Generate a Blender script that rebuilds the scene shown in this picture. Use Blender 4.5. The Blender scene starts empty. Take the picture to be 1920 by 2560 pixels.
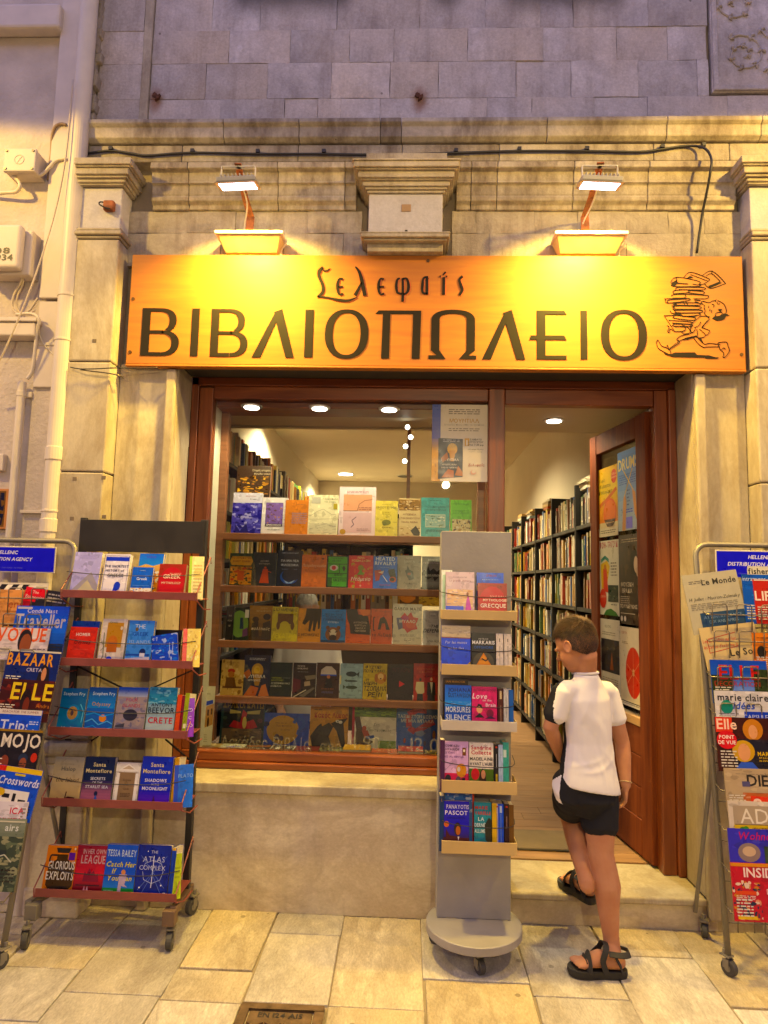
import bpy, bmesh, math, random
from mathutils import Vector, Matrix, Quaternion
from mathutils.geometry import tessellate_polygon
random.seed(7)
SC = bpy.context.scene
COL = SC.collection

# ------------------------------------------------------------------ camera
CAM_D, CAM_H, FOC = 3.3798, 1.62, 1650.0
RIGHT = Vector((0.9990486, 0.0375070, 0.0222519))
DOWN = Vector((0.0182131, 0.1047773, -0.9943289))
FWD = Vector((-0.0396258, 0.9937882, 0.1039944))
EYE = Vector((0, -CAM_D, CAM_H))
cam = bpy.data.cameras.new('camera')
cam.sensor_fit = 'VERTICAL'; cam.sensor_height = 36.0; cam.sensor_width = 27.0
cam.lens = FOC / 2560 * 36.0
cam.clip_start = 0.05; cam.clip_end = 200
camo = bpy.data.objects.new('camera', cam); COL.objects.link(camo)
camo.matrix_world = Matrix(((RIGHT.x, -DOWN.x, -FWD.x, EYE.x), (RIGHT.y, -DOWN.y, -FWD.y, EYE.y),
                            (RIGHT.z, -DOWN.z, -FWD.z, EYE.z), (0, 0, 0, 1)))
SC.camera = camo

# ------------------------------------------------------------------ dusk sky, exposure
world = bpy.data.worlds.new('World'); SC.world = world; world.use_nodes = True
nt = world.node_tree
bg = nt.nodes['Background']
sky = nt.nodes.new('ShaderNodeTexSky'); sky.sky_type = 'NISHITA'; sky.sun_disc = False
sky.sun_elevation = math.radians(-1.5); sky.sun_rotation = math.radians(200)
tint = nt.nodes.new('ShaderNodeMix'); tint.data_type = 'RGBA'; tint.blend_type = 'MULTIPLY'
tint.inputs[0].default_value = 1.0
tint.inputs[7].default_value = (0.70, 0.58, 1.0, 1)      # late violet dusk
nt.links.new(sky.outputs[0], tint.inputs[6]); nt.links.new(tint.outputs[2], bg.inputs[0])
bg.inputs[1].default_value = 5.4
SC.view_settings.view_transform = 'Standard'; SC.view_settings.look = 'None'
SC.view_settings.exposure = 0.27; SC.view_settings.gamma = 1.0
SC.view_settings.use_curve_mapping = False
cy = SC.cycles
cy.max_bounces = 7; cy.diffuse_bounces = 3; cy.glossy_bounces = 3; cy.transmission_bounces = 4
cy.transparent_max_bounces = 12; cy.caustics_reflective = False; cy.caustics_refractive = False
cy.use_denoising = True; cy.sample_clamp_indirect = 6.0
try: cy.denoiser = 'OPENIMAGEDENOISE'
except Exception: pass

def lamp(name, kind, loc, energy, color, target=None, **kw):
    d = bpy.data.lights.new(name, kind); d.energy = energy; d.color = color
    for k, v in kw.items(): setattr(d, k, v)
    o = bpy.data.objects.new(name, d); COL.objects.link(o); o.location = loc
    if target is not None:
        o.rotation_euler = (Vector(target) - Vector(loc)).to_track_quat('-Z', 'Y').to_euler()
    return o
# shaded street lanterns of the lane: their caps cut the light off above the cornice, as on the plaster wall of the photograph
for nm, loc, e, lc in (('street_lantern_light', (-3.1, -1.5, 4.36), 215, (1.0, 0.64, 0.12)), ('street_lantern_light', (2.4, -1.6, 4.38), 300, (1.0, 0.64, 0.12))):
    lamp(nm, 'SPOT', loc, e, lc, (loc[0], loc[1] + 0.001, 0), spot_size=math.radians(165), spot_blend=0.06, shadow_soft_size=0.06)

# warm fill added across the lane to brighten fronts and undersides; no lamp seen
lamp('front_fill_light', 'POINT', (0.5, -5.4, 3.0), 215, (1.0, 0.78, 0.43), shadow_soft_size=0.05)

# ------------------------------------------------------------------ projection helpers (photo pixel -> point at a real depth)
def ray(px, py):
    return RIGHT * ((px - 960) / FOC) + DOWN * ((py - 1280) / FOC) + FWD
def at(px, py, Y):
    d = ray(px, py); t = (Y + CAM_D) / d.y
    p = EYE + d * t
    return p.x, p.z
def at3(px, py, Y):
    x, z = at(px, py, Y); return Vector((x, Y, z))
def row_of(x0, Y, z):
    """pixel row at which column x0 meets height z on depth plane Y"""
    py = 1500.0
    for _ in range(4):
        za = at(x0, py, Y)[1]; zb = at(x0, py + 10, Y)[1]; py += (z - za) / (zb - za) * 10
    return py
def gr(px, py, z=0.0):
    d = ray(px, py); p = EYE + d * ((z - CAM_H) / d.z)
    return p

# ------------------------------------------------------------------ colour + materials
def lin(c):
    return c / 12.92 if c <= 0.04045 else ((c + 0.055) / 1.055) ** 2.4
_hexc = {}
def hexc(h):
    if h not in _hexc:
        s = h.lstrip('#')
        if len(s) == 3: s = ''.join(ch * 2 for ch in s)
        _hexc[h] = tuple(lin(int(s[i:i + 2], 16) / 255) for i in (0, 2, 4))
    return _hexc[h]

MATS = {}
def new_mat(name):
    m = bpy.data.materials.new(name); m.use_nodes = True
    n = m.node_tree.nodes; l = m.node_tree.links
    return m, n, l, n['Principled BSDF']
def spec(b, v):
    k = 'Specular IOR Level' if 'Specular IOR Level' in b.inputs else 'Specular'
    b.inputs[k].default_value = v
def plain(name, col, rough=0.5, metal=0.0, var=0.12, scale=9.0, bump=0.0, sp=0.5, bscale=60):
    """one material of one colour, broken up by noise in tone and gloss"""
    if name in MATS: return MATS[name]
    m, n, l, b = new_mat(name)
    tc = n.new('ShaderNodeTexCoord'); nz = n.new('ShaderNodeTexNoise')
    nz.inputs['Scale'].default_value = scale; nz.inputs['Detail'].default_value = 5
    l.new(tc.outputs['Object'], nz.inputs['Vector'])
    r = n.new('ShaderNodeValToRGB')
    r.color_ramp.elements[0].position = 0.3; r.color_ramp.elements[1].position = 0.7
    r.color_ramp.elements[0].color = tuple(c * (1 - var) for c in col) + (1,)
    r.color_ramp.elements[1].color = tuple(min(1, c * (1 + var)) for c in col) + (1,)
    l.new(nz.outputs['Fac'], r.inputs[0]); l.new(r.outputs[0], b.inputs['Base Color'])
    mr = n.new('ShaderNodeMapRange'); mr.inputs[3].default_value = max(0, rough - 0.1); mr.inputs[4].default_value = min(1, rough + 0.12)
    l.new(nz.outputs['Fac'], mr.inputs[0]); l.new(mr.outputs[0], b.inputs['Roughness'])
    b.inputs['Metallic'].default_value = metal; spec(b, sp)
    if bump:
        n2 = n.new('ShaderNodeTexNoise'); n2.inputs['Scale'].default_value = bscale; n2.inputs['Detail'].default_value = 4
        l.new(tc.outputs['Object'], n2.inputs['Vector'])
        bp = n.new('ShaderNodeBump'); bp.inputs['Strength'].default_value = bump; bp.inputs['Distance'].default_value = 0.004
        l.new(n2.outputs['Fac'], bp.inputs['Height']); l.new(bp.outputs[0], b.inputs['Normal'])
    MATS[name] = m
    return m
RUSTP = ((-1.464, 4.29), (0.01, 4.285))
def stone(name, ca, cb, vein=(0.2, 0.17, 0.13), vs=2.2, vamt=0.35, rough=0.55, bump=0.25, tintvar=0.16, stretch=(1, 1, 1), rot=(0, 0, 0), stain=0.0, grain=0.10, soot=False, warm=None, satvar=0.0, streak=0.0):
    """weathered marble: cloudy tone, soft veins, pits, each piece its own tint"""
    m, n, l, b = new_mat(name)
    tc = n.new('ShaderNodeTexCoord'); oi = n.new('ShaderNodeObjectInfo')
    off = n.new('ShaderNodeVectorMath'); off.operation = 'SCALE'; off.inputs['Scale'].default_value = 31.0
    cv = n.new('ShaderNodeCombineXYZ'); l.new(oi.outputs['Random'], cv.inputs[0]); l.new(oi.outputs['Random'], cv.inputs[1])
    l.new(cv.outputs[0], off.inputs[0])
    mp = n.new('ShaderNodeMapping'); mp.inputs['Scale'].default_value = stretch; mp.inputs['Rotation'].default_value = rot
    ad = n.new('ShaderNodeVectorMath'); ad.operation = 'ADD'
    l.new(tc.outputs['Object'], mp.inputs[0]); l.new(mp.outputs[0], ad.inputs[0]); l.new(off.outputs[0], ad.inputs[1])
    nz = n.new('ShaderNodeTexNoise'); nz.inputs['Scale'].default_value = vs; nz.inputs['Detail'].default_value = 8; nz.inputs['Roughness'].default_value = 0.62
    nz.inputs['Distortion'].default_value = 0.6
    l.new(ad.outputs[0], nz.inputs['Vector'])
    r = n.new('ShaderNodeValToRGB'); r.color_ramp.elements[0].position = 0.32; r.color_ramp.elements[1].position = 0.68
    r.color_ramp.elements[0].color = ca + (1,); r.color_ramp.elements[1].color = cb + (1,)
    l.new(nz.outputs['Fac'], r.inputs[0])
    # veins
    wv = n.new('ShaderNodeTexNoise'); wv.inputs['Scale'].default_value = vs * 1.7; wv.inputs['Detail'].default_value = 9; wv.inputs['Roughness'].default_value = 0.68; wv.inputs['Distortion'].default_value = 0.5
    l.new(ad.outputs[0], wv.inputs['Vector'])
    vr = n.new('ShaderNodeValToRGB')
    e = vr.color_ramp.elements; e[0].position = 0.40; e[0].color = (0, 0, 0, 1); e[1].position = 0.5; e[1].color = (1, 1, 1, 1)
    e3 = e.new(0.60); e3.color = (0, 0, 0, 1)
    l.new(wv.outputs['Fac'], vr.inputs[0])
    mv = n.new('ShaderNodeMath'); mv.operation = 'MULTIPLY'; mv.inputs[1].default_value = vamt
    l.new(vr.outputs[0], mv.inputs[0])
    mx = n.new('ShaderNodeMix'); mx.data_type = 'RGBA'; mx.inputs[7].default_value = vein + (1,)
    l.new(mv.outputs[0], mx.inputs[0]); l.new(r.outputs[0], mx.inputs[6])
    if warm:
        wn = n.new('ShaderNodeTexNoise'); wn.inputs['Scale'].default_value = 1.3; wn.inputs['Detail'].default_value = 4; l.new(ad.outputs[0], wn.inputs['Vector'])
        wr_ = n.new('ShaderNodeValToRGB'); wr_.color_ramp.elements[0].position = .42; wr_.color_ramp.elements[1].position = .66; l.new(wn.outputs['Fac'], wr_.inputs[0])
        wm = n.new('ShaderNodeMix'); wm.data_type = 'RGBA'; wm.inputs[7].default_value = warm + (1,)
        wf = n.new('ShaderNodeMath'); wf.operation = 'MULTIPLY'; wf.inputs[1].default_value = .6; l.new(wr_.outputs[0], wf.inputs[0])
        l.new(wf.outputs[0], wm.inputs[0]); l.new(mx.outputs[2], wm.inputs[6]); mx = wm
    # per piece tint
    hs = n.new('ShaderNodeHueSaturation'); mr = n.new('ShaderNodeMapRange')
    mr.inputs[3].default_value = 1 - tintvar; mr.inputs[4].default_value = 1 + tintvar
    l.new(oi.outputs['Random'], mr.inputs[0]); l.new(mr.outputs[0], hs.inputs['Value']); l.new(mx.outputs[2], hs.inputs['Color'])
    last = hs.outputs[0]
    if satvar:
        w7 = n.new('ShaderNodeTexWhiteNoise'); w7.noise_dimensions = '1D'; l.new(oi.outputs['Random'], w7.inputs['W'])
        ms = n.new('ShaderNodeMapRange'); ms.inputs[3].default_value = 1 - satvar; ms.inputs[4].default_value = 1 + satvar * .3
        l.new(w7.outputs['Value'], ms.inputs[0]); l.new(ms.outputs[0], hs.inputs['Saturation'])
    if streak:
        g4 = n.new('ShaderNodeNewGeometry'); m4 = n.new('ShaderNodeMapping'); m4.inputs['Scale'].default_value = (7, 7, .7); l.new(g4.outputs['Position'], m4.inputs[0])
        n4 = n.new('ShaderNodeTexNoise'); n4.inputs['Scale'].default_value = 1.0; n4.inputs['Detail'].default_value = 7; n4.inputs['Roughness'].default_value = .65; l.new(m4.outputs[0], n4.inputs['Vector'])
        r4 = n.new('ShaderNodeValToRGB'); r4.color_ramp.elements[0].position = .50; r4.color_ramp.elements[1].position = .72; l.new(n4.outputs['Fac'], r4.inputs[0])
        f4 = n.new('ShaderNodeMath'); f4.operation = 'MULTIPLY'; f4.inputs[1].default_value = streak; l.new(r4.outputs[0], f4.inputs[0])
        x4 = n.new('ShaderNodeMix'); x4.data_type = 'RGBA'; x4.inputs[7].default_value = (.13, .085, .045, 1); l.new(f4.outputs[0], x4.inputs[0]); l.new(last, x4.inputs[6]); last = x4.outputs[2]
    if stain:
        sn = n.new('ShaderNodeTexNoise'); sn.inputs['Scale'].default_value = 1.0; sn.inputs['Detail'].default_value = 6; sn.inputs['Roughness'].default_value = 0.7
        sm = n.new('ShaderNodeMapping'); sm.inputs['Scale'].default_value = (3.2, 3.2, 1.1)
        l.new(tc.outputs['Object'], sm.inputs[0]); l.new(sm.outputs[0], sn.inputs['Vector'])
        sr = n.new('ShaderNodeValToRGB'); sr.color_ramp.elements[0].position = 0.49; sr.color_ramp.elements[1].position = 0.68
        l.new(sn.outputs['Fac'], sr.inputs[0])
        sf = n.new('ShaderNodeMath'); sf.operation = 'MULTIPLY'; sf.inputs[1].default_value = stain; l.new(sr.outputs[0], sf.inputs[0])
        sx = n.new('ShaderNodeMix'); sx.data_type = 'RGBA'; sx.inputs[7].default_value = (0.09, 0.055, 0.03, 1)
        l.new(sf.outputs[0], sx.inputs[0]); l.new(last, sx.inputs[6]); last = sx.outputs[2]
    gn = n.new('ShaderNodeTexNoise'); gn.inputs['Scale'].default_value = 70; gn.inputs['Detail'].default_value = 5; gn.inputs['Roughness'].default_value = 0.75
    l.new(ad.outputs[0], gn.inputs['Vector'])
    gm = n.new('ShaderNodeMapRange'); gm.inputs[1].default_value = 0.3; gm.inputs[2].default_value = 0.7; gm.inputs[3].default_value = 1 - grain; gm.inputs[4].default_value = 1 + grain
    l.new(gn.outputs['Fac'], gm.inputs[0])
    gh = n.new('ShaderNodeHueSaturation'); l.new(gm.outputs[0], gh.inputs['Value']); l.new(last, gh.inputs['Color']); last = gh.outputs[0]
    if soot:
        ge = n.new('ShaderNodeNewGeometry'); sx_ = n.new('ShaderNodeSeparateXYZ'); l.new(ge.outputs['Position'], sx_.inputs[0])
        fz = n.new('ShaderNodeMapRange'); fz.interpolation_type = 'SMOOTHSTEP'; fz.inputs[1].default_value = 4.72; fz.inputs[2].default_value = 4.90; l.new(sx_.outputs[2], fz.inputs[0])
        tot = None
        for cxs, wd in ((-0.72, .30), (0.80, .30), (0.15, .05)):
            su = n.new('ShaderNodeMath'); su.operation = 'SUBTRACT'; su.inputs[1].default_value = cxs; l.new(sx_.outputs[0], su.inputs[0])
            ab = n.new('ShaderNodeMath'); ab.operation = 'ABSOLUTE'; l.new(su.outputs[0], ab.inputs[0])
            fx = n.new('ShaderNodeMapRange'); fx.interpolation_type = 'SMOOTHSTEP'; fx.inputs[1].default_value = wd + .1; fx.inputs[2].default_value = wd - .04; l.new(ab.outputs[0], fx.inputs[0])
            if tot is None: tot = fx.outputs[0]
            else:
                mxx = n.new('ShaderNodeMath'); mxx.operation = 'MAXIMUM'; l.new(tot, mxx.inputs[0]); l.new(fx.outputs[0], mxx.inputs[1]); tot = mxx.outputs[0]
        mu = n.new('ShaderNodeMath'); mu.operation = 'MULTIPLY'; l.new(fz.outputs[0], mu.inputs[0]); l.new(tot, mu.inputs[1])
        m3 = n.new('ShaderNodeMath'); m3.operation = 'MULTIPLY'; m3.inputs[1].default_value = .75; l.new(mu.outputs[0], m3.inputs[0])
        for px_, pz_ in RUSTP:
            cb_ = n.new('ShaderNodeVectorMath'); cb_.operation = 'SUBTRACT'; cb_.inputs[1].default_value = (px_, 0, pz_ - .03); l.new(ge.outputs['Position'], cb_.inputs[0])
            sc_ = n.new('ShaderNodeVectorMath'); sc_.operation = 'MULTIPLY'; sc_.inputs[1].default_value = (1, 0, .55); l.new(cb_.outputs[0], sc_.inputs[0])
            ln_ = n.new('ShaderNodeVectorMath'); ln_.operation = 'LENGTH'; l.new(sc_.outputs[0], ln_.inputs[0])
            wb = n.new('ShaderNodeMath'); wb.operation = 'MULTIPLY_ADD'; wb.inputs[1].default_value = .05; l.new(nz.outputs['Fac'], wb.inputs[0]); l.new(ln_.outputs['Value'], wb.inputs[2])
            fr_ = n.new('ShaderNodeMapRange'); fr_.interpolation_type = 'SMOOTHSTEP'; fr_.inputs[1].default_value = .085; fr_.inputs[2].default_value = .035; fr_.inputs[4].default_value = .75; l.new(wb.outputs[0], fr_.inputs[0])
            xr_ = n.new('ShaderNodeMix'); xr_.data_type = 'RGBA'; xr_.inputs[7].default_value = (.22, .085, .025, 1); l.new(fr_.outputs[0], xr_.inputs[0]); l.new(last, xr_.inputs[6]); last = xr_.outputs[2]
        so = n.new('ShaderNodeMix'); so.data_type = 'RGBA'; so.inputs[7].default_value = (0.03, 0.024, 0.012, 1); l.new(m3.outputs[0], so.inputs[0]); l.new(last, so.inputs[6]); last = so.outputs[2]
    l.new(last, b.inputs['Base Color'])
    rr = n.new('ShaderNodeMapRange'); rr.inputs[3].default_value = rough - 0.12; rr.inputs[4].default_value = rough + 0.15
    l.new(nz.outputs['Fac'], rr.inputs[0]); l.new(rr.outputs[0], b.inputs['Roughness']); spec(b, 0.4)
    fn = n.new('ShaderNodeTexNoise'); fn.inputs['Scale'].default_value = 45; fn.inputs['Detail'].default_value = 6; fn.inputs['Roughness'].default_value = 0.7
    l.new(ad.outputs[0], fn.inputs['Vector'])
    sm2 = n.new('ShaderNodeMath'); sm2.operation = 'ADD'; l.new(fn.outputs['Fac'], sm2.inputs[0]); l.new(nz.outputs['Fac'], sm2.inputs[1])
    bp = n.new('ShaderNodeBump'); bp.inputs['Strength'].default_value = bump; bp.inputs['Distance'].default_value = 0.01
    l.new(sm2.outputs[0], bp.inputs['Height']); l.new(bp.outputs[0], b.inputs['Normal'])
    MATS[name] = m
    return m
def wood(name, ca, cb, scale=(14, 14, 1.2), rough=0.35, coat=0.1, horiz=False):
    m, n, l, b = new_mat(name)
    tc = n.new('ShaderNodeTexCoord'); mp = n.new('ShaderNodeMapping')
    mp.inputs['Scale'].default_value = (1.2, 14, 14) if horiz else scale
    l.new(tc.outputs['Object'], mp.inputs[0])
    nz = n.new('ShaderNodeTexNoise'); nz.inputs['Scale'].default_value = 2.2; nz.inputs['Detail'].default_value = 7; nz.inputs['Distortion'].default_value = 0.8
    l.new(mp.outputs[0], nz.inputs['Vector'])
    r = n.new('ShaderNodeValToRGB'); r.color_ramp.elements[0].position = 0.3; r.color_ramp.elements[1].position = 0.7
    r.color_ramp.elements[0].color = ca + (1,); r.color_ramp.elements[1].color = cb + (1,)
    l.new(nz.outputs['Fac'], r.inputs[0]); l.new(r.outputs[0], b.inputs['Base Color'])
    mr = n.new('ShaderNodeMapRange'); mr.inputs[3].default_value = rough - 0.08; mr.inputs[4].default_value = rough + 0.15
    l.new(nz.outputs['Fac'], mr.inputs[0]); l.new(mr.outputs[0], b.inputs['Roughness'])
    b.inputs['Coat Weight'].default_value = coat; b.inputs['Coat Roughness'].default_value = 0.25
    bp = n.new('ShaderNodeBump'); bp.inputs['Strength'].default_value = 0.12; bp.inputs['Distance'].default_value = 0.002
    l.new(nz.outputs['Fac'], bp.inputs['Height']); l.new(bp.outputs[0], b.inputs['Normal'])
    MATS[name] = m
    return m
def emit(name, col, strength):
    m, n, l, b = new_mat(name)
    b.inputs['Base Color'].default_value = (0.8, 0.8, 0.8, 1)
    b.inputs['Emission Color'].default_value = col + (1,); b.inputs['Emission Strength'].default_value = strength
    MATS[name] = m
    return m
def ink(name, rough=0.38, coat=0.0):
    m, n, l, b = new_mat(name)
    a = n.new('ShaderNodeAttribute'); a.attribute_name = 'ink'
    tc = n.new('ShaderNodeTexCoord'); nz = n.new('ShaderNodeTexNoise'); nz.inputs['Scale'].default_value = 25; nz.inputs['Detail'].default_value = 4
    l.new(tc.outputs['Object'], nz.inputs['Vector'])
    mr = n.new('ShaderNodeMapRange'); mr.inputs[3].default_value = 0.76; mr.inputs[4].default_value = 0.96
    l.new(nz.outputs['Fac'], mr.inputs[0])
    hs = n.new('ShaderNodeHueSaturation'); hs.inputs['Saturation'].default_value = 1.28; l.new(a.outputs['Color'], hs.inputs['Color']); l.new(mr.outputs[0], hs.inputs['Value'])
    l.new(hs.outputs[0], b.inputs['Base Color'])
    r2 = n.new('ShaderNodeMapRange'); r2.inputs[3].default_value = rough - 0.1; r2.inputs[4].default_value = rough + 0.12
    l.new(nz.outputs['Fac'], r2.inputs[0]); l.new(r2.outputs[0], b.inputs['Roughness'])
    MATS[name] = m
    return m
INK = ink('printed_card', 0.3)
PAPER = ink('newsprint', 0.7)

# ------------------------------------------------------------------ mesh builder
class MB:
    def __init__(s): s.v = []; s.f = []; s.c = []; s.col = None
    def face(s, idx):
        s.f.append(tuple(idx)); s.c.append(s.col)
    def add(s, vs, fs):
        o = len(s.v); s.v.extend(Vector(p) for p in vs)
        for f in fs: s.face([o + i for i in f])
    def box(s, x0, y0, z0, x1, y1, z1):
        s.add([(x0, y0, z0), (x1, y0, z0), (x1, y1, z0), (x0, y1, z0), (x0, y0, z1), (x1, y0, z1), (x1, y1, z1), (x0, y1, z1)],
              [(0, 3, 2, 1), (4, 5, 6, 7), (0, 1, 5, 4), (1, 2, 6, 5), (2, 3, 7, 6), (3, 0, 4, 7)])
        return s
    def obox(s, c, u, v, w):
        """box with centre c and half axes u, v, w"""
        c, u, v, w = map(Vector, (c, u, v, w)); P = []
        for k in (-1, 1):
            for a, b in ((-1, -1), (1, -1), (1, 1), (-1, 1)): P.append(c + u * a + v * b + w * k)
        s.add(P, [(0, 3, 2, 1), (4, 5, 6, 7), (0, 1, 5, 4), (1, 2, 6, 5), (2, 3, 7, 6), (3, 0, 4, 7)]); return s
    def bar(s, a, b, w, h=None):
        """square bar from a to b"""
        a, b = Vector(a), Vector(b); d = b - a; L = d.length; d.normalize(); h = h or w
        up = Vector((0, 0, 1)) if abs(d.z) < 0.9 else Vector((0, 1, 0))
        r = d.cross(up).normalized(); u = r.cross(d)
        return s.obox((a + b) / 2, r * (w / 2), u * (h / 2), d * (L / 2))
    def tube(s, pts, r, n=6, caps=True):
        pts = [Vector(p) for p in pts]; o = len(s.v); N = len(pts)
        rs = r if isinstance(r, (list, tuple)) else [r] * N
        prev = None
        for i, p in enumerate(pts):
            d = (pts[min(i + 1, N - 1)] - pts[max(i - 1, 0)]).normalized()
            if prev is None:
                a = Vector((0, 0, 1)) if abs(d.z) < 0.9 else Vector((1, 0, 0)); u = d.cross(a).normalized()
            else:
                u = (prev - d * prev.dot(d)).normalized()
            prev = u; w = d.cross(u)
            for k in range(n):
                t = 2 * math.pi * k / n
                s.v.append(p + (u * math.cos(t) + w * math.sin(t)) * rs[i])
        for i in range(N - 1):
            for k in range(n):
                s.face((o + i * n + k, o + i * n + (k + 1) % n, o + (i + 1) * n + (k + 1) % n, o + (i + 1) * n + k))
        if caps:
            s.face([o + k for k in range(n)][::-1]); s.face([o + (N - 1) * n + k for k in range(n)])
        return s
    def cyl(s, c, axis, r, h, n=20, r2=None):
        c, a = Vector(c), Vector(axis).normalized()
        return s.tube([c - a * h / 2, c + a * h / 2], [r, r if r2 is None else r2], n)
    def lathe(s, c, prof, n=32):
        """prof: (radius, z) from bottom to top round the vertical through c"""
        o = len(s.v); c = Vector(c)
        for r, z in prof:
            for k in range(n):
                t = 2 * math.pi * k / n; s.v.append(c + Vector((r * math.cos(t), r * math.sin(t), z)))
        for i in range(len(prof) - 1):
            for k in range(n):
                s.face((o + i * n + k, o + i * n + (k + 1) % n, o + (i + 1) * n + (k + 1) % n, o + (i + 1) * n + k))
        s.face([o + k for k in range(n)][::-1]); s.face([o + (len(prof) - 1) * n + k for k in range(n)]); return s
    def prism(s, poly, y0, y1):
        """poly in (x, z); front at y0 (towards the camera), back at y1"""
        n = len(poly); o = len(s.v)
        for y in (y0, y1):
            for x, z in poly: s.v.append(Vector((x, y, z)))
        tris = tessellate_polygon([[Vector((x, z, 0)) for x, z in poly]])
        for t in tris:
            a, b, c = (poly[i] for i in t)
            ccw = (b[0] - a[0]) * (c[1] - a[1]) - (b[1] - a[1]) * (c[0] - a[0]) > 0
            t = tuple(t) if ccw else tuple(t)[::-1]
            s.face([o + i for i in t]); s.face([o + n + i for i in t[::-1]])
        area = sum(poly[i][0] * poly[(i + 1) % n][1] - poly[(i + 1) % n][0] * poly[i][1] for i in range(n))
        for i in range(n):
            j = (i + 1) % n
            q = (o + i, o + n + i, o + n + j, o + j)
            s.face(q if area > 0 else q[::-1])
        return s
    def sweep_x(s, prof, x0, x1, miter0=False, miter1=False, ybase=0.0):
        """profile (y, z) swept along x; miter shrinks/extends the end by the projection"""
        n = len(prof); o = len(s.v)
        for k, x in enumerate((x0, x1)):
            for y, z in prof:
                xx = x
                if k == 0 and miter0: xx = x - (ybase - y)
                if k == 1 and miter1: xx = x + (ybase - y)
                s.v.append(Vector((xx, y, z)))
        for i in range(n):
            j = (i + 1) % n; s.face((o + i, o + j, o + n + j, o + n + i))
        s.face([o + i for i in range(n)][::-1]); s.face([o + n + i for i in range(n)])
        return s
    def build(s, name, mat=None, parent=None, smooth=False, bevel=0.0, seg=2, origin=None):
        me = bpy.data.meshes.new(name)
        org = Vector(origin) if origin is not None else None
        vs = [v - org for v in s.v] if org is not None else s.v
        me.from_pydata([tuple(v) for v in vs], [], s.f)
        if any(c is not None for c in s.c):
            at_ = me.color_attributes.new('ink', 'FLOAT_COLOR', 'CORNER'); buf = []
            for f, c in zip(s.f, s.c): buf.extend((tuple(c or (0.8, 0.8, 0.8)) + (1.0,)) * len(f))
            at_.data.foreach_set('color', buf)
        if mat is not None: me.materials.append(mat)
        if smooth: me.polygons.foreach_set('use_smooth', [True] * len(me.polygons))
        o = bpy.data.objects.new(name, me); COL.objects.link(o)
        if org is not None: o.location = org
        if bevel:
            bm = bmesh.new(); bm.from_mesh(me); bmesh.ops.remove_doubles(bm, verts=bm.verts, dist=1e-5)
            bmesh.ops.recalc_face_normals(bm, faces=bm.faces); bm.to_mesh(me); bm.free()
            md = o.modifiers.new('bevel', 'BEVEL'); md.width = bevel; md.segments = seg; md.limit_method = 'ANGLE'; md.harden_normals = False
        if parent is not None: adopt(o, parent)
        return o
def adopt(o, parent):
    o.parent = parent
    m = Matrix.Identity(4); p = parent
    M = parent.matrix_basis.copy()
    while p.parent is not None:
        M = p.parent.matrix_basis @ p.matrix_parent_inverse @ M; p = p.parent
    o.matrix_parent_inverse = M.inverted()
def tag(o, label=None, cat=None, group=None, kind=None):
    if label: o['label'] = label
    if cat: o['category'] = cat
    if group: o['group'] = group
    if kind: o['kind'] = kind
    return o
def thing(name, label, cat, loc=(0, 0, 0), group=None):
    o = bpy.data.objects.new(name, None); COL.objects.link(o); o.location = loc
    o.empty_display_size = 0.1
    return tag(o, label, cat, group)
def smooth_path(pts, k=4):
    """Catmull-Rom through the points"""
    P = [Vector(p) for p in pts]; out = []
    for i in range(len(P) - 1):
        a, b, c, d = P[max(i - 1, 0)], P[i], P[i + 1], P[min(i + 2, len(P) - 1)]
        for j in range(k):
            t = j / k
            out.append(0.5 * ((2 * b) + (c - a) * t + (2 * a - 5 * b + 4 * c - d) * t * t + (3 * b - a - 3 * c + d) * t ** 3))
    out.append(P[-1]); return out

# ------------------------------------------------------------------ lettering: glyph outlines of the built-in font
_gl = {}
def glyph(ch, bold=0.0):
    k = (ch, bold)
    if k in _gl: return _gl[k]
    if ch == ' ':
        _gl[k] = ([], [], 0.30); return _gl[k]
    c = bpy.data.curves.new('glyph', 'FONT'); c.body = ch; c.resolution_u = 2; c.offset = bold
    o = bpy.data.objects.new('glyph', c); COL.objects.link(o)
    dg = bpy.context.evaluated_depsgraph_get()
    me = bpy.data.meshes.new_from_object(o.evaluated_get(dg))
    vs = [(v.co.x, v.co.y) for v in me.vertices]; fs = [tuple(p.vertices) for p in me.polygons]
    bpy.data.objects.remove(o); bpy.data.curves.remove(c); bpy.data.meshes.remove(me)
    x0 = min(v[0] for v in vs); x1 = max(v[0] for v in vs)
    _gl[k] = ([(x - x0, y) for x, y in vs], fs, x1 - x0 + 0.09)
    return _gl[k]
def text_shape(txt, bold=0.0, italic=0.0):
    """-> verts (x, y), faces, width; cap height about 0.73"""
    V, F, x = [], [], 0.0
    for ch in txt:
        vs, fs, w = glyph(ch, bold); o = len(V)
        V += [(a + x + italic * b, b) for a, b in vs]; F += [tuple(i + o for i in f) for f in fs]; x += w
    return V, F, max(x - 0.09, 0.01)

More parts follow.
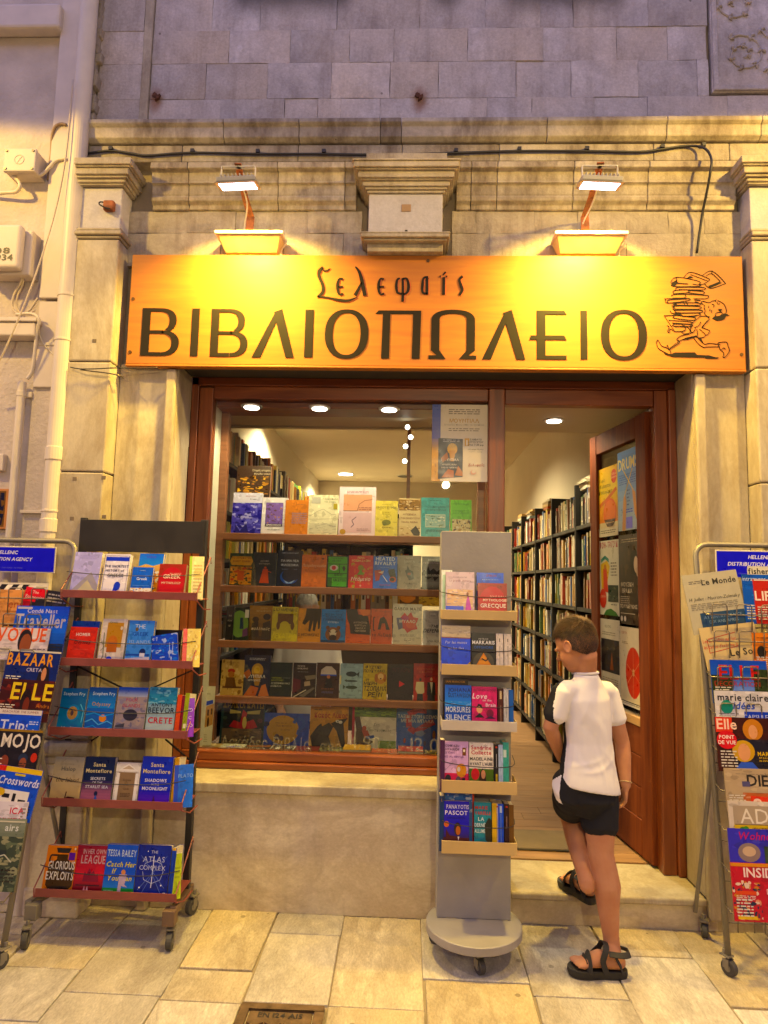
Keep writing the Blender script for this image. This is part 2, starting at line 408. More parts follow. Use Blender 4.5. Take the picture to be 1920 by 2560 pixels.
# ------------------------------------------------------------------ printed art in unit coordinates (x right, y down)
def art(mb, spec_, P, eps=0.0003):
    """spec_: shapes separated by '|'.  P(u, v, lift) -> point on the printed face"""
    lift = eps
    for item in spec_.split('|'):
        item = item.strip()
        if not item: continue
        parts = item.split('#'); head = parts[0].strip(); cols = [hexc(p.strip()) for p in parts[1:]]
        op = head[0]; a = head[1:].strip()
        lift += eps * 0.5
        mb.col = cols[0] if cols else (0, 0, 0)
        if op in 'tTiI':
            x, y, h, txt = a.split(' ', 3); x, y, h = float(x), float(y), float(h)
            asp = P.aspect                      # height / width
            V, F, w = text_shape(txt, 0.018 if op in 'TI' else 0.0, 0.22 if op in 'iI' else 0.0)
            sy = h / 0.73; sx = sy * asp
            mw = min(0.94, 2 * min(x, 1 - x) * 0.97)
            if w * sx > mw: sx = mw / w
            mb.add([P(x + (vx - w / 2) * sx, y - vy * sy, lift) for vx, vy in V], F)
            continue
        q = [float(t) for t in a.split()]
        if op == 'r':
            x0, y0, x1, y1 = q; mb.add([P(x0, y1, lift), P(x1, y1, lift), P(x1, y0, lift), P(x0, y0, lift)], [(0, 1, 2, 3)])
        elif op == 'e':
            cx, cy_, rx, ry = q; n = 20
            mb.add([P(cx + rx * math.cos(-2 * math.pi * k / n), cy_ + ry * math.sin(-2 * math.pi * k / n), lift) for k in range(n)], [tuple(range(n))])
        elif op == 'p':
            pts = [(q[i], q[i + 1]) for i in range(0, len(q), 2)]
            tr = tessellate_polygon([[Vector((x, -y, 0)) for x, y in pts]]); fs = []
            for t in tr:
                A, B, C_ = (pts[i] for i in t)
                ccw = (B[0] - A[0]) * -(C_[1] - A[1]) + (B[1] - A[1]) * (C_[0] - A[0]) > 0
                fs.append(tuple(t) if ccw else tuple(t)[::-1])
            mb.add([P(x, y, lift) for x, y in pts], fs)
        elif op == 'l':
            w = q[0] / 2; pts = [(q[i], q[i + 1]) for i in range(1, len(q), 2)]; asp = P.aspect
            for (xa, ya), (xb, yb) in zip(pts, pts[1:]):
                dx, dy = xb - xa, (yb - ya) * asp; L = math.hypot(dx, dy) or 1
                nx, ny = -dy / L * w, dx / L * w / asp
                mb.add([P(xa + nx, ya + ny, lift), P(xb + nx, yb + ny, lift), P(xb - nx, yb - ny, lift), P(xa - nx, ya - ny, lift)], [(3, 2, 1, 0)])
        elif op == 'g':                          # vertical blend of two inks
            x0, y0, x1, y1 = q; n = 8; A, B = cols[0], cols[1]
            for k in range(n):
                t = (k + 0.5) / n; mb.col = tuple(A[i] * (1 - t) + B[i] * t for i in range(3))
                ya, yb = y0 + (y1 - y0) * k / n, y0 + (y1 - y0) * (k + 1) / n
                mb.add([P(x0, yb, lift), P(x1, yb, lift), P(x1, ya, lift), P(x0, ya, lift)], [(0, 1, 2, 3)])
        elif op == 'n':                          # mottled picture, blobs of the given inks
            x0, y0, x1, y1 = q[:4]; n = (int(q[4]) if len(q) > 4 else 26) * 3
            rnd = random.Random(item)
            mb.add([P(x0, y1, lift), P(x1, y1, lift), P(x1, y0, lift), P(x0, y0, lift)], [(0, 1, 2, 3)])
            for k in range(n):
                lift += eps * 0.015
                mb.col = rnd.choice(cols); cx, cy_ = rnd.uniform(x0, x1), rnd.uniform(y0, y1)
                rx, ry = (x1 - x0) * rnd.uniform(0.02, 0.12), (y1 - y0) * rnd.uniform(0.015, 0.08); m = 7; ph = rnd.random() * 6
                pts = []
                for j in range(m):
                    t = -2 * math.pi * j / m + ph; k2 = rnd.uniform(0.6, 1.2)
                    pts.append((min(x1, max(x0, cx + rx * k2 * math.cos(t))), min(y1, max(y0, cy_ + ry * k2 * math.sin(t)))))
                mb.add([P(a_, b_, lift) for a_, b_ in pts], [tuple(range(m))])
        elif op == 's':                          # lines of small print
            x0, y0, x1, y1 = q[:4]; n = int(q[4]); rnd = random.Random(item)
            for k in range(n):
                ya = y0 + (y1 - y0) * k / n; yb = ya + (y1 - y0) / n * 0.42; x = x0
                while x < x1 - 0.03:
                    w = rnd.uniform(0.03, 0.12); xe = min(x1, x + w)
                    mb.add([P(x, yb, lift), P(xe, yb, lift), P(xe, ya, lift), P(x, ya, lift)], [(0, 1, 2, 3)]); x = xe + 0.02
class Plane:
    """printed face: origin = top left, right and down vectors are full width and height"""
    def __init__(s, o, r, d):
        s.o, s.r, s.d = Vector(o), Vector(r), Vector(d); s.n = s.d.cross(s.r).normalized(); s.aspect = s.d.length / s.r.length
    def __call__(s, u, v, lift=0.0):
        return s.o + s.r * u + s.d * v + s.n * lift
# ================================================================== materials of the place
M_ASH = stone('grey_ashlar', (0.40, 0.37, 0.37), (0.60, 0.56, 0.55), vs=3.0, vamt=0.2, rough=0.75, bump=0.6, tintvar=0.13, stain=0.4, soot=True, grain=.16, warm=(0.55, 0.45, 0.33), streak=.35)
M_MARB = stone('cream_marble', (0.40, 0.34, 0.235), (0.55, 0.49, 0.37), vein=(0.28, 0.21, 0.12), vs=1.6, vamt=0.5, rough=0.5, bump=0.14, stretch=(1, 1, 0.45), tintvar=0.07, stain=0.22, streak=.3)
M_DADO = stone('brown_veined_marble', (0.52, 0.44, 0.30), (0.70, 0.62, 0.45), vein=(0.30, 0.20, 0.10), vs=1.5, vamt=0.35, rough=0.34, bump=0.06, stretch=(0.8, 1, 1.25), rot=(0, 0.6, 0), tintvar=0.05, stain=0.3)
M_MOULD = stone('weathered_moulding_stone', (0.38, 0.32, 0.22), (0.58, 0.51, 0.38), vs=2.5, vamt=0.3, rough=0.7, bump=0.45, tintvar=0.08, stain=0.85, streak=.4)
M_FRZ = stone('frieze_stone', (0.34, 0.29, 0.21), (0.50, 0.44, 0.33), vs=2.2, vamt=0.3, rough=0.75, bump=0.6, tintvar=0.12, stain=0.8, streak=.55)
M_KEY = stone('pale_plain_stone', (0.44, 0.42, 0.42), (0.55, 0.52, 0.52), vs=2, vamt=0.15, rough=0.7, bump=0.25, tintvar=0.04)
M_SLAB = stone('paving_marble', (0.40, 0.335, 0.215), (0.63, 0.56, 0.395), vein=(0.24, 0.18, 0.11), vs=2.4, vamt=0.5, rough=0.30, bump=0.5, stretch=(1.9, 0.7, 1), rot=(0, 0, 0.45), tintvar=0.15, stain=0.2, grain=0.24, warm=(0.58, 0.47, 0.26), satvar=.55)
def spots(m, scale=9.0, size=.11, amt=.55, col=(0.06, 0.045, 0.03)):
    n, l = m.node_tree.nodes, m.node_tree.links; b = n['Principled BSDF']; src = b.inputs['Base Color'].links[0].from_socket
    ge = n.new('ShaderNodeNewGeometry'); vo = n.new('ShaderNodeTexVoronoi'); vo.inputs['Scale'].default_value = scale; l.new(ge.outputs['Position'], vo.inputs['Vector'])
    wn = n.new('ShaderNodeTexWhiteNoise'); l.new(vo.outputs['Position'], wn.inputs['Vector'])
    th = n.new('ShaderNodeMath'); th.operation = 'MULTIPLY'; th.inputs[1].default_value = size; l.new(wn.outputs['Value'], th.inputs[0])
    pw = n.new('ShaderNodeMath'); pw.operation = 'POWER'; pw.inputs[1].default_value = 3.0; l.new(wn.outputs['Value'], pw.inputs[0]); l.new(pw.outputs[0], th.inputs[0])
    lt = n.new('ShaderNodeMath'); lt.operation = 'LESS_THAN'; l.new(vo.outputs['Distance'], lt.inputs[0]); l.new(th.outputs[0], lt.inputs[1])
    mu = n.new('ShaderNodeMath'); mu.operation = 'MULTIPLY'; mu.inputs[1].default_value = amt; l.new(lt.outputs[0], mu.inputs[0])
    mx = n.new('ShaderNodeMix'); mx.data_type = 'RGBA'; mx.inputs[7].default_value = col + (1,); l.new(mu.outputs[0], mx.inputs[0]); l.new(src, mx.inputs[6]); l.new(mx.outputs[2], b.inputs['Base Color'])
spots(M_SLAB, 11, .16, .5); spots(M_MARB, 7, .05, .6); spots(M_FRZ, 9, .06, .6); spots(M_ASH, 8, .07, .6); spots(M_DADO, 6, .04, .6); spots(M_MOULD, 10, .06, .6)
M_JOINT = plain('mortar', (0.27, 0.22, 0.15), 0.9, bump=0.8)
M_PLAST = plain('old_wall_plaster', (0.56, 0.485, 0.41), 0.85, var=0.16, scale=5, bump=1.6, bscale=48)
M_PIPE = plain('cream_painted_pipe', (0.66, 0.58, 0.44), 0.45, var=0.06)
M_DUCT = plain('painted_duct', (0.62, 0.54, 0.45), 0.55, var=0.07)
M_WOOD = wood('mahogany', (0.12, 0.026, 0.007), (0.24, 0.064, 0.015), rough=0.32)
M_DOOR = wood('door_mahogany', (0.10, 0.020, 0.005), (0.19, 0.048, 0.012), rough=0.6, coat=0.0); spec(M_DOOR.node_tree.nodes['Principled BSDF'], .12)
M_WOODH = wood('mahogany_rail', (0.12, 0.026, 0.007), (0.24, 0.064, 0.015), rough=0.32, horiz=True)
M_SHELF = wood('shelf_wood', (0.20, 0.07, 0.025), (0.32, 0.12, 0.045), rough=0.4, horiz=True)
M_BLACK = plain('black_metal', (0.022, 0.02, 0.019), 0.42, sp=0.5)
M_RED = plain('red_brown_tray', (0.24, 0.055, 0.04), 0.5, var=0.15, scale=14)
M_GREY = plain('grey_painted_board', (0.26, 0.245, 0.235), 0.5, var=0.14, scale=5, bump=.15)
M_GOLD = plain('ochre_tray', (0.52, 0.36, 0.13), 0.42, var=0.06)
M_WIRE = plain('dull_wire', (0.20, 0.17, 0.13), 0.4, metal=0.7)
M_TUBE = plain('grey_steel_tube', (0.22, 0.20, 0.16), 0.45, metal=0.4)
M_RUB = plain('grey_rubber', (0.05, 0.047, 0.042), 0.6)
M_WHITE = plain('white_enamel', (0.72, 0.70, 0.66), 0.4, var=0.04)
M_RUST = plain('rusty_steel', (0.30, 0.095, 0.03), 0.8, var=0.55, scale=30, bump=0.5)
M_CABLE = plain('black_cable', (0.02, 0.018, 0.016), 0.5)
M_CREAMC = plain('cream_cable', (0.55, 0.46, 0.32), 0.5)
M_INT = plain('shop_plaster', (0.56, 0.49, 0.36), 0.85, var=0.05, scale=2, bump=0.15)
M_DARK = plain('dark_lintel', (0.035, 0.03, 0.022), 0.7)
M_FLOORW = wood('floor_board', (0.22, 0.115, 0.05), (0.36, 0.20, 0.09), rough=0.4, horiz=True)

def xs(px, py, Y): return at(px, py, Y)[0]

# ================================================================== pavement
pave = tag(MB().box(-6, -14, -0.25, 6, 0.6, -0.008).build('pavement', M_JOINT), kind='structure')
def slab(pts, dz=0.0):
    """a paving slab from four ground points (clockwise from back left)"""
    P = [Vector((x, y, 0)) for x, y in pts]; c = sum(P, Vector()) / 4
    P = [p + (c - p).normalized() * 0.006 for p in P]
    mb = MB(); n = len(P)
    mb.add([(p.x, p.y, -0.05) for p in P] + [(p.x, p.y, dz) for p in P], [(3, 2, 1, 0), (4, 5, 6, 7)] + [(i, (i + 1) % 4, 4 + (i + 1) % 4, 4 + i) for i in range(4)])
    return mb.build('paving_slab', M_SLAB, pave, bevel=0.004, seg=2, origin=(c.x, c.y, 0))
def G(px, py):
    p = gr(px, py); return (p.x, p.y)
rs = random.Random(3)
# slabs traced along the joints of the photograph; columns run away from the wall, each with its own cross joints
bounds = [-3.05, -2.55, -2.05, -1.662, -1.317, -0.932, -0.612, -0.283, 0.087, 0.522, 0.900, 1.281, 1.62, 2.0, 2.5, 3.1]
front = -4.6
cross = {0: [-0.5, -1.3], 1: [-0.36, -0.95], 2: [-0.28, -0.62, -1.2], 3: [-0.527, -0.853], 4: [-0.672, -1.06], 5: [-0.483, -0.69, -1.02], 6: [-0.18, -0.684, -1.062],
         7: [-0.682, -1.1], 8: [-0.483, -0.86], 9: [-0.56, -0.98], 10: [-0.245, -0.80], 11: [-0.573, -0.98], 12: [-0.3, -0.7], 13: [-0.3, -0.9], 14: [-.5, -1]}
for i in range(len(bounds) - 1):
    x0, x1 = bounds[i], bounds[i + 1]
    ys = [0.03] + cross[i]
    while ys[-1] > front: ys.append(ys[-1] - rs.uniform(0.3, 0.6))
    for a, b in zip(ys, ys[1:]):
        sk = 0.02
        slab([(x0 + rs.uniform(-.008, .008), a), (x0 + rs.uniform(-.008, .008), b), (x1 + rs.uniform(-.008, .008), b), (x1 + rs.uniform(-.008, .008), a)], rs.uniform(-0.003, 0.004))
# iron cover with a frame, raised chevrons and cast letters
ic = thing('manhole_cover', 'rusty iron access cover with raised chevrons set in the pale paving', 'manhole cover', (-0.45, -0.87, 0))
M_IRON = plain('cast_iron', (0.16, 0.10, 0.05), 0.6, metal=0.5, var=0.35, scale=25, bump=0.6)
c0, c1, d0, d1 = -0.606, -0.290, -0.700, -1.045
mb = MB(); t = 0.035
for q in ((c0, d1, c1, d1 + t), (c0, d0 - t, c1, d0), (c0, d1 + t, c0 + t, d0 - t), (c1 - t, d1 + t, c1, d0 - t)): mb.box(q[0], q[1], -0.01, q[2], q[3], 0.013)
mb.build('cover_frame', M_IRON, ic, bevel=0.004)
MB().box(c0 + t + .004, d1 + t + .004, -0.02, c1 - t - .004, d0 - t - .004, 0.006).build('cover_plate', M_IRON, ic, bevel=0.003)
mb = MB()
for r_ in range(7):
    for k in range(7):
        x = c0 + 0.055 + k * 0.034; y = d0 - 0.115 - r_ * 0.035; sgn = 1 if (k + r_) % 2 else -1
        mb.bar((x - .012, y - .008 * sgn, 0.008), (x + .012, y + .008 * sgn, 0.008), 0.008, 0.006)
tag(mb.build('chevron', M_IRON, ic), kind='stuff')
mb = MB(); V, F, w = text_shape('EN 124 A15', 0.02)
mb.add([((c0 + c1) / 2 + (x - w / 2) * 0.035, d0 - 0.075 + y * 0.035, 0.0075) for x, y in V], F)
mb.build('cast_lettering', M_CABLE, ic)

# ================================================================== the stone house with the shop
house = thing('stone_house', 'old grey stone house front with marble pilasters round a bookshop', 'building', (0, 0.3, 0))
def hp(mb, name, mat, **k): return mb.build(name, mat, house, **k)
# carcass behind the facing
hp(MB().box(-1.83, 0.035, 2.78, 3.2, 0.30, 6.2), 'wall_core', M_JOINT)
hp(MB().box(-1.83, 0.035, 0, -1.30, 0.30, 2.78).box(1.475, 0.035, 0, 3.2, 0.30, 2.78).box(-1.30, 0.06, 0, 0.50, 0.21, 0.60), 'wall_core', M_JOINT)
# --- upper ashlar, coursed blocks traced from the photograph
rb = random.Random(11)
def block(x0, x1, z0, z1, y=0.0, mat=None, name='stone_block', back=0.035, j=0.0007):
    d = rb.uniform(-0.0025, 0.003)
    mb = MB(); b = []
    n = 4
    # slightly uneven rectangle with knocked corners
    pr = []
    for (ax, az, bx, bz) in ((x0, z0, x1, z0), (x1, z0, x1, z1), (x1, z1, x0, z1), (x0, z1, x0, z0)):
        for k in range(n):
            t = k / n; e = 0 if k == 0 else rb.uniform(-0.002, 0.002)
            pr.append((ax + (bx - ax) * t + (e if az != bz else 0), az + (bz - az) * t + (e if az == bz else 0)))
    cx, cz = (x0 + x1) / 2, (z0 + z1) / 2
    pr = [(px_ + (j if px_ < cx else -j), pz + (j if pz < cz else -j)) for px_, pz in pr]
    mb.prism(pr, y + d, y + back)
    return hp(mb, name, mat or M_ASH, bevel=0.0025, seg=2, origin=(cx, y, cz))
rows = [(318, 245, [366, 550, 711, 794, 851, 949, 1218, 1330, 1485, 1620, 1819, 2010, 2200]),
        (245, 155, [361, 410, 514, 669, 828, 975, 1096, 1290, 1428, 1596, 1744, 1772]),
        (155, 72, [379, 573, 726, 874, 985, 1169, 1358, 1542, 1669, 1767]),
        (72, -30, [366, 532, 651, 843, 1050, 1213, 1350, 1433, 1620, 1767]),
        (-30, -140, [366, 600, 790, 960, 1200, 1400, 1600, 1767])]
for yb, yt, js in rows:
    z0, z1 = at(960, yb, 0)[1], at(960, yt, 0)[1]
    ym = (yb + yt) / 2
    X = [xs(j, ym, 0) for j in js]
    X[0] = -1.50
    for a, b in zip(X, X[1:]): block(a, b, z0, z1, rb.uniform(0, 0.003))
    block(-1.80, -1.555, z0, z1, 0.0)                                     # strip beside the neighbour
hp(MB().box(-1.552, -0.012, 4.10, -1.503, 0.03, 6.0), 'raised_strip', M_MOULD, bevel=0.006)
# rough broken edge against the neighbouring house
mb = MB(); re_ = random.Random(5)
for k in range(46):
    z = 2.95 + k * 0.05; mb.obox((-1.815 + re_.uniform(-.012, .012), -0.01 + re_.uniform(-.015, .01), z), (re_.uniform(.012, .028), 0, .004), (0, .03, 0), (.004, 0, re_.uniform(.02, .034)))
tag(hp(mb, 'rough_mortar', M_MOULD, bevel=0.004), kind='stuff')
# carved relief panel, top right
rp0, rp1 = xs(1778, 150, 0), 2.35; rz0, rz1 = at(1778, 232, 0)[1], 5.35
hp(MB().box(rp0, -0.004, rz0, rp1, 0.03, rz1), 'relief_panel', M_ASH, bevel=0.004)
mb = MB().box(rp0 + .004, -0.018, rz0 + .004, rp1, -0.003, rz0 + .03).box(rp0 + .004, -0.018, rz0 + .03, rp0 + .03, -0.003, rz1)
hp(mb, 'relief_border', M_ASH, bevel=0.005)
mb = MB(); rr = random.Random(8)
def scroll(cx, cz, r0, a0, turns, sgn, th):
    pts = []
    for k in range(22):
        t = k / 21; a = a0 + sgn * turns * 2 * math.pi * t; r = r0 * (1 - 0.85 * t)
        pts.append((cx + r * math.cos(a), -0.006, cz + r * math.sin(a)))
    mb.tube(pts, [th * (1 - 0.5 * k / 21) for k in range(22)], 6)
    for k in range(0, 20, 2):
        p, q = Vector(pts[k]), Vector(pts[k + 1]); d = (q - p).normalized(); nn = Vector((d.z, 0, -d.x)) * sgn
        for s_ in (0.028, -0.02):
            tip = p + nn * s_ * (1 - 0.5 * k / 20) + d * 0.02
            mb.tube([p, (p + tip) / 2 + Vector((0, -0.006, 0)), tip], [0.006, 0.010, 0.002], 5)
for cx, cz, r0, a0, tn, sg in ((rp0 + .14, rz0 + .52, .13, 0.4, 1.6, 1), (rp0 + .17, rz0 + .22, .12, 2.2, 1.6, -1), (rp0 + .38, rz0 + .40, .12, 3.4, 1.5, 1), (rp0 + .36, rz0 + .12, .08, 1.2, 1.4, 1), (rp0 + .15, rz0 + .80, .12, 5.0, 1.5, -1)):
    scroll(cx, cz, r0, a0, tn, sg, 0.007)
tag(hp(mb, 'acanthus_relief', M_ASH, smooth=True), kind='stuff')
# iron stumps and rust marks in the wall
for px, py in ((390, 240), (1046, 240)):
    p = at3(px, py, -0.005)
    mb = MB().cyl(p, (0.2, 1, 0.1), 0.012, 0.024, 7).obox(p + Vector((0.012, -.002, -.012)), (.010, 0, .006), (0, .010, 0), (.004, 0, .012)).obox(p + Vector((-0.012, -.002, .008)), (.006, 0, .004), (0, .006, 0), (.002, 0, .008))
    hp(mb, 'rusty_stump', plain('dark_rust', (0.10, 0.035, 0.015), .9, var=.4, scale=60, bump=.6))

# --- string course, fascia, cornice: profiles are (y, z)
def mould(name, prof, x0, x1, mat, cuts=(), **k):
    xsx = [x0] + sorted(c for c in cuts if x0 < c < x1) + [x1]
    for a, b in zip(xsx, xsx[1:]):
        hp(MB().sweep_x(prof, a + 0.0015, b - 0.0015), name, mat, bevel=0.003, seg=1, origin=((a + b) / 2, 0, prof[0][1]), **k)
XL, XR = -1.80, 3.1
string_prof = [(0.04, 4.100), (-0.070, 4.096), (-0.092, 4.086), (-0.095, 4.062), (-0.084, 4.050), (-0.078, 4.046), (-0.074, 3.990), (-0.052, 3.972), (0.04, 3.966)]
mould('string_course', string_prof, XL, XR, M_MOULD, [xs(p, 340, -.1) for p in (555, 745, 950, 1003, 1370, 1672, 1910)])
fas_prof = [(0.04, 3.964), (-0.045, 3.964), (-0.045, 3.868), (0.04, 3.866)]
mould('fascia', fas_prof, XL, XR, M_FRZ, [xs(p, 380, -.05) for p in (455, 745, 1005, 1248, 1635, 1825)])
# lower entablature between the capitals and the bracket
ent = [(0.04, 3.850), (-0.074, 3.848), (-0.077, 3.812), (-0.050, 3.804), (-0.046, 3.772), (-0.043, 3.752), (-0.052, 3.745), (-0.036, 3.736), (-0.031, 3.690),
       (-0.027, 3.680), (-0.036, 3.673), (-0.034, 3.652), (-0.014, 3.636), (-0.012, 3.612), (0.04, 3.608)]
KX0, KX1 = -0.245, 0.140                       # plain face of the central bracket
CL, CR = -1.58, 1.705
mould('entablature', ent, CL + .14, KX0 - .075, M_MOULD, [xs(p, 440, -.1) for p in (463, 690, 860)])
mould('entablature', ent, KX1 + .075, CR - .02, M_MOULD, [xs(p, 440, -.1) for p in (1180, 1246, 1440, 1630)])
# frieze blocks behind the sign top
fj = [at(p, 530, 0.02)[0] for p in (590, 730, 890)]
z_a, z_b, z_c = 3.295, 3.485, 3.61
for (z0, z1, js) in ((z_b, z_c, (375, 470, 590, 770, 905)), (z_a, z_b, (345, 455, 555, 712, 860, 960)), (z_b, z_c, (1130, 1190, 1336, 1445, 1565, 1670, 1760, 1850)), (z_a, z_b, (1130, 1224, 1375, 1480, 1565, 1735, 1850))):
    X = [at(p, 540, 0.0)[0] for p in js]
    if js[0] < 400: X[0] = CL
    if js[-1] == 1850: X[-1] = CR + .02
    for a, b in zip(X, X[1:]): block(a, b, z0, z1, 0.0, M_FRZ)
# mortar crust along the top of the sign
mb = MB(); rc = random.Random(2)
for k in range(240):
    x = -1.5 + 3.1 * k / 240 + rc.uniform(-.008, .008)
    mb.obox((x, -0.004 - rc.random() * .012, 3.325 + rc.uniform(-.012, .012)), (rc.uniform(.006, .014), 0, .003), (0, .012, 0), (.003, 0, rc.uniform(.006, .016)))
tag(hp(mb, 'mortar_crust', M_MOULD, bevel=0.003), kind='stuff')
# --- central bracket: stepped cap, plain block, base
def stepped(name, x0, x1, steps, mat, ybk=0.04):
    """steps: (z0, z1, side overhang, y front)"""
    mb = MB()
    for i, (z0, z1, ov, yf) in enumerate(steps):
        mb.box(x0 - ov, yf, z0 + (0.0005 if i else 0), x1 + ov, ybk - 0.001 * i, z1)
    return hp(mb, name, mat, bevel=0.008, seg=3)
stepped('bracket_cap', KX0, KX1, [(3.636, 3.650, .010, -.130), (3.650, 3.662, .020, -.140), (3.662, 3.688, .034, -.150), (3.688, 3.696, .046, -.162), (3.696, 3.730, .056, -.172), (3.730, 3.738, .070, -.186), (3.738, 3.768, .080, -.198), (3.768, 3.778, .086, -.205)], M_MOULD)
hp(MB().box(KX0 - .02, -.118, 3.7785, KX1 + .02, 0.039, 3.8645), 'bracket_head', M_FRZ)
hp(MB().box(KX0, -0.12, 3.415, KX1, 0.04, 3.6355), 'bracket_block', M_KEY, bevel=0.005)
stepped('bracket_foot', KX0, KX1, [(3.330, 3.372, .005, -.10), (3.372, 3.384, .022, -.135), (3.384, 3.404, .036, -.150), (3.404, 3.414, .040, -.150)], M_MOULD)
p = at3(1016, 520, -0.121); hp(MB().box(p.x - .026, -0.123, p.z - .02, p.x + .024, -0.1195, p.z + .02), 'mortar_patch', plain('mortar_patch', (0.34, 0.22, 0.12), 0.9, bump=0.4), bevel=0.006)
p = at3(1016, 577, -0.121); hp(MB().box(p.x - .008, -0.1215, p.z - .006, p.x + .006, -0.1195, p.z + .005), 'chip', M_DARK)

# --- pilasters
def pilaster(x0, x1, inner):
    """front at y = -0.11; inner = +1 if the opening is to the right"""
    yf = -0.11
    def pc(mb, name, mat, **k): return hp(mb, name, mat, **k)
    for (z0, z1) in ((0.93, 2.14), (2.143, 2.72), (2.723, 3.39)):
        pc(MB().box(x0, yf, z0, x1, 0.03, z1 - .0015), 'pilaster_shaft', M_MARB, bevel=0.008, origin=((x0 + x1) / 2, yf, z0))
    for k, (z0, z1, ov) in enumerate(((3.392, 3.408, .006), (3.408, 3.432, .018), (3.434, 3.452, .008))):
        pc(MB().box(x0 - .004, yf - ov, z0, x1 + ov, 0.03, z1), 'necking', M_MARB, bevel=0.007)
    pc(MB().box(x0 + .006, yf + .012, 3.454, x1 - .006, 0.03, 3.686), 'capital_neck', M_KEY, bevel=0.005)
    steps = [(3.688, 3.698, .010), (3.698, 3.716, .020), (3.716, 3.728, .034), (3.728, 3.762, .046), (3.762, 3.771, .056), (3.771, 3.808, .066)]
    mb = MB()
    for i, (z0, z1, ov) in enumerate(steps): mb.box(x0 - (ov if inner < 0 else min(ov, .006)), yf - ov, z0, x1 + ov, 0.028 - i * .001, z1)
    pc(mb, 'capital', M_MOULD, bevel=0.008, seg=3)
    # pedestal
    pc(MB().box(x0 - .003, yf - .01, 0.02, x1 + .01, 0.03, 0.70), 'pedestal', M_DADO, bevel=0.008)
    prof = []
    for k in range(9):
        t = -math.pi / 2 + math.pi * k / 8; prof.append((yf - .012 - .034 * math.cos(t), 0.775 + 0.040 * math.sin(t)))
    pf = [(0.03, 0.702), (yf - .02, 0.702), (yf - .02, 0.728)] + prof + [(yf - .016, 0.822), (yf - .03, 0.826), (yf - .03, 0.852), (yf - .008, 0.868), (yf - .002, 0.926), (0.03, 0.928)]
    mb = MB().sweep_x(pf, x0 - .006, x1 + .03)
    pc(mb, 'pilaster_base', M_MARB, bevel=0.003, seg=1)
    pc(MB().box(x0 - .006, yf - .03, 0, x1 + .03, 0.03, 0.13), 'plinth', M_DADO, bevel=0.01)
pilaster(-1.800, -1.566, 1)
pilaster(1.712, 2.35, -1)
hp(MB().box(-1.66, -0.13, 3.545, -1.60, -0.095, 3.60), 'iron_hook', M_RUST, bevel=0.01)
mb = MB().tube(smooth_path([(-1.655, -.1, 3.60), (-1.672, -.13, 3.585), (-1.665, -.15, 3.56), (-1.63, -.14, 3.545), (-1.61, -.105, 3.56)]), 0.004)
hp(mb, 'wire_stub', M_CABLE)
# square dowel sockets in the left shaft
for px, py in ((167, 1197), (239, 1194), (160, 1296), (240, 1292), (216, 852)):
    p = at3(px + 20, py, -0.11)
    if p.x > -1.79: hp(MB().box(p.x - .011, -0.1115, p.z - .010, p.x + .011, -0.108, p.z + .010), 'socket', plain('socket_stone', (0.17, 0.13, 0.09), 0.9), bevel=0.003)

# --- marble panels beside the opening, raised rim, reveals
PZ = 2.745
def panel(x0, x1, rim_at, rim_dir):
    hp(MB().box(x0, 0.0, 0.0, x1, 0.034, PZ), 'marble_panel', M_MARB, bevel=0.004, origin=(x0, 0, 1.0))
    a, b = (rim_at - .055, rim_at) if rim_dir < 0 else (rim_at, rim_at + .055)
    hp(MB().box(a, -0.042, 0.0 if rim_dir < 0 else 0.06, b, -0.0005, PZ - .035), 'rim', M_MARB, bevel=0.012, seg=3)
panel(-1.564, -1.302, -1.246, -1)
panel(1.492, 1.710, 1.442, 1)
hp(MB().box(-1.301, -0.0004, 0.62, -1.246, 0.215, PZ), 'reveal', M_MARB, bevel=0.004)
hp(MB().box(1.442, -0.0004, 0.15, 1.491, 0.215, PZ), 'reveal', M_MARB, bevel=0.004)
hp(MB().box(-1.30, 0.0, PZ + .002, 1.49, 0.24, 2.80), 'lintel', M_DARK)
# --- dado and sill under the window
hp(MB().box(-1.246, 0.0, 0.0, 0.16, 0.055, 0.562), 'dado', M_DADO, bevel=0.004)
hp(MB().box(0.162, 0.0, 0.0, 0.515, 0.055, 0.562), 'dado', M_DADO, bevel=0.004)
hp(MB().box(-1.30, 0.0, 0.0, -1.249, 0.055, 0.62), 'dado', M_DADO, bevel=0.004)
hp(MB().box(-1.245, -0.032, 0.563, 0.515, 0.27, 0.612), 'window_sill', M_MARB, bevel=0.008, seg=3)
# --- doorstep
hp(MB().box(0.517, 0.0, 0.0, 1.50, 0.30, 0.118), 'step_riser', M_DADO, bevel=0.004)
hp(MB().box(0.516, -0.028, 0.119, 1.440, 0.36, 0.153), 'doorstep', M_MARB, bevel=0.010, seg=3)

# --- mahogany shopfront
yF0, yF1 = 0.217, 0.30
W = M_WOOD
hp(MB().box(-1.246, yF0, 0.613, -1.205, yF1, PZ), 'shopfront_jamb', W, bevel=0.004)
hp(MB().box(-1.204, yF0 + .012, 0.70, -1.125, yF1, 2.69), 'window_stile', W, bevel=0.005)
hp(MB().box(-1.246, yF0 + .0, 2.700, 1.442, yF1, PZ + .001), 'header', M_WOODH, bevel=0.004)
hp(MB().box(-1.124, yF0 + .014, 2.628, 0.424, yF1, 2.699), 'top_rail', M_WOODH, bevel=0.005)
hp(MB().box(0.516, yF0 + .014, 2.612, 1.33, yF1, 2.699), 'door_head', M_WOODH, bevel=0.005)
hp(MB().box(0.425, yF0 + .004, 0.16, 0.515, yF1 + .03, 2.699), 'mullion', W, bevel=0.006)
hp(MB().box(1.331, yF0 + .006, 0.154, 1.400, yF1 + .03, 2.699), 'door_jamb', W, bevel=0.005)
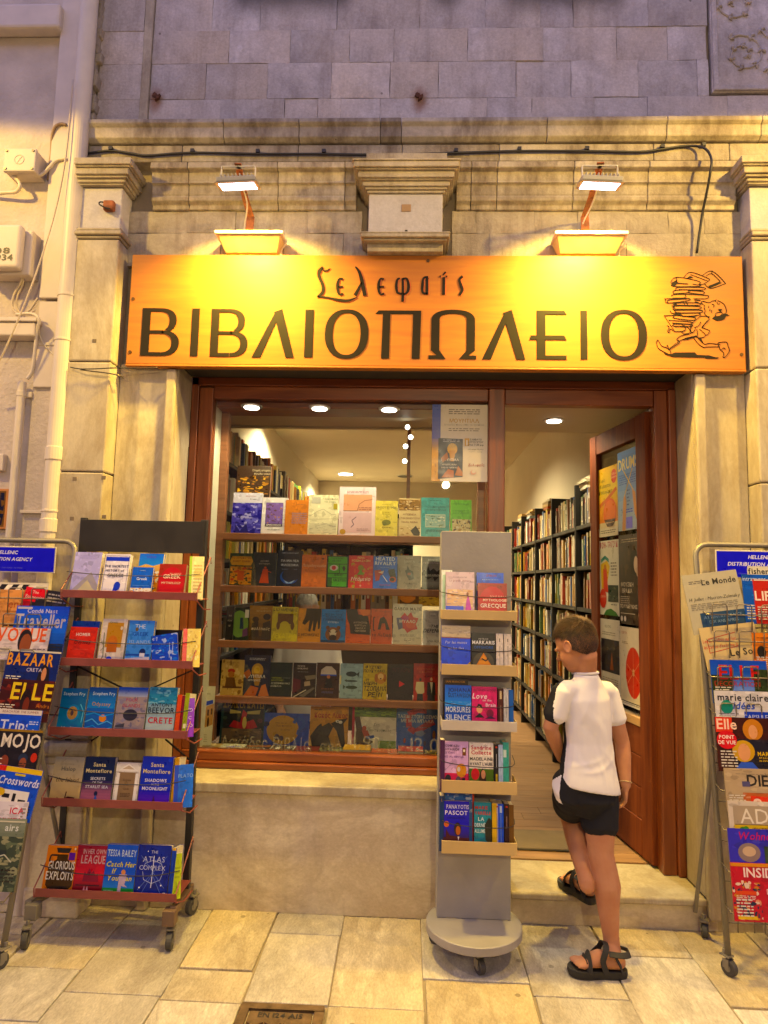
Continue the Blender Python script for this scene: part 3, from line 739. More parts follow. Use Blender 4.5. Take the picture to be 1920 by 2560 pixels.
hp(MB().box(1.4008, yF0 - .014, 0.154, 1.441, yF1, 2.699), 'shopfront_jamb', W, bevel=0.006)
hp(MB().box(-1.204, yF0 - .020, 0.613, 0.424, yF1, 0.648), 'bottom_rail', M_WOODH, bevel=0.006)
hp(MB().box(-1.203, yF0 + .004, 0.649, 0.424, yF1, 0.699), 'window_rail', M_WOODH, bevel=0.007)
# glass
def glass_mat(name, tintc=(1, 1, 1), refl=1.0):
    m = bpy.data.materials.new(name); m.use_nodes = True; n = m.node_tree.nodes; l = m.node_tree.links
    n.remove(n['Principled BSDF']); out = n['Material Output']
    tr = n.new('ShaderNodeBsdfTransparent'); tr.inputs[0].default_value = tintc + (1,)
    gl = n.new('ShaderNodeBsdfGlossy'); gl.inputs['Roughness'].default_value = 0.012
    fr = n.new('ShaderNodeFresnel'); fr.inputs[0].default_value = 1.45
    k = n.new('ShaderNodeMath'); k.operation = 'MULTIPLY'; k.inputs[1].default_value = refl * .8; l.new(fr.outputs[0], k.inputs[0])
    mx = n.new('ShaderNodeMixShader'); l.new(k.outputs[0], mx.inputs[0]); l.new(tr.outputs[0], mx.inputs[1]); l.new(gl.outputs[0], mx.inputs[2])
    l.new(mx.outputs[0], out.inputs[0]); return m
M_GLASS = glass_mat('window_glass', (0.97, 0.99, 0.96))
hp(MB().box(-1.125, 0.262, 0.699, 0.425, 0.268, 2.629), 'window_pane', M_GLASS)
# white vinyl lettering on the inside of the pane
mb = MB()
for txt, x0p, x1p, yb, yt, sz in (('Δεκάδες', 552, 668, 1871, 1838, .95), ('Βιβλία', 682, 778, 1876, 1842, .95), ('από', 800, 852, 1880, 1850, .7), ('4,90', 872, 950, 1872, 1836, .95), ('έως', 968, 1012, 1882, 1852, .7), ('12,0', 1026, 1096, 1878, 1842, .95)):
    V, F, w = text_shape(txt, 0.004); ax, az = at(x0p, yb, .2605); bx, _ = at(x1p, yb, .2605); _, tz = at(x0p, yt, .2605)
    kx = (bx - ax) / w; kz = (tz - az) / 0.73
    mb.add([(ax + x * kx, 0.2605, az + y * kz) for x, y in V], F)
M_VINYL = glass_mat('worn_vinyl', (0.97, 0.99, 0.96))
_n, _l = M_VINYL.node_tree.nodes, M_VINYL.node_tree.links
_d = _n.new('ShaderNodeBsdfDiffuse'); _d.inputs[0].default_value = (0.6, 0.58, 0.45, 1); _m = _n.new('ShaderNodeMixShader'); _m.inputs[0].default_value = .17
_o = _n['Material Output']; _s = _o.inputs[0].links[0].from_socket; _l.new(_s, _m.inputs[1]); _l.new(_d.outputs[0], _m.inputs[2]); _l.new(_m.outputs[0], _o.inputs[0])
hp(mb, 'vinyl_lettering', M_VINYL)

# --- the door leaf, opened into the shop: hinge at the right jamb
hin = Vector((1.325, 0.30, 0)); fre = Vector((1.215, 1.03, 0)); dd = fre - hin; DL = dd.length; du = dd.normalized()
dn = Vector((-du.y, du.x, 0))                      # towards the opening (camera sees this side)
if dn.x > 0: dn = -dn
def dpt(u, z, o=0.0):                            # u metres from the hinge, o towards the viewer side
    p = hin + du * u + dn * o; return Vector((p.x, p.y, z))
def dbox(mb, u0, u1, z0, z1, o0, o1):
    c = (dpt(u0, z0, o0) + dpt(u1, z1, o1)) / 2
    mb.obox(c, du * ((u1 - u0) / 2), dn * ((o1 - o0) / 2), (0, 0, (z1 - z0) / 2)); return mb
Z0, Z1 = 0.168, 2.600
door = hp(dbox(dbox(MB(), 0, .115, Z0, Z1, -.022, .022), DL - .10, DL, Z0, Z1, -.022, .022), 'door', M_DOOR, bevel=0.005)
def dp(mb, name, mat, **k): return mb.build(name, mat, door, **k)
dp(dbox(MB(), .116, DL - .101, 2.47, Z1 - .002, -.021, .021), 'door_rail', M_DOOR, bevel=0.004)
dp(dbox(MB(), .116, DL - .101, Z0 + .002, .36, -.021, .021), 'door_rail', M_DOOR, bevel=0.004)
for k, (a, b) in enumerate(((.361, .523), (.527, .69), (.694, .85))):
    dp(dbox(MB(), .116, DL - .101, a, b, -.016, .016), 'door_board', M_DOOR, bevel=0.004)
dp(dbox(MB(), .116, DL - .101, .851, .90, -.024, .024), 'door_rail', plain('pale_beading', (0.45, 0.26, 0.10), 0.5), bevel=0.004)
dp(dbox(MB(), .115, DL - .100, .899, 2.471, -.003, .003), 'door_pane', M_GLASS)
mb = MB(); hx = DL - .05
mb.cyl(dpt(hx, 1.22, .028), dn, 0.026, 0.010, 14).tube([dpt(hx, 1.22, .03), dpt(hx, 1.22, .062), dpt(hx - .02, 1.22, .07), dpt(hx - .10, 1.22, .07)], 0.009, 8)
dp(mb, 'door_handle', plain('brass', (0.55, 0.36, 0.12), 0.3, metal=0.9))

# ================================================================== the neighbouring house
nb = thing('plastered_house', 'neighbouring house with cream and pinkish rough plaster wall at the left edge', 'building', (-2.6, 0.2, 0))
MB().box(-5.2, -0.01, 0, -1.835, 0.35, 7.0).build('plaster_wall', M_PLAST, nb)
xa, za = at(0, 78, -.08)
MB().box(-5.2, -0.09, at(0, 68, -.09)[1], at(158, 60, -.05)[0], -0.011, at(0, 8, -.09)[1]).build('shop_fascia', M_DUCT, nb, bevel=0.015)
MB().box(-2.02, -0.028, 0.0, -1.86, -0.011, 3.0).build('pilaster_strip', M_PLAST, nb, bevel=0.006)
# ---- pipes, boxes and cables on it
def pipe(name, label, pts, r, mat, cat='pipe', n=16):
    t = thing(name, label, cat, pts[-1]); MB().tube(pts, r, n).build('pipe_run', mat, t, smooth=True); return t
def pc3(px, py, Y): return at3(px, py, Y)
top = pc3(186, -60, -.09); bot = pc3(137, 1500, -.09); X = pc3(172, 700, -.09).x
dpipe = thing('drainpipe', 'thick round cream drainpipe running the full height beside the pilaster', 'drainpipe', (X, -.09, 0))
jz = [5.6, at(180, 1136, -.09)[1], at(150, 1315, -.09)[1], 0.0]
for k, (a, b) in enumerate(zip(jz, jz[1:])):
    MB().cyl((X, -.09, (a + b) / 2), (0, 0, 1), 0.046, a - b, 24).build('pipe_length', M_PIPE, dpipe, smooth=False, bevel=0.002)
    if k: MB().cyl((X, -.09, a), (0, 0, 1), 0.051, 0.07, 24).build('socket_collar', M_PIPE, dpipe, bevel=0.004)
for py, w in ((742, 0), (853, 1), (1279, 1)):
    z = at(172, py, -.09)[1]
    mb = MB().cyl((X, -.09, z), (0, 0, 1), 0.0495, 0.012, 24)
    if w: mb.box(X - .19, -0.05, z - .008, X - .03, -0.012, z + .008)
    mb.build('pipe_clamp', M_PIPE, dpipe, bevel=0.002)
duct = thing('flat_duct', 'flat square section cream duct behind the round drainpipe', 'duct', (-1.98, -.03, 3))
xd0, xd1 = pc3(117, 500, -.05).x, pc3(160, 500, -.05).x
MB().box(xd0, -0.052, pc3(110, 745, -.05).z, xd1 + .02, -0.0285, 5.6).build('duct_run', M_DUCT, duct, bevel=0.005)
MB().box(xd0, -0.045, 2.6, xd1 + .03, -0.0285, pc3(110, 752, -.05).z).build('duct_run', M_DUCT, duct, bevel=0.005)
cp = thing('conduit', 'thin cream conduit tube with one saddle clip rising from the magazine rack', 'conduit', (-2.02, -.05, 0))
Xc = pc3(52, 1000, -.05).x
MB().cyl((Xc, -.05, (at(60, 955, -.05)[1] + 0.1) / 2), (0, 0, 1), 0.021, at(60, 955, -.05)[1] - 0.1, 16).build('tube', M_PIPE, cp, bevel=0.002)
z = at(60, 985, -.05)[1]
MB().cyl((Xc, -.05, z), (0, 0, 1), 0.024, 0.03, 16).box(Xc + .015, -0.04, z - .015, Xc + .05, -0.012, z + .015).build('saddle_clip', M_PIPE, cp, bevel=0.003)
# junction box
p0, p1 = pc3(6, 425, -.13), pc3(88, 370, -.13)
jb = thing('junction_box', 'cream square junction box with four corner screws and embossed round mark', 'electrical box', (p0.x, -.02, p0.z))
MB().box(p0.x, -0.10, p0.z, p1.x, -0.011, p1.z).build('box_body', M_DUCT, jb, bevel=0.006)
MB().box(p0.x - .003, -0.125, p0.z - .003, p1.x + .003, -0.101, p1.z + .003).build('box_lid', M_DUCT, jb, bevel=0.006)
mb = MB()
for x in (p0.x + .012, p1.x - .012):
    for z in (p0.z + .012, p1.z - .012): mb.cyl((x, -.127, z), (0, 1, 0), 0.007, 0.006, 10)
mb.build('screw', M_WIRE, jb)
cx, cz = (p0.x + p1.x) / 2, (p0.z + p1.z) / 2
mb = MB().tube([(cx + .026 * math.cos(t), -.1255, cz + .026 * math.sin(t)) for t in [2 * math.pi * k / 20 for k in range(21)]], 0.002, 4).bar((cx - .014, -.1255, cz - .02), (cx + .014, -.1255, cz + .02), .003)
mb.build('embossed_mark', M_DUCT, jb)
# meter box
p0, p1 = pc3(-60, 668, -.16), pc3(50, 560, -.16)
mbx = thing('meter_box', 'cream plastic meter box with rounded lid and painted black digits', 'electrical box', (p0.x, -.02, p0.z))
MB().box(p0.x, -0.10, p0.z - .012, p1.x + .035, -0.011, p1.z).build('box_back', M_DUCT, mbx, bevel=0.008)
MB().box(p0.x, -0.155, p0.z, p1.x + .004, -0.101, p1.z + .005).build('box_lid', M_DUCT, mbx, bevel=0.018, seg=4)
mb = MB()
for txt, pyb, pyt, px0, px1 in (('1108', 633, 618, -30, 25), ('03934', 650, 635, -40, 32)):
    V, F, w = text_shape(txt, 0.02); a = pc3(px0, pyb, -.157); b = pc3(px1, pyt, -.157); kx = (b.x - a.x) / w; kz = (b.z - a.z) / .73
    mb.add([(a.x + x * kx, -.1572, a.z + y * kz) for x, y in V], F)
mb.build('painted_digits', M_CABLE, mbx)
# horizontal trunking
p0, p1 = pc3(-60, 838, -.10), pc3(88, 805, -.10)
tr_ = thing('cable_trunking', 'white box trunking ending below the meter box', 'trunking', (p0.x, -.02, p0.z))
MB().box(p0.x, -0.10, p0.z, p1.x, -0.011, p1.z).build('trunking_body', M_DUCT, tr_, bevel=0.008)
MB().box(p0.x, -0.11, p1.z + .001, p1.x + .01, -0.011, p1.z + .022).build('trunking_lid', M_DUCT, tr_, bevel=0.004)
def cable(name, label, pix, r, mat, cat='cable'):
    pts = smooth_path([pc3(x, y, Y) for x, y, Y in pix], 5)
    return tag(MB().tube(pts, r, 6).build(name, mat, smooth=True), label, cat)
cable('cable', 'thin pale cable slanting down from the drainpipe top across the plaster wall', [(182, 200, -.145), (166, 380, -.15), (140, 520, -.15), (95, 670, -.17), (45, 800, -.17), (0, 900, -.15), (-30, 960, -.1)], 0.0045, M_CREAMC)
cable('cable', 'thick cream cable looping from the junction box to the left edge', [(30, 440, -.07), (46, 452, -.08), (50, 468, -.08), (38, 480, -.06), (10, 482, -.05), (-25, 487, -.03)], 0.010, M_PIPE)
cable('cable', 'pair of cream cables from the junction box up to the drainpipe', [(85, 440, -.07), (105, 436, -.07), (122, 420, -.07), (140, 402, -.06), (165, 396, -.06)], 0.009, M_PIPE)
cable('cable', 'brown cable bending round the top of the flat duct', [(166, 312, -.06), (150, 310, -.06), (136, 320, -.06), (130, 345, -.05), (128, 385, -.03), (120, 450, -.03)], 0.008, plain('brown_cable', (0.30, 0.20, 0.11), 0.6))
cable('cable', 'loop of tan cables hanging under the meter box', [(48, 670, -.08), (54, 700, -.06), (36, 735, -.05), (30, 765, -.05), (45, 785, -.05), (70, 780, -.05), (95, 745, -.05)], 0.006, M_CREAMC)
cable('cable', 'second tan cable tied beside the loop under the meter box', [(56, 670, -.07), (58, 705, -.05), (44, 740, -.05), (42, 768, -.04), (58, 786, -.05), (88, 776, -.1)], 0.005, M_CREAMC)
cable('cable', 'white cable bent down from the trunking end to the conduit', [(40, 787, -.10), (80, 785, -.10), (97, 800, -.10), (92, 835, -.08), (85, 900, -.06), (80, 930, -.05), (68, 948, -.05)], 0.009, M_PIPE)
cable('cable', 'pale cable drooping from the trunking to the drainpipe clamp', [(98, 805, -.09), (100, 840, -.06), (115, 868, -.05), (142, 893, -.05), (160, 905, -.06)], 0.004, M_PIPE)
cable('cable', 'black cable clipped along the fascia then dropping to the sign', [(190, 385, -.06), (215, 384, -.058), (275, 377, -.056), (330, 384, -.056), (370, 389, -.056), (480, 382, -.056), (640, 385, -.056), (800, 385, -.056), (960, 387, -.056), (1120, 383, -.056), (1290, 378, -.056), (1460, 378, -.056), (1600, 380, -.056), (1655, 373, -.056), (1720, 365, -.056), (1760, 370, -.085), (1778, 395, -.14), (1776, 430, -.14), (1765, 490, -.09), (1755, 540, -.05), (1742, 632, -.03)], 0.0065, M_CABLE)
mb = MB()
for px, py in ((278, 375), (482, 381), (645, 382), (810, 382), (1140, 380), (1298, 376), (1467, 375), (1655, 370), (1758, 366)):
    p = pc3(px, py, -.052); mb.box(p.x - .010, -.066, p.z - .004, p.x + .010, -.0455, p.z + .014)
tag(mb.build('cable_clip', M_CABLE), 'small clips holding the black cable to the fascia', 'cable clips', kind='stuff')
cable('cable', 'thin dark wire strung from the drainpipe to the sign corner', [(176, 918, -.12), (200, 922, -.13), (240, 922, -.14), (280, 920, -.14), (330, 920, -.10), (395, 920, -.07)], 0.003, M_CABLE)
cable('cable', 'twisted wire end sagging below the sign corner', [(200, 924, -.13), (230, 928, -.125), (270, 933, -.125), (300, 939, -.10), (308, 946, -.06)], 0.0035, M_WIRE)
# small house plate at the left edge
p0, p1 = pc3(-30, 1322, -.03), pc3(27, 1222, -.03)
pl = thing('orange_plate', 'orange framed plate with dark blue marks at the left edge', 'plate', (p0.x, -.02, p0.z))
MB().box(p0.x, -0.03, p0.z, p1.x, -0.011, p1.z).build('plate_board', plain('orange_plate', (0.55, 0.22, 0.05), 0.5), pl, bevel=0.003)
q = Plane((p0.x, -.0305, p1.z), (p1.x - p0.x, 0, 0), (0, 0, p0.z - p1.z)); mb = MB()
art(mb, 'r 0 .06 .78 .94#7a5a35|p .5 .1 .7 .1 .72 .3 .55 .28 .6 .45 .74 .4 .7 .55 .5 .52#101838|p .52 .62 .74 .62 .66 .9 .56 .9 .62 .72 .52 .72#101838', q); mb.build('plate_print', INK, pl)
p0, p1 = pc3(-20, 1176, -.05), pc3(9, 1134, -.05)
tag(MB().box(p0.x, -0.05, p0.z, p1.x, -0.011, p1.z).build('doorbell_box', M_DUCT, bevel=0.006), 'small white bell box at the left edge of the plaster wall', 'bell box')

hp(MB().box(2.36, -0.004, 0, 3.2, 0.034, 3.60), 'marble_panel', M_MARB, bevel=0.004)
# ---- the house across the lane (behind the photographer; it closes the lane and shows only in the window's reflections)
oh = thing('opposite_house', 'plain plastered house across the lane with shuttered windows', 'building', (0, -8.5, 0))
MB().box(-14, -9.4, 0, 14, -9.0, 9.5).build('wall', plain('ochre_plaster', (0.42, 0.33, 0.22), .9, bump=.4), oh)
for x in (-6, -3, 0, 3, 6):
    for z in (1.2, 4.6):
        MB().box(x - .55, -8.995, z, x + .55, -8.95, z + 1.8).build('shutter', plain('green_shutter', (0.07, 0.10, 0.07), .6), oh, bevel=.01)
# ================================================================== shop sign
sx0, sx1, sz0, sz1 = -1.512, 1.690, 2.714, 3.330
YS = -0.060
M_SIGN = wood('orange_varnished_ply', (0.36, 0.112, 0.003), (0.44, 0.155, 0.005), rough=0.55, coat=0.03, horiz=True)
M_SLET = plain('dark_brown_letter', (0.014, 0.010, 0.007), 0.6, sp=0.15)
sign = thing('shop_sign', 'long orange wooden shop sign with large dark Greek capitals and a running book carrier', 'sign', (0, -.02, sz0))
MB().box(sx0, YS, sz0 + .012, sx1, -0.016, sz1).build('sign_board', M_SIGN, sign, bevel=0.004)
MB().box(sx0, YS - .004, sz0, sx1, -0.016, sz0 + .0115).build('bottom_lath', M_SIGN, sign, bevel=0.003)
mb = MB()
for px, py in ((333, 747), (325, 880), (1070, 652), (1854, 886)):
    mb.cyl(at3(px, py, YS - .001), (0, 1, 0), 0.009, 0.004, 10)
mb.build('screw_head', plain('old_screw', (0.10, 0.05, 0.02), 0.5, metal=0.6), sign)
TH = 0.0025
def L(poly, px0, px1, pyt, pyb, n='letter'):
    """letter outline in unit box (u right, v up) over a pixel box at mid height"""
    ax, zb = at(px0, pyb, YS); bx, zt = at(px1, pyt, YS)
    axm = at(px0, (pyt + pyb) / 2, YS)[0]; bxm = at(px1, (pyt + pyb) / 2, YS)[0]
    mb = MB()
    for i_, pl_ in enumerate(poly):
        mb.prism([(axm + u * (bxm - axm), zb + v * (zt - zb)) for u, v in pl_], YS - TH - .00008 * (i_ % 7), YS + .001)
    return mb.build(n, M_SLET, sign)
def arc(cx, cy_, rx, ry, a0, a1, n=14, p=1.0):
    out = []
    for k in range(n + 1):
        t = math.radians(a0 + (a1 - a0) * k / n); c, s_ = math.cos(t), math.sin(t)
        out.append((cx + rx * math.copysign(abs(c) ** p, c), cy_ + ry * math.copysign(abs(s_) ** p, s_)))
    return out
def ringpoly(o, i):
    """quads between two equally long open curves"""
    return [[o[k], o[k + 1], i[k + 1], i[k]] for k in range(len(o) - 1)]
def let_B():
    pl_ = [[(0, 0), (.215, 0), (.215, 1), (0, 1)]]
    pl_ += [[(.2, .93), (.5, .93), (.5, 1), (.2, 1)], [(.2, .465), (.58, .465), (.58, .53), (.2, .53)], [(.2, 0), (.52, 0), (.52, .072), (.2, .072)]]
    pl_ += ringpoly(arc(.48, .74, .43, .26, 90, -60, 12, .85), arc(.48, .73, .245, .2, 90, -60, 12, .85))
    pl_ += ringpoly(arc(.53, .265, .47, .265, 90, -90, 14, .85), arc(.53, .268, .275, .197, 90, -90, 14, .85))
    return pl_
def let_O():
    return ringpoly(arc(.5, .5, .5, .5, 0, 360, 36, .88), arc(.5, .5, .32, .427, 0, 360, 36, .88))
def let_I(): return [[(0, 0), (1, 0), (1, 1), (0, 1)]]
def let_La(): return [[(0, 0), (.205, 0), (.545, .72), (.80, 0), (1, 0), (.685, 1), (.48, .935), (.495, .90)]]
def let_Pi(): return [[(0, .93), (1, .93), (1, 1), (.065, 1)], [(.14, 0), (.315, 0), (.325, .94), (.16, .94)], [(.81, 0), (.985, 0), (1, .94), (.825, .94)]]
def let_Om():
    pl_ = ringpoly(arc(.51, .78, .46, .22, 180, 0, 20, .85), arc(.51, .80, .285, .12, 180, 0, 20, .85))
    pl_ += [[(.05, .17), (.225, .17), (.225, .82), (.05, .80)], [(.795, .17), (.97, .17), (.97, .80), (.795, .82)]]
    pl_ += [[(.05, .172), (.17, .07), (0, .07), (0, 0), (.355, 0), (.225, .172)], [(.97, .172), (.795, .172), (.64, 0), (1, 0), (1, .07), (.83, .07)]]
    return pl_
def let_E(): return [[(.20, 0), (.43, 0), (.43, 1), (.20, 1)], [(.42, .92), (1.0, .92), (.93, 1), (.42, 1)], [(0, .40), (.99, .40), (.93, .485), (.04, .485)], [(.42, 0), (.99, 0), (.99, .075), (.42, .075)]]
for f, a, b, t, bt in ((let_B, 354, 449, 771, 889), (let_I, 478, 497, 772, 890), (let_B, 527, 620, 773, 891), (let_La, 632, 737, 773, 893), (let_I, 762, 783, 775, 893), (let_O, 812, 921, 774, 896),
                       (let_Pi, 938, 1052, 777, 896), (let_Om, 1072, 1191, 775, 897), (let_La, 1206, 1313, 775, 898), (let_E, 1323, 1417, 777, 898), (let_I, 1451, 1468, 777, 898), (let_O, 1502, 1617, 775, 900)):
    L(f(), a, b, t, bt)
# small calligraphic name: strokes (x, y, width) in zoom units
def strokes(lst, org, sc, n='letter', y=YS, mat=None, parent=None, dy=0.0):
    mb = MB(); cxp = 0
    for st in lst:
        P = smooth_path([Vector((a, b, w)) for a, b, w in st], 4)
        Lf, Rt = [], []
        for i, p in enumerate(P):
            d = (P[min(i + 1, len(P) - 1)] - P[max(i - 1, 0)]); d = Vector((d.x, d.y)).normalized(); nx, ny = -d.y, d.x; w = p.z / 2
            for lst_, sg in ((Lf, 1), (Rt, -1)):
                q = at3(org[0] + (p.x + nx * w * sg) * sc, org[1] + (p.y + ny * w * sg) * sc, y); lst_.append(q)
        for i in range(len(P) - 1):
            mb.add([Lf[i], Lf[i + 1], Rt[i + 1], Rt[i]] + [v + Vector((0, -TH - dy, 0)) for v in (Lf[i], Lf[i + 1], Rt[i + 1], Rt[i])],
                   [(4, 5, 6, 7), (0, 1, 5, 4), (2, 3, 7, 6), (1, 2, 6, 5), (3, 0, 4, 7)])
    return mb.build(n, mat or M_SLET, parent or sign)
NAME = [
    [[(245, 118, 8), (215, 140, 14), (188, 138, 12), (170, 120, 10)], [(180, 105, 20), (148, 140, 34), (142, 190, 30), (175, 270, 28), (180, 330, 28), (150, 370, 24), (125, 385, 14)], [(128, 382, 14), (220, 392, 14), (330, 415, 24), (420, 420, 22), (500, 388, 6)]],
    [[(365, 222, 22), (335, 215, 14), (318, 260, 26), (318, 320, 26), (335, 362, 18), (368, 355, 18)], [(322, 292, 16), (366, 290, 16)]],
    [[(485, 102, 12), (520, 150, 26), (545, 230, 34), (575, 375, 34)], [(545, 250, 16), (510, 320, 26), (482, 372, 34)]],
    [[(752, 222, 22), (722, 215, 14), (705, 260, 26), (705, 320, 26), (722, 362, 18), (756, 355, 18)], [(709, 292, 16), (754, 290, 16)]],
    [[(905, 212, 14), (880, 225, 20), (870, 285, 26), (882, 345, 22), (925, 358, 16)], [(930, 210, 18), (932, 300, 24), (930, 430, 26)], [(930, 215, 14), (970, 218, 20), (986, 285, 28), (972, 345, 22), (932, 360, 14)]],
    [[(1170, 200, 18), (1130, 208, 18), (1117, 270, 26), (1120, 345, 22), (1160, 355, 16)], [(1160, 205, 24), (1160, 362, 26)]],
    [[(1318, 200, 26), (1316, 365, 28)], [(1278, 190, 14), (1290, 195, 16)], [(1338, 190, 14), (1350, 195, 14)], [(1312, 178, 10), (1336, 152, 18)]],
    [[(1495, 192, 24), (1465, 225, 22), (1480, 280, 28), (1492, 325, 26), (1465, 368, 22)]],
]
M_SHAD = plain('orange_letter_edge', (0.55, 0.12, 0.01), 0.5)
for g in NAME:
    strokes([[(a + 8, b + 6, w + 3) for a, b, w in st] for st in g], (760, 640), 440 / 1659, 'letter_edge', YS + .0012, M_SHAD)
    strokes(g, (760, 640), 440 / 1659, 'letter', YS - .0012)
# emblem: thin line drawing of a man running under a pile of books
def ln(w, *p): return [(p[i], p[i + 1], w) for i in range(0, len(p), 2)]
EMB = [ln(10, 270, 350, 385, 250, 800, 325, 800, 390, 690, 380), ln(9, 385, 250, 395, 350, 600, 375), ln(10, 520, 260, 650, 155, 985, 275, 980, 325, 860, 390, 810, 370), ln(8, 650, 200, 975, 322),
       ln(10, 865, 225, 1050, 132, 1290, 345, 1265, 385, 1025, 460, 915, 375), ln(8, 940, 230, 1050, 185, 1210, 330), ln(8, 1050, 135, 1055, 185),
       ln(10, 290, 395, 350, 425, 815, 420, 805, 385), ln(8, 405, 370, 600, 380), ln(10, 370, 480, 425, 440, 890, 445, 870, 490, 430, 480), ln(10, 325, 555, 340, 500, 590, 490, 590, 540, 330, 560),
       ln(10, 600, 500, 885, 520, 870, 570, 600, 540), ln(10, 290, 605, 320, 580, 560, 570, 960, 595, 980, 625, 950, 655, 700, 655), ln(9, 310, 640, 545, 635, 545, 580),
       ln(10, 175, 665, 190, 655, 600, 650, 600, 690, 230, 735, 175, 700, 175, 665), ln(8, 230, 735, 230, 680, 580, 660), ln(10, 720, 680, 840, 690), ln(10, 730, 710, 800, 725), ln(10, 385, 770, 390, 735, 800, 735, 800, 775, 385, 775),
       ln(9, 510, 710, 540, 775), ln(9, 560, 710, 600, 770), ln(10, 300, 770, 320, 830, 350, 820, 350, 790, 800, 800, 800, 850, 350, 850), ln(10, 380, 870, 830, 870, 830, 915, 380, 915, 380, 870), ln(9, 310, 850, 370, 880),
       ln(10, 265, 880, 300, 930, 460, 940, 470, 980), ln(10, 480, 930, 800, 925, 800, 965, 490, 990), ln(11, 150, 975, 420, 970, 720, 1010, 690, 1060, 340, 1020, 340, 980), ln(10, 150, 975, 330, 1240, 345, 1275), ln(9, 235, 1060, 650, 1090, 640, 1130, 300, 1110),
       ln(9, 330, 1130, 660, 1140, 650, 1175, 330, 1170, 330, 1130), ln(10, 340, 1180, 530, 1185, 550, 1220, 520, 1265, 340, 1275), ln(9, 205, 1160, 245, 1190, 215, 1265, 245, 1290, 265, 1225, 330, 1265),
       # head
       ln(10, 920, 790, 850, 730, 880, 705, 1000, 730, 1050, 700, 1115, 690), ln(10, 1160, 690, 1270, 750, 1320, 850, 1320, 920), ln(9, 915, 780, 905, 830, 925, 880, 910, 930, 960, 985, 1010, 995), ln(8, 995, 790, 985, 830), ln(8, 1020, 850, 1005, 890), ln(8, 1050, 870, 1040, 920),
       ln(9, 1050, 760, 1090, 770, 1085, 815), ln(8, 1150, 720, 1160, 760), ln(8, 1190, 735, 1185, 770), ln(9, 1110, 960, 1150, 915, 1240, 915, 1230, 960, 1150, 995, 1110, 960),
       # coat, arm
       ln(10, 830, 985, 740, 1060, 660, 1140, 670, 1200, 640, 1200), ln(10, 830, 985, 940, 985, 1000, 1040, 900, 1150, 860, 1200), ln(9, 720, 1200, 800, 1160, 840, 1090), ln(9, 640, 1200, 660, 1280, 700, 1290), ln(9, 740, 1220, 700, 1280, 640, 1310), ln(9, 490, 1150, 600, 1200, 640, 1270, 600, 1310, 500, 1310, 495, 1270, 540, 1250),
       ln(9, 860, 1200, 1000, 1250, 1000, 1280, 970, 1330, 930, 1340), ln(9, 770, 1230, 780, 1340, 770, 1380, 850, 1390, 910, 1370, 920, 1320, 820, 1230),
       # legs and shoes
       ln(10, 630, 1320, 480, 1350, 400, 1400, 395, 1440, 430, 1455, 250, 1590), ln(10, 770, 1370, 480, 1430, 420, 1500, 250, 1610), ln(10, 710, 1400, 800, 1510, 900, 1575, 940, 1565, 1200, 1560), ln(10, 790, 1400, 910, 1510, 1000, 1495, 1210, 1520),
       ln(10, 5, 1465, 35, 1435, 100, 1540, 180, 1570, 225, 1600, 270, 1640, 255, 1705, 100, 1630, 30, 1570, 5, 1465), ln(9, 150, 1680, 225, 1720, 255, 1700), ln(9, 195, 1550, 215, 1530, 235, 1600),
       ln(10, 1165, 1485, 1320, 1470, 1355, 1545, 1380, 1640, 1300, 1755, 1260, 1750, 1275, 1680, 1210, 1620, 1190, 1570, 1165, 1485), ln(9, 1230, 1620, 1270, 1580, 1310, 1610)]
strokes(EMB, (1640, 660), 220 / 1659, 'emblem_line', YS)
FILL = [[(395, 300), (400, 370), (345, 430), (290, 400), (285, 355)], [(575, 270), (640, 225), (700, 260), (640, 265)], [(985, 415), (1190, 335), (1235, 360), (1010, 455)], [(1060, 1030), (1090, 990), (1210, 985), (1260, 940), (1310, 930), (1385, 975), (1320, 980), (1290, 1040), (1240, 1060), (1150, 1075)],
        [(1170, 850), (1245, 850), (1225, 900), (1180, 880)], [(470, 1435), (560, 1390), (760, 1345), (770, 1370), (600, 1425)], [(790, 1400), (850, 1405), (895, 1500), (870, 1480)], [(240, 1720), (350, 1670), (730, 1668), (770, 1715), (1000, 1725), (1120, 1760), (1180, 1760), (1160, 1785), (940, 1785), (920, 1765), (600, 1760), (300, 1750)],
        [(540, 995), (790, 965), (720, 1005)], [(620, 480), (880, 485), (850, 500)], [(310, 740), (380, 740), (380, 770), (330, 780)], [(300, 925), (460, 940), (460, 975), (380, 965)], [(1110, 690), (1135, 660), (1120, 720)], [(860, 1180), (975, 1050), (960, 1080), (880, 1200)]]
mb = MB()
for f in FILL:
    mb.prism([(lambda q: (q.x, q.z))(at3(1640 + a * 220 / 1659, 660 + b * 220 / 1659, YS)) for a, b in f], YS - TH, YS + .001)
mb.build('emblem_fill', M_SLET, sign)

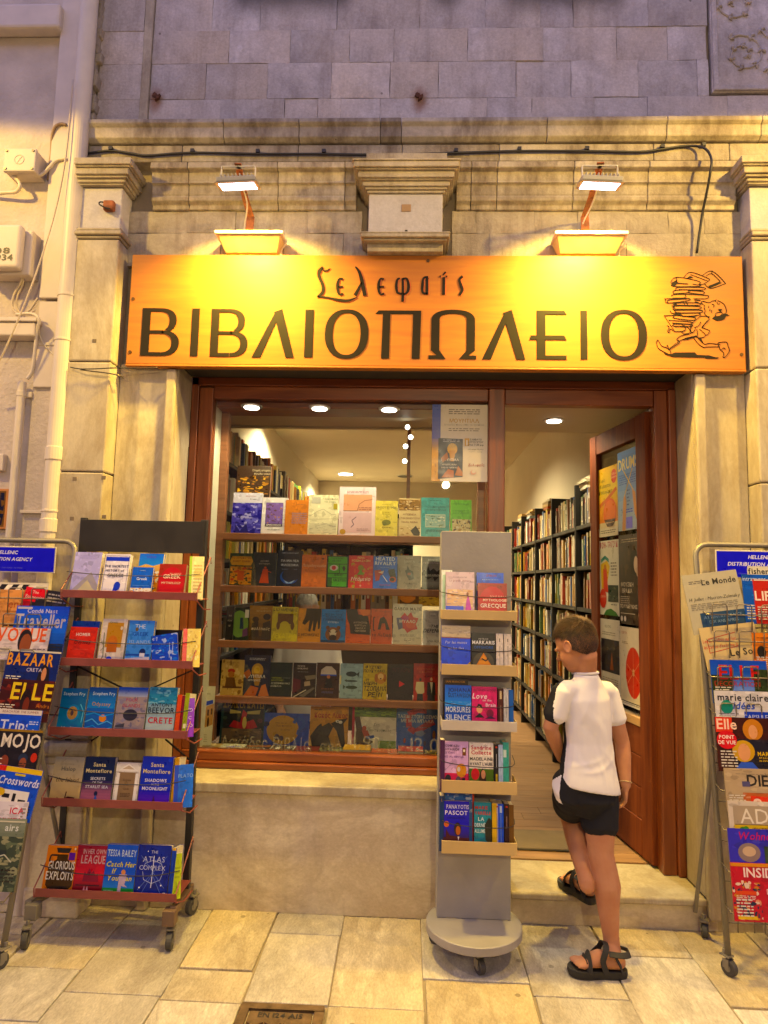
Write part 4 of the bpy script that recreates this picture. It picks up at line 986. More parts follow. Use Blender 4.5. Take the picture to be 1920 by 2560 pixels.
# ================================================================== floodlights on rusty arms + unlit batten lamps
M_LENS = emit('flood_lens', (0.86, 0.84, 1.0), 9.0)
FLOOD_E = 46.0
def floodlight(px_end, py_end, px_base, label, lean):
    e = at3(px_end, py_end, -0.33); bx = at(px_base, 560, -.03)[0]
    t = thing('floodlight', label, 'floodlight', (bx, -.02, 3.42), 'floodlights on arms above the sign')
    a = Vector((bx, -.030, 3.395)); k1 = Vector((bx + lean * .01, -.034, 3.56)); k2 = Vector((bx + (e.x - bx) * .25, -.14, 3.600))
    MB().bar(a, k1, .042, .008).build('wall_strap', M_RUST, t, bevel=0.002)
    mb = MB().bar(k1, k2, .036, .007).bar(k2, e + Vector((0, -.02, .004)), .034, .007); mb.build('arm', M_RUST, t, bevel=0.002)
    MB().cyl(e + Vector((0, 0, .002)), (0, 0, 1), .012, .02, 10).build('bolt', M_WIRE, t)
    w = .083
    MB().box(e.x - w, e.y - .012, e.z - .008, e.x + w, e.y + .012, e.z - .004).box(e.x - w - .003, e.y - .010, e.z - .085, e.x - w, e.y + .010, e.z - .004).box(e.x + w, e.y - .010, e.z - .085, e.x + w + .003, e.y + .010, e.z - .004).build('yoke', M_WHITE, t, bevel=0.002)
    c = e + Vector((0, 0.0, -.088)); n = Vector((lean * .05, 0.24, -1)).normalized(); u = Vector((1, 0, lean * .05)).normalized(); v = n.cross(u)
    body = MB().obox(c - n * .004, u * .096, v * .055, n * .011)
    for k in range(9): body.obox(c - n * .024 + u * (-.075 + k * .019), u * .003, v * .044, n * .008)
    body.build('lamp_body', plain('grey_cast_housing', (0.34, 0.33, 0.33), 0.5, metal=0.3), t, bevel=0.003)
    MB().obox(c + n * .0125, u * .104, v * .060, n * .003).build('lamp_bezel', plain('lamp_bezel_grey', (0.30, 0.27, 0.2), .5), t, bevel=0.003)
    q = c + n * .0165
    MB().obox(q, u * .086, v * .044, n * .001).build('lamp_lens', M_LENS, t)
    o = lamp('floodlight_beam', 'AREA', q + n * .006, FLOOD_E, (1.0, 0.66, 0.09), q + n, shape='RECTANGLE', size=.15, size_y=.075, spread=math.radians(132))
    adopt(o, t)
    # feed cable hanging along the strap
    MB().tube(smooth_path([e + Vector((-.02 * lean, .05, -.01)), k2 + Vector((.01, 0, -.02)), Vector((bx - .02, -.035, 3.52)), Vector((bx - .024, -.03, 3.44)), Vector((bx - .015, -.03, 3.40))]), .004, 6).build('feed_cable', M_PIPE, t, smooth=True)
    return t
floodlight(597, 416, 622, 'left floodlight on its rusty arm above the first letters of the sign', 1)
floodlight(1499, 414, 1466, 'right floodlight on its rusty arm above the end of the sign', -1)
def batten(px0, px1, pyt, label):
    a = at3(px0, pyt, -.12); b = at3(px1, pyt, -.12)
    t = thing('batten_lamp', label, 'lamp', ((a.x + b.x) / 2, -.02, a.z - .07), 'unlit lamp troughs on the sign top')
    z = 3.410
    MB().box(a.x, -.135, z, b.x, -.012, z + .018).build('trough_top', M_WHITE, t, bevel=0.005)
    x0, x1 = a.x + .012, b.x - .012; mb = MB()
    P = [(x0, -.125, z - .001), (x1, -.125, z - .001), (x1, -.012, z - .001), (x0, -.012, z - .001), (x0 + .03, -.055, z - .068), (x1 - .03, -.055, z - .068), (x1 - .03, -.012, z - .068), (x0 + .03, -.012, z - .068)]
    mb.add(P, [(0, 1, 2, 3), (7, 6, 5, 4), (4, 5, 1, 0), (5, 6, 2, 1), (6, 7, 3, 2), (7, 4, 0, 3)]); mb.build('trough_body', plain('yellowed_enamel', (0.60, 0.45, 0.22), 0.5), t, bevel=0.004)
    MB().tube(smooth_path([(b.x - .01, -.05, z + .012), (b.x + .008, -.06, z), (b.x - .004, -.06, z - .03), (b.x - .022, -.05, z - .05), (b.x - .022, -.04, z - .08)]), .004, 6).build('lead', M_PIPE, t, smooth=True)
batten(537, 708, 592, 'left white lamp trough standing on the sign below the left floodlight')
batten(1386, 1570, 594, 'right white lamp trough standing on the sign below the right floodlight')

# ================================================================== inside of the shop
ZF = 0.155; CEIL = 3.40; XW0, XW1, YB = -1.66, 1.50, 8.4
def st(mb, name, mat, **k): return tag(mb.build(name, mat, **k), kind='structure')
floor = st(MB().box(XW0, 0.37, 0.05, XW1, YB, ZF - .012), 'shop_floor', M_JOINT)
rf = random.Random(4)
for k in range(26):
    y = 0.372 + k * 0.118
    x = 0.30 + rf.uniform(-.2, .0); 
    segs = [0.20, 0.20 + rf.uniform(.3, .9), 1.46]
    for a, b in zip(segs, segs[1:]):
        MB().box(a + .001, y, ZF - .02, b - .001, y + .1165, ZF + rf.uniform(-.0006, .0006)).build('floor_board', M_FLOORW, floor, bevel=0.0015, seg=1, origin=(a + rf.uniform(-3, 3), y + rf.uniform(-3, 3), 0))
MB().box(XW0, 3.44, ZF - .02, XW1, YB, ZF).box(XW0, 0.372, ZF - .02, 0.199, 3.439, ZF).build('floor_boarding', M_FLOORW, floor)
st(MB().box(XW0 - .1, 0.3, 0, XW0, YB, 3.5).box(XW1, 0.30, 0, XW1 + .1, YB, 3.5).box(XW0 - .1, YB, 0, XW1 + .1, YB + .1, 3.5), 'shop_wall', M_INT)
st(MB().box(XW0 - .1, 1.44, CEIL, XW1 + .1, YB + .1, 3.5), 'shop_ceiling', M_INT)
st(MB().box(0.46, 0.31, 2.75, XW1, 1.44, 2.85).box(XW0, 0.54, 2.76, 0.459, 1.44, 2.85).box(XW0, 1.44, 2.75, XW1, 1.50, CEIL), 'shop_soffit', M_INT)
st(MB().box(-1.25, 0.305, 0.645, -1.128, 0.62, 2.76), 'window_side_wall', plain('pale_side_wall', (0.66, 0.62, 0.48), 0.8, var=0.04))
M_LED = emit('lit_downlight', (1.0, 0.93, 0.80), 14.0)
M_TRIM = plain('steel_trim', (0.5, 0.48, 0.44), 0.35, metal=0.6)
def downlight(x, y, z, label, on=True, r=.055, e=14.0, group='round ceiling downlights in the shop'):
    t = thing('ceiling_downlight', label, 'ceiling light', (x, y, z), group)
    MB().lathe((x, y, z), [(r, -.010), (r + .018, -.006), (r + .02, -.0005)], 24).build('light_trim', M_TRIM, t)
    MB().cyl((x, y, z - .012), (0, 0, 1), r, .003, 24).build('light_disc', M_LED if on else M_DARK, t)
    if on:
        o = lamp('downlight_beam', 'SPOT', (x, y, z - .03), e, (1.0, 0.84, 0.50), (x, y, 0), spot_size=math.radians(150), spot_blend=0.6, shadow_soft_size=r); adopt(o, t)
def onz(px, py, z):
    p = EYE + ray(px, py) * ((z - CAM_H) / ray(px, py).z); return p.x, p.y, z
for i, (px, py, z, lb, e, r) in enumerate((
    (629, 1020, 2.595, 'lit downlight in the wooden window head, leftmost', 25, .042), (799, 1023, 2.595, 'lit downlight in the wooden window head, middle', 25, .042), (973, 1026, 2.595, 'lit downlight in the wooden window head, rightmost', 25, .042),
    (737, 1045, CEIL, 'lit downlight on the cream ceiling between the first two window head lights', 400, .075), (1057, 1050, CEIL, 'lit downlight on the cream ceiling beside the white event poster', 400, .075),
    (1385, 1054, 2.75, 'lit downlight in the soffit just inside the open door', 42, .050), (864, 1186, CEIL, 'lit round downlight deep in the shop, left of the light post', 1000, .12), (1148, 1217, CEIL, 'lit round downlight deep in the shop, under the white poster, upper', 1000, .12), (1134, 1232, CEIL, 'lit round downlight deep in the shop, under the white poster, lower', 1000, .12))):
    x, y, zz = onz(px, py, z - .012); downlight(x, y, z, lb, True, r, e)
for px, py, lb in ((872, 1206, 'dark unlit downlight below the lit one deep in the shop'), (1012, 1190, 'upper dark unlit downlight beside the light post'), (1005, 1212, 'lower dark unlit downlight beside the light post')):
    x, y, zz = onz(px, py, CEIL); downlight(x, y, CEIL, lb, False, .12)

# ---- window display shelving
M_SH2 = M_SHELF
disp = thing('display_shelves', 'wooden display shelving behind the shop window with four shelves of books', 'shelving', (-.3, .5, .65))
SY0, SY1 = 0.40, 0.62
XD0, XD1 = -1.085, 0.42
def dz(py): return at(800, py, SY0)[1]
SHZ = [dz(1336), dz(1468), dz(1607), dz(1747)]
for z in SHZ: MB().box(XD0 + .001, SY0, z - .040, XD1, SY1, z).build('shelf', M_SH2, disp, bevel=0.004)
MB().box(XD0 - .045, SY0 + .02, 0.70, XD0, SY0 + .075, 2.70).build('upright', M_SHELF, disp, bevel=0.004)
MB().box(at(1192, 1300, .45)[0], SY0 + .02, 0.70, at(1212, 1300, .45)[0], SY0 + .07, 2.70).build('upright', M_SHELF, disp, bevel=0.004)
DECK = 0.672
MB().box(-1.125, 0.302, DECK - .03, 0.42, SY1 + .3, DECK).build('deck', M_SH2, disp, bevel=0.003)
MB().box(-1.125, 0.302, 2.595, 0.42, 0.50, 2.72).build('head_board', M_WOODH, disp, bevel=0.004)
# ---- interior bookcases
M_CASE = plain('black_bookcase_wood', (0.012, 0.010, 0.008), 0.55, sp=.25)
bc = thing('bookcase', 'long black bookcase along the right shop wall, packed with old books', 'bookcase', (1.34, 3, ZF))
BX = 1.225; BS = [2.05, 1.757, 1.463, 1.168, 0.875, 0.58, 0.285]
BY0, BY1 = 1.08, 5.2
for z in BS: MB().box(BX, BY0, z - .028, XW1 - .002, BY1, z).build('shelf', M_CASE, bc, bevel=0.002)
for y in (BY0, 1.54, 2.35, 3.10, 3.9, 4.55, BY1): MB().box(BX - .004, y - .014, ZF, XW1 - .003, y + .014, 2.36).build('upright', M_CASE, bc, bevel=0.002)
SPC = [('cream', '#d8c9a4'), ('cream', '#cdbb90'), ('cream', '#e2d6b8'), ('white', '#e9e4d6'), ('tan', '#b08a58'), ('tan', '#a57c4a'), ('red', '#8d2a1e'), ('red', '#a8402c'), ('orange', '#c8702c'), ('olive', '#8a8448'), ('green', '#4f6a44'), ('blue', '#3d5a8c'), ('grey', '#8e877c'), ('brown', '#5e3d26'), ('brown', '#6e4a2c'), ('black', '#28221e'), ('yellow', '#cfae4a')]
def spine_book(mb, a, b, depth, h, w_dir, col, rnd):
    pass
ORD = ['top', 'second', 'third', 'fourth', 'fifth', 'sixth', 'lowest']
rk = random.Random(21); cnt = {}; ORDN = ['first', 'second', 'third', 'fourth', 'fifth', 'sixth', 'seventh', 'eighth', 'ninth', 'tenth']
rows_mb = MB(); n_ind = 0
def book_on_side(x_front, z, y, w, h, depth, hexcol, name, side=-1, lean=0.0):
    """spine towards -x (right wall case); built as one small mesh with its own spine bands"""
    mb = name if isinstance(name, MB) else MB()
    mb.col = hexc(hexcol)
    x1 = x_front + depth
    def pt(x, yy, zz): return (x, yy + lean * (zz - z), zz)
    P = [pt(x_front, y, z), pt(x1, y, z), pt(x1, y + w, z), pt(x_front, y + w, z), pt(x_front, y, z + h), pt(x1, y, z + h), pt(x1, y + w, z + h), pt(x_front, y + w, z + h)]
    mb.add(P, [(0, 1, 5, 4), (1, 2, 6, 5), (2, 3, 7, 6), (0, 3, 2, 1)])
    mb.add(P, [(3, 0, 4, 7)])
    mb.col = hexc('#cbbb95'); mb.add(P, [(4, 5, 6, 7)])
    e = .0006; mb.col = hexc(rk.choice(['#e8dcc0', '#2a2018', '#c9a24a', '#7a2018', '#f0ead8']))
    for za, zb in ((.70, .86), (.12, .17)) if rk.random() < .7 else ((.35, .80),):
        mb.add([pt(x_front - e, y + w * .22, z + h * za), pt(x_front - e, y + w * .78, z + h * za), pt(x_front - e, y + w * .78, z + h * zb), pt(x_front - e, y + w * .22, z + h * zb)], [(1, 0, 3, 2)])
    return mb
ups = [BY0, 1.54, 2.35, 3.10, 3.9, 4.55, BY1]
for si, z in enumerate(BS):
    for u0, u1 in zip(ups, ups[1:]):
        y = u0 + .018
        while y < u1 - .06:
            w = rk.uniform(.020, .050) if u0 < 2.3 else rk.uniform(.028, .06)
            if y + w > u1 - .016: break
            h = rk.uniform(.19, .255); cn, ch = rk.choice(SPC); fx = BX + rk.uniform(.012, .045); ln_ = rk.choice([0, 0, 0, .06, -.05])
            if u0 < 2.3 and si < 6 and n_ind < 150:
                n_ind += 1
                o = book_on_side(fx, z + .0005, y, w, h, .16, ch, None, lean=ln_).build('shelved_book', INK)
                cnt[cn, si] = cnt.get((cn, si), 0) + 1; tag(o, f'{ORDN[cnt[cn, si] - 1]} {cn} spine from the door end, {ORD[si]} shelf of the black bookcase', 'book', 'books in the black bookcase')
            else: book_on_side(fx, z + .0005, y, w, h, .16, ch, rows_mb, lean=ln_)
            y += w + .001
        # flat ones lying on top of the row
        if rk.random() < .75:
            y2 = rk.uniform(u0 + .03, u1 - .25); zz = z + .257
            if si == 0 or zz + .03 < BS[si - 1] - .028:
                rows_mb.col = hexc(rk.choice(['#c9a878', '#d8d0bc', '#c06030', '#7f6848', '#9db0c0'])); rows_mb.obox((BX + .10, y2 + .09, zz + .010), (.085, 0, 0), (0, .09, 0), (0, 0, .010))
                if si == 0:
                    for q in range(3): rows_mb.col = hexc(rk.choice(['#b79a6c', '#8f7a58', '#c9c0a8'])); rows_mb.obox((BX + .10 + rk.uniform(-.02, .02), y2 + .10, zz + .032 + q * .024), (.08, .01, 0), (-.008, .09, 0), (0, 0, .011))
tag(rows_mb.build('shelved_books', INK), 'packed rows of old books along the far half of the black bookcase', 'books', kind='stuff')
# left wall bookcase and the case that faces the window
bc2 = thing('bookcase', 'dark bookcase on the left shop wall with tall books up to the ceiling', 'bookcase', (-1.4, 3, ZF))
LX = -1.26
for z in (2.42, 2.08, 1.75, 1.42, 1.09, .76, .43): MB().box(XW0 + .002, 1.0, z - .028, LX, 6.2, z).build('shelf', M_CASE, bc2, bevel=0.002)
for y in (1.0, 2.0, 3.0, 4.0, 5.0, 6.2): MB().box(XW0 + .003, y - .014, ZF, LX + .004, y + .014, 2.5).build('upright', M_CASE, bc2, bevel=0.002)
lm = MB()
for z in (2.42, 2.08, 1.75, 1.42, 1.09):
    y = 1.02
    while y < 6.1:
        w = rk.uniform(.03, .07); h = rk.uniform(.2, .29) if z > 2.3 else rk.uniform(.2, .27); cn, ch = rk.choice(SPC + [('blue', '#2d4a7c'), ('brown', '#4a2c1c'), ('black', '#20201c')])
        lm.col = hexc(ch); f = LX - rk.uniform(.01, .05)
        lm.box(f - .2, y, z + .0005, f, y + w, z + h); y += w + .002
tag(lm.build('shelved_books', INK), 'rows of dark books filling the left wall bookcase', 'books', kind='stuff')
bc3 = thing('bookcase', 'low bookcase facing the street behind the window display', 'bookcase', (-.6, 3.3, ZF))
for z in (1.99, 1.64, 1.29, .94): MB().box(-1.2, 3.0, z - .03, .02, 3.3, z).build('shelf', M_CASE, bc3, bevel=0.002)
for x in (-1.2, -.59, .02): MB().box(x - .015, 2.998, ZF, x + .015, 3.3, 2.0).build('upright', M_CASE, bc3, bevel=0.002)
MB().box(-1.2, 3.301, ZF, .02, 3.32, 2.3).build('back_board', M_CASE, bc3)
fm = MB(); kk = 0
for z in (1.99, 1.64, 1.29, .94):
    x = -1.18
    while x < -.05:
        w = rk.uniform(.022, .05); h = rk.uniform(.2, .30); cn, ch = rk.choice(SPC)
        if abs(x + w / 2 + .59) < .04: x += .03; continue
        target = fm
        fm.col = hexc(ch); fm.box(x, 3.02, z + .0005, x + w, 3.2, z + h)
        fm.col = hexc(rk.choice(['#e8dcc0', '#2a2018', '#c9a24a'])); fm.box(x + w * .25, 3.0195, z + h * .55, x + w * .75, 3.021, z + h * .85)
        x += w + .002
tag(fm.build('shelved_books', INK), 'rows of mixed book spines in the low bookcase behind the display', 'books', kind='stuff')
ct = thing('counter', 'dark shop counter standing behind the window display', 'counter', (-.2, 1.9, ZF))
MB().box(-.95, 1.75, ZF, .35, 2.2, 1.12).build('counter_body', plain('dark_counter', (0.045, 0.03, 0.02), 0.6), ct, bevel=0.005)
MB().box(-1.0, 1.70, 1.121, .40, 2.25, 1.155).build('counter_top', M_SHELF, ct, bevel=0.005)
# light post
lp = thing('light_post', 'slim wooden post with small clip spotlights inside the window', 'light', (.02, 1.5, ZF))
px_ = at(1021, 1200, 1.3)[0]
MB().box(px_ - .012, 1.29, 1.9, px_ + .012, 1.315, at(1021, 1075, 1.3)[1]).build('post', M_SHELF, lp, bevel=0.002)
for px, py in ((1019, 1068), (1027, 1093), (1014, 1116), (1012, 1153)):
    p = at3(px, py, 1.24); MB().tube([p, p + Vector((.012, .05, .01))], [.020, .012], 12).build('spot_head', M_TRIM, lp)
    MB().cyl(p + Vector((-.001, -.002, 0)), (-.2, -1, -.1), .016, .003, 12).build('spot_lens', M_LED, lp)
# doormat
dm = thing('doormat', 'ribbed grey brown doormat on the floorboards just inside the door', 'doormat', (.9, .62, ZF))
a = gr(1262, 2137, ZF); b = gr(1535, 2140, ZF); yb = gr(1300, 2078, ZF).y
MB().box(.50, .47, ZF + .001, 1.13, yb, ZF + .010).build('mat_frame', M_RUB, dm, bevel=0.003)
mb = MB()
for k in range(34): mb.box(.515, .475 + (yb - .48) * k / 34, ZF + .0095, 1.115, .475 + (yb - .48) * (k + .6) / 34, ZF + .014)
tag(mb.build('mat_rib', plain('coir_rib', (0.20, 0.15, 0.10), 0.9), dm), kind='stuff')
# yellow-green leaf on the step
p = gr(1650, 2172, .154); mb = MB(); 
lf = [(0, 0), (.02, .012), (.045, .014), (.07, .004), (.05, -.008), (.02, -.008)]
mb.add([(p.x - .03 + a, p.y + b, .1575 + .004 * math.sin(a * 60)) for a, b in lf], [tuple(range(6))[::-1]]); mb.col = None
tag(mb.build('fallen_leaf', plain('yellow_green_leaf', (0.30, 0.28, 0.03), 0.5)), 'small yellow green leaf lying on the doorstep by the door', 'leaf')
# ================================================================== books, magazines
M_PAGE = plain('page_block', (0.62, 0.55, 0.40), 0.85, var=0.08, scale=60)
def book(x0, x1, yt, yb, Y, tilt, t, base, label, spec_, group, cat='book', name='book', yaw=0.0, roll=0.0, z=None, hfix=None, paper=False, dz=0.0):
    """face-out book: bottom corners x0..x1 at pixel row yb (or height z), top edge at row yt, front at depth Y"""
    if z is not None: yb = row_of((x0 + x1) / 2, Y, z)
    a = at3(x0, yb, Y); b = at3(x1, yb, Y)
    if z is not None: a.z = z
    else: a.z = (a.z + b.z) / 2
    w = max(0.02, (b.x - a.x) / max(.3, math.cos(yaw)))
    h = (at((x0 + x1) / 2, yt, Y + 0.2 * math.sin(tilt))[1] - a.z) / math.cos(tilt)
    if hfix: h = hfix
    r = Vector((math.cos(yaw), math.sin(yaw), 0)); bk = Vector((-math.sin(yaw), math.cos(yaw), 0))
    u = (bk * math.sin(tilt) + Vector((0, 0, math.cos(tilt))))
    if roll: q = Quaternion(r.cross(u), roll); r = q @ r; u = q @ u
    n = r.cross(u)                                   # front normal
    o = Vector((a.x, Y, a.z + dz))
    def pt(x, y_, d): return o + r * x + u * y_ - n * d
    c = hexc(base)
    mb = MB(); mb.col = c; ct = .0012
    def slab(xa, xb, ya, yb_, da, db):
        mb.add([pt(xa, ya, da), pt(xb, ya, da), pt(xb, ya, db), pt(xa, ya, db), pt(xa, yb_, da), pt(xb, yb_, da), pt(xb, yb_, db), pt(xa, yb_, db)],
               [(0, 3, 2, 1), (4, 5, 6, 7), (0, 1, 5, 4), (1, 2, 6, 5), (2, 3, 7, 6), (3, 0, 4, 7)])
    slab(0, w, 0, h, 0, ct); slab(0, w, 0, h, t - ct, t); slab(0, ct, 0, h, ct, t - ct)
    ob = mb.build(name, PAPER if paper else INK, origin=o)
    tag(ob, label, cat, group)
    pg = MB(); e = .0015
    P = [pt(xx, yy, dd) for dd in (ct, t - ct) for xx, yy in ((ct, e), (w - e, e), (w - e, h - e), (ct, h - e))]
    pg.add(P, [(0, 1, 2, 3), (7, 6, 5, 4), (0, 4, 5, 1), (1, 5, 6, 2), (2, 6, 7, 3), (3, 7, 4, 0)])
    pg.build('pages', M_PAGE, ob)
    if spec_:
        if spec_[0] not in 'ng' and not paper:            # printed picture ground: soft blotches of the cover's own ink
            q = [int(base.lstrip('#')[i * (1 if len(base) == 4 else 2):][:(1 if len(base) == 4 else 2)] * (2 if len(base) == 4 else 1), 16) for i in range(3)]
            hx = lambda k, d: '#' + ''.join('%02x' % max(0, min(255, int(c * k + d))) for c in q)
            spec_ = f'n 0 0 1 1 22{base}{hx(.88, 0)}{hx(1.05, 6)}{hx(.95, 12)}{hx(.93, -4)}|' + spec_
        pl_ = Plane(pt(0, h, 0), r * w, -u * h); mp = MB(); art(mp, spec_, pl_)
        mp.build('cover_print', PAPER if paper else INK, ob)
    return ob

# ------------------------------------------------ wheeled rack on the left
rack = thing('book_rack', 'black wheeled book rack with five red brown trays standing left of the window', 'rack', (-1.33, -.15, 0))
RX0, RX1, RY = -1.645, -1.03, -0.115
for x in (RX0, RX1): MB().box(x - .016, RY - .012, .13, x + .016, RY + .018, 1.905).build('post', M_BLACK, rack, bevel=0.003)
MB().box(RX0 - .012, RY - .016, 1.735, RX1 + .004, RY - .0125, 1.895).build('header_board', M_BLACK, rack, bevel=0.001)
zz = lambda py: at(300, py, RY)[1]
class _Sep:
    def bar(s, *a): MB().bar(*a).build('cross_brace', M_BLACK, rack); return s
    def build(s, *a): pass
mb = _Sep()
mb.bar((RX0, RY, zz(1665)), ((RX0 + RX1) / 2 - .06, RY + .004, zz(1720)), .007).bar((RX1, RY, zz(1665)), ((RX0 + RX1) / 2 + .08, RY + .004, zz(1720)), .007)
mb.bar((RX0, RY, zz(1895)), (RX0 + .15, RY + .004, zz(1840)), .007).bar((RX1, RY, zz(1900)), (RX1 - .14, RY + .004, zz(1845)), .007)
mb.build('cross_brace', M_BLACK, rack)
TR = [(158, 500, 1478, 1508), (142, 480, 1648, 1672), (124, 470, 1822, 1836), (110, 455, 2000, 2014), (90, 435, 2228, 2242)]
TZ = []
for i, (a, b, y0, y1) in enumerate(TR):
    Yf = -.330 - .004 * i
    pa, pb = at3(a, (y0 + y1) / 2, Yf), at3(b, (y0 + y1) / 2, Yf); zt = (at(a, y0 - 4, Yf)[1] + at(b, y0 + 4, Yf)[1]) / 2; lip = .036
    x0, x1, zb = -1.632 - .004 * i + .012, -.985 - .012 * i * .4, zt - lip
    TZ.append((zb + .004, x0, x1, Yf))
    MB().box(x0, Yf, zb, x1, Yf + .003, zt).box(x0, Yf + .003, zb, x1, RY - .014, zb + .003).build('tray', M_RED, rack, bevel=0.002)
    for x in (x0 - .004, x1 + .004):
        mb = MB(); mb.tube([(x, Yf + .002, zb), (x, Yf - .002, zt), (x, RY - .03, zt + .17), (x, RY - .02, zt + .14)], .0032, 6).tube([(x, Yf, zb), (x, (Yf + RY) / 2, zb - .045), (x, RY, zb - .05)], .0032, 6)
        mb.build('side_wire', M_RED, rack)
    zc = zt + (.075 if i < 4 else .075)
    MB().tube(smooth_path([(x0 - .002, Yf + .035, zc + .01), (x0 + .15, Yf - .004, zc), ((x0 + x1) / 2, Yf - .008, zc - .004), (x1 - .1, Yf - .004, zc), (x1 + .006, Yf + .03, zc + .012)]), .0022, 5).build('elastic_cord', M_CABLE, rack)
for x in (RX0, RX1):
    s_ = -1 if x == RX0 else 1
    mb = MB().bar((x, RY + .07, .125), (x + .02 * s_, -.345, .155), .030, .036).box(x - .02, -.37, .10, x + .035, -.32, .165)
    mb.build('foot', M_TUBE if s_ < 0 else plain('brown_painted_foot', (0.16, 0.10, 0.06), 0.5, metal=.3), rack, bevel=0.003)
def castor(parent, x, y, r=.036, ang=0.0, name='castor', zc=None):
    ax = Vector((math.cos(ang), math.sin(ang), 0)); fw = Vector((-ax.y, ax.x, 0)); zc = zc or r
    mb = MB(); c = Vector((x, y, zc))
    fork = MB().obox(c + Vector((0, 0, r + .012)) + fw * .012, ax * .018, fw * .022, (0, 0, .003))
    for s_ in (-1, 1): fork.obox(c + ax * .0165 * s_ + Vector((0, 0, r * .5)) + fw * .006, ax * .0015, fw * .014, (0, 0, r * .55))
    fork.cyl(c + Vector((0, 0, r + .024)) + fw * .02, (0, 0, 1), .009, .02, 10)
    fo = fork.build(name, M_TUBE, parent, bevel=0.001)
    MB().tube([c - ax * .013, c - ax * .0125, c + ax * .0125, c + ax * .013], [r * .86, r, r, r * .86], 20).build('wheel', M_RUB, fo, bevel=0.003)
    MB().cyl(c, ax, r * .42, .03, 14).build('hub', M_TUBE, fo)
castor(rack, RX0 + .01, -.395, ang=.25); castor(rack, RX1 + .015, -.352, ang=.1); castor(rack, RX1 + .01, -.045, ang=-.4); castor(rack, RX0 + .02, -.045, ang=.5)

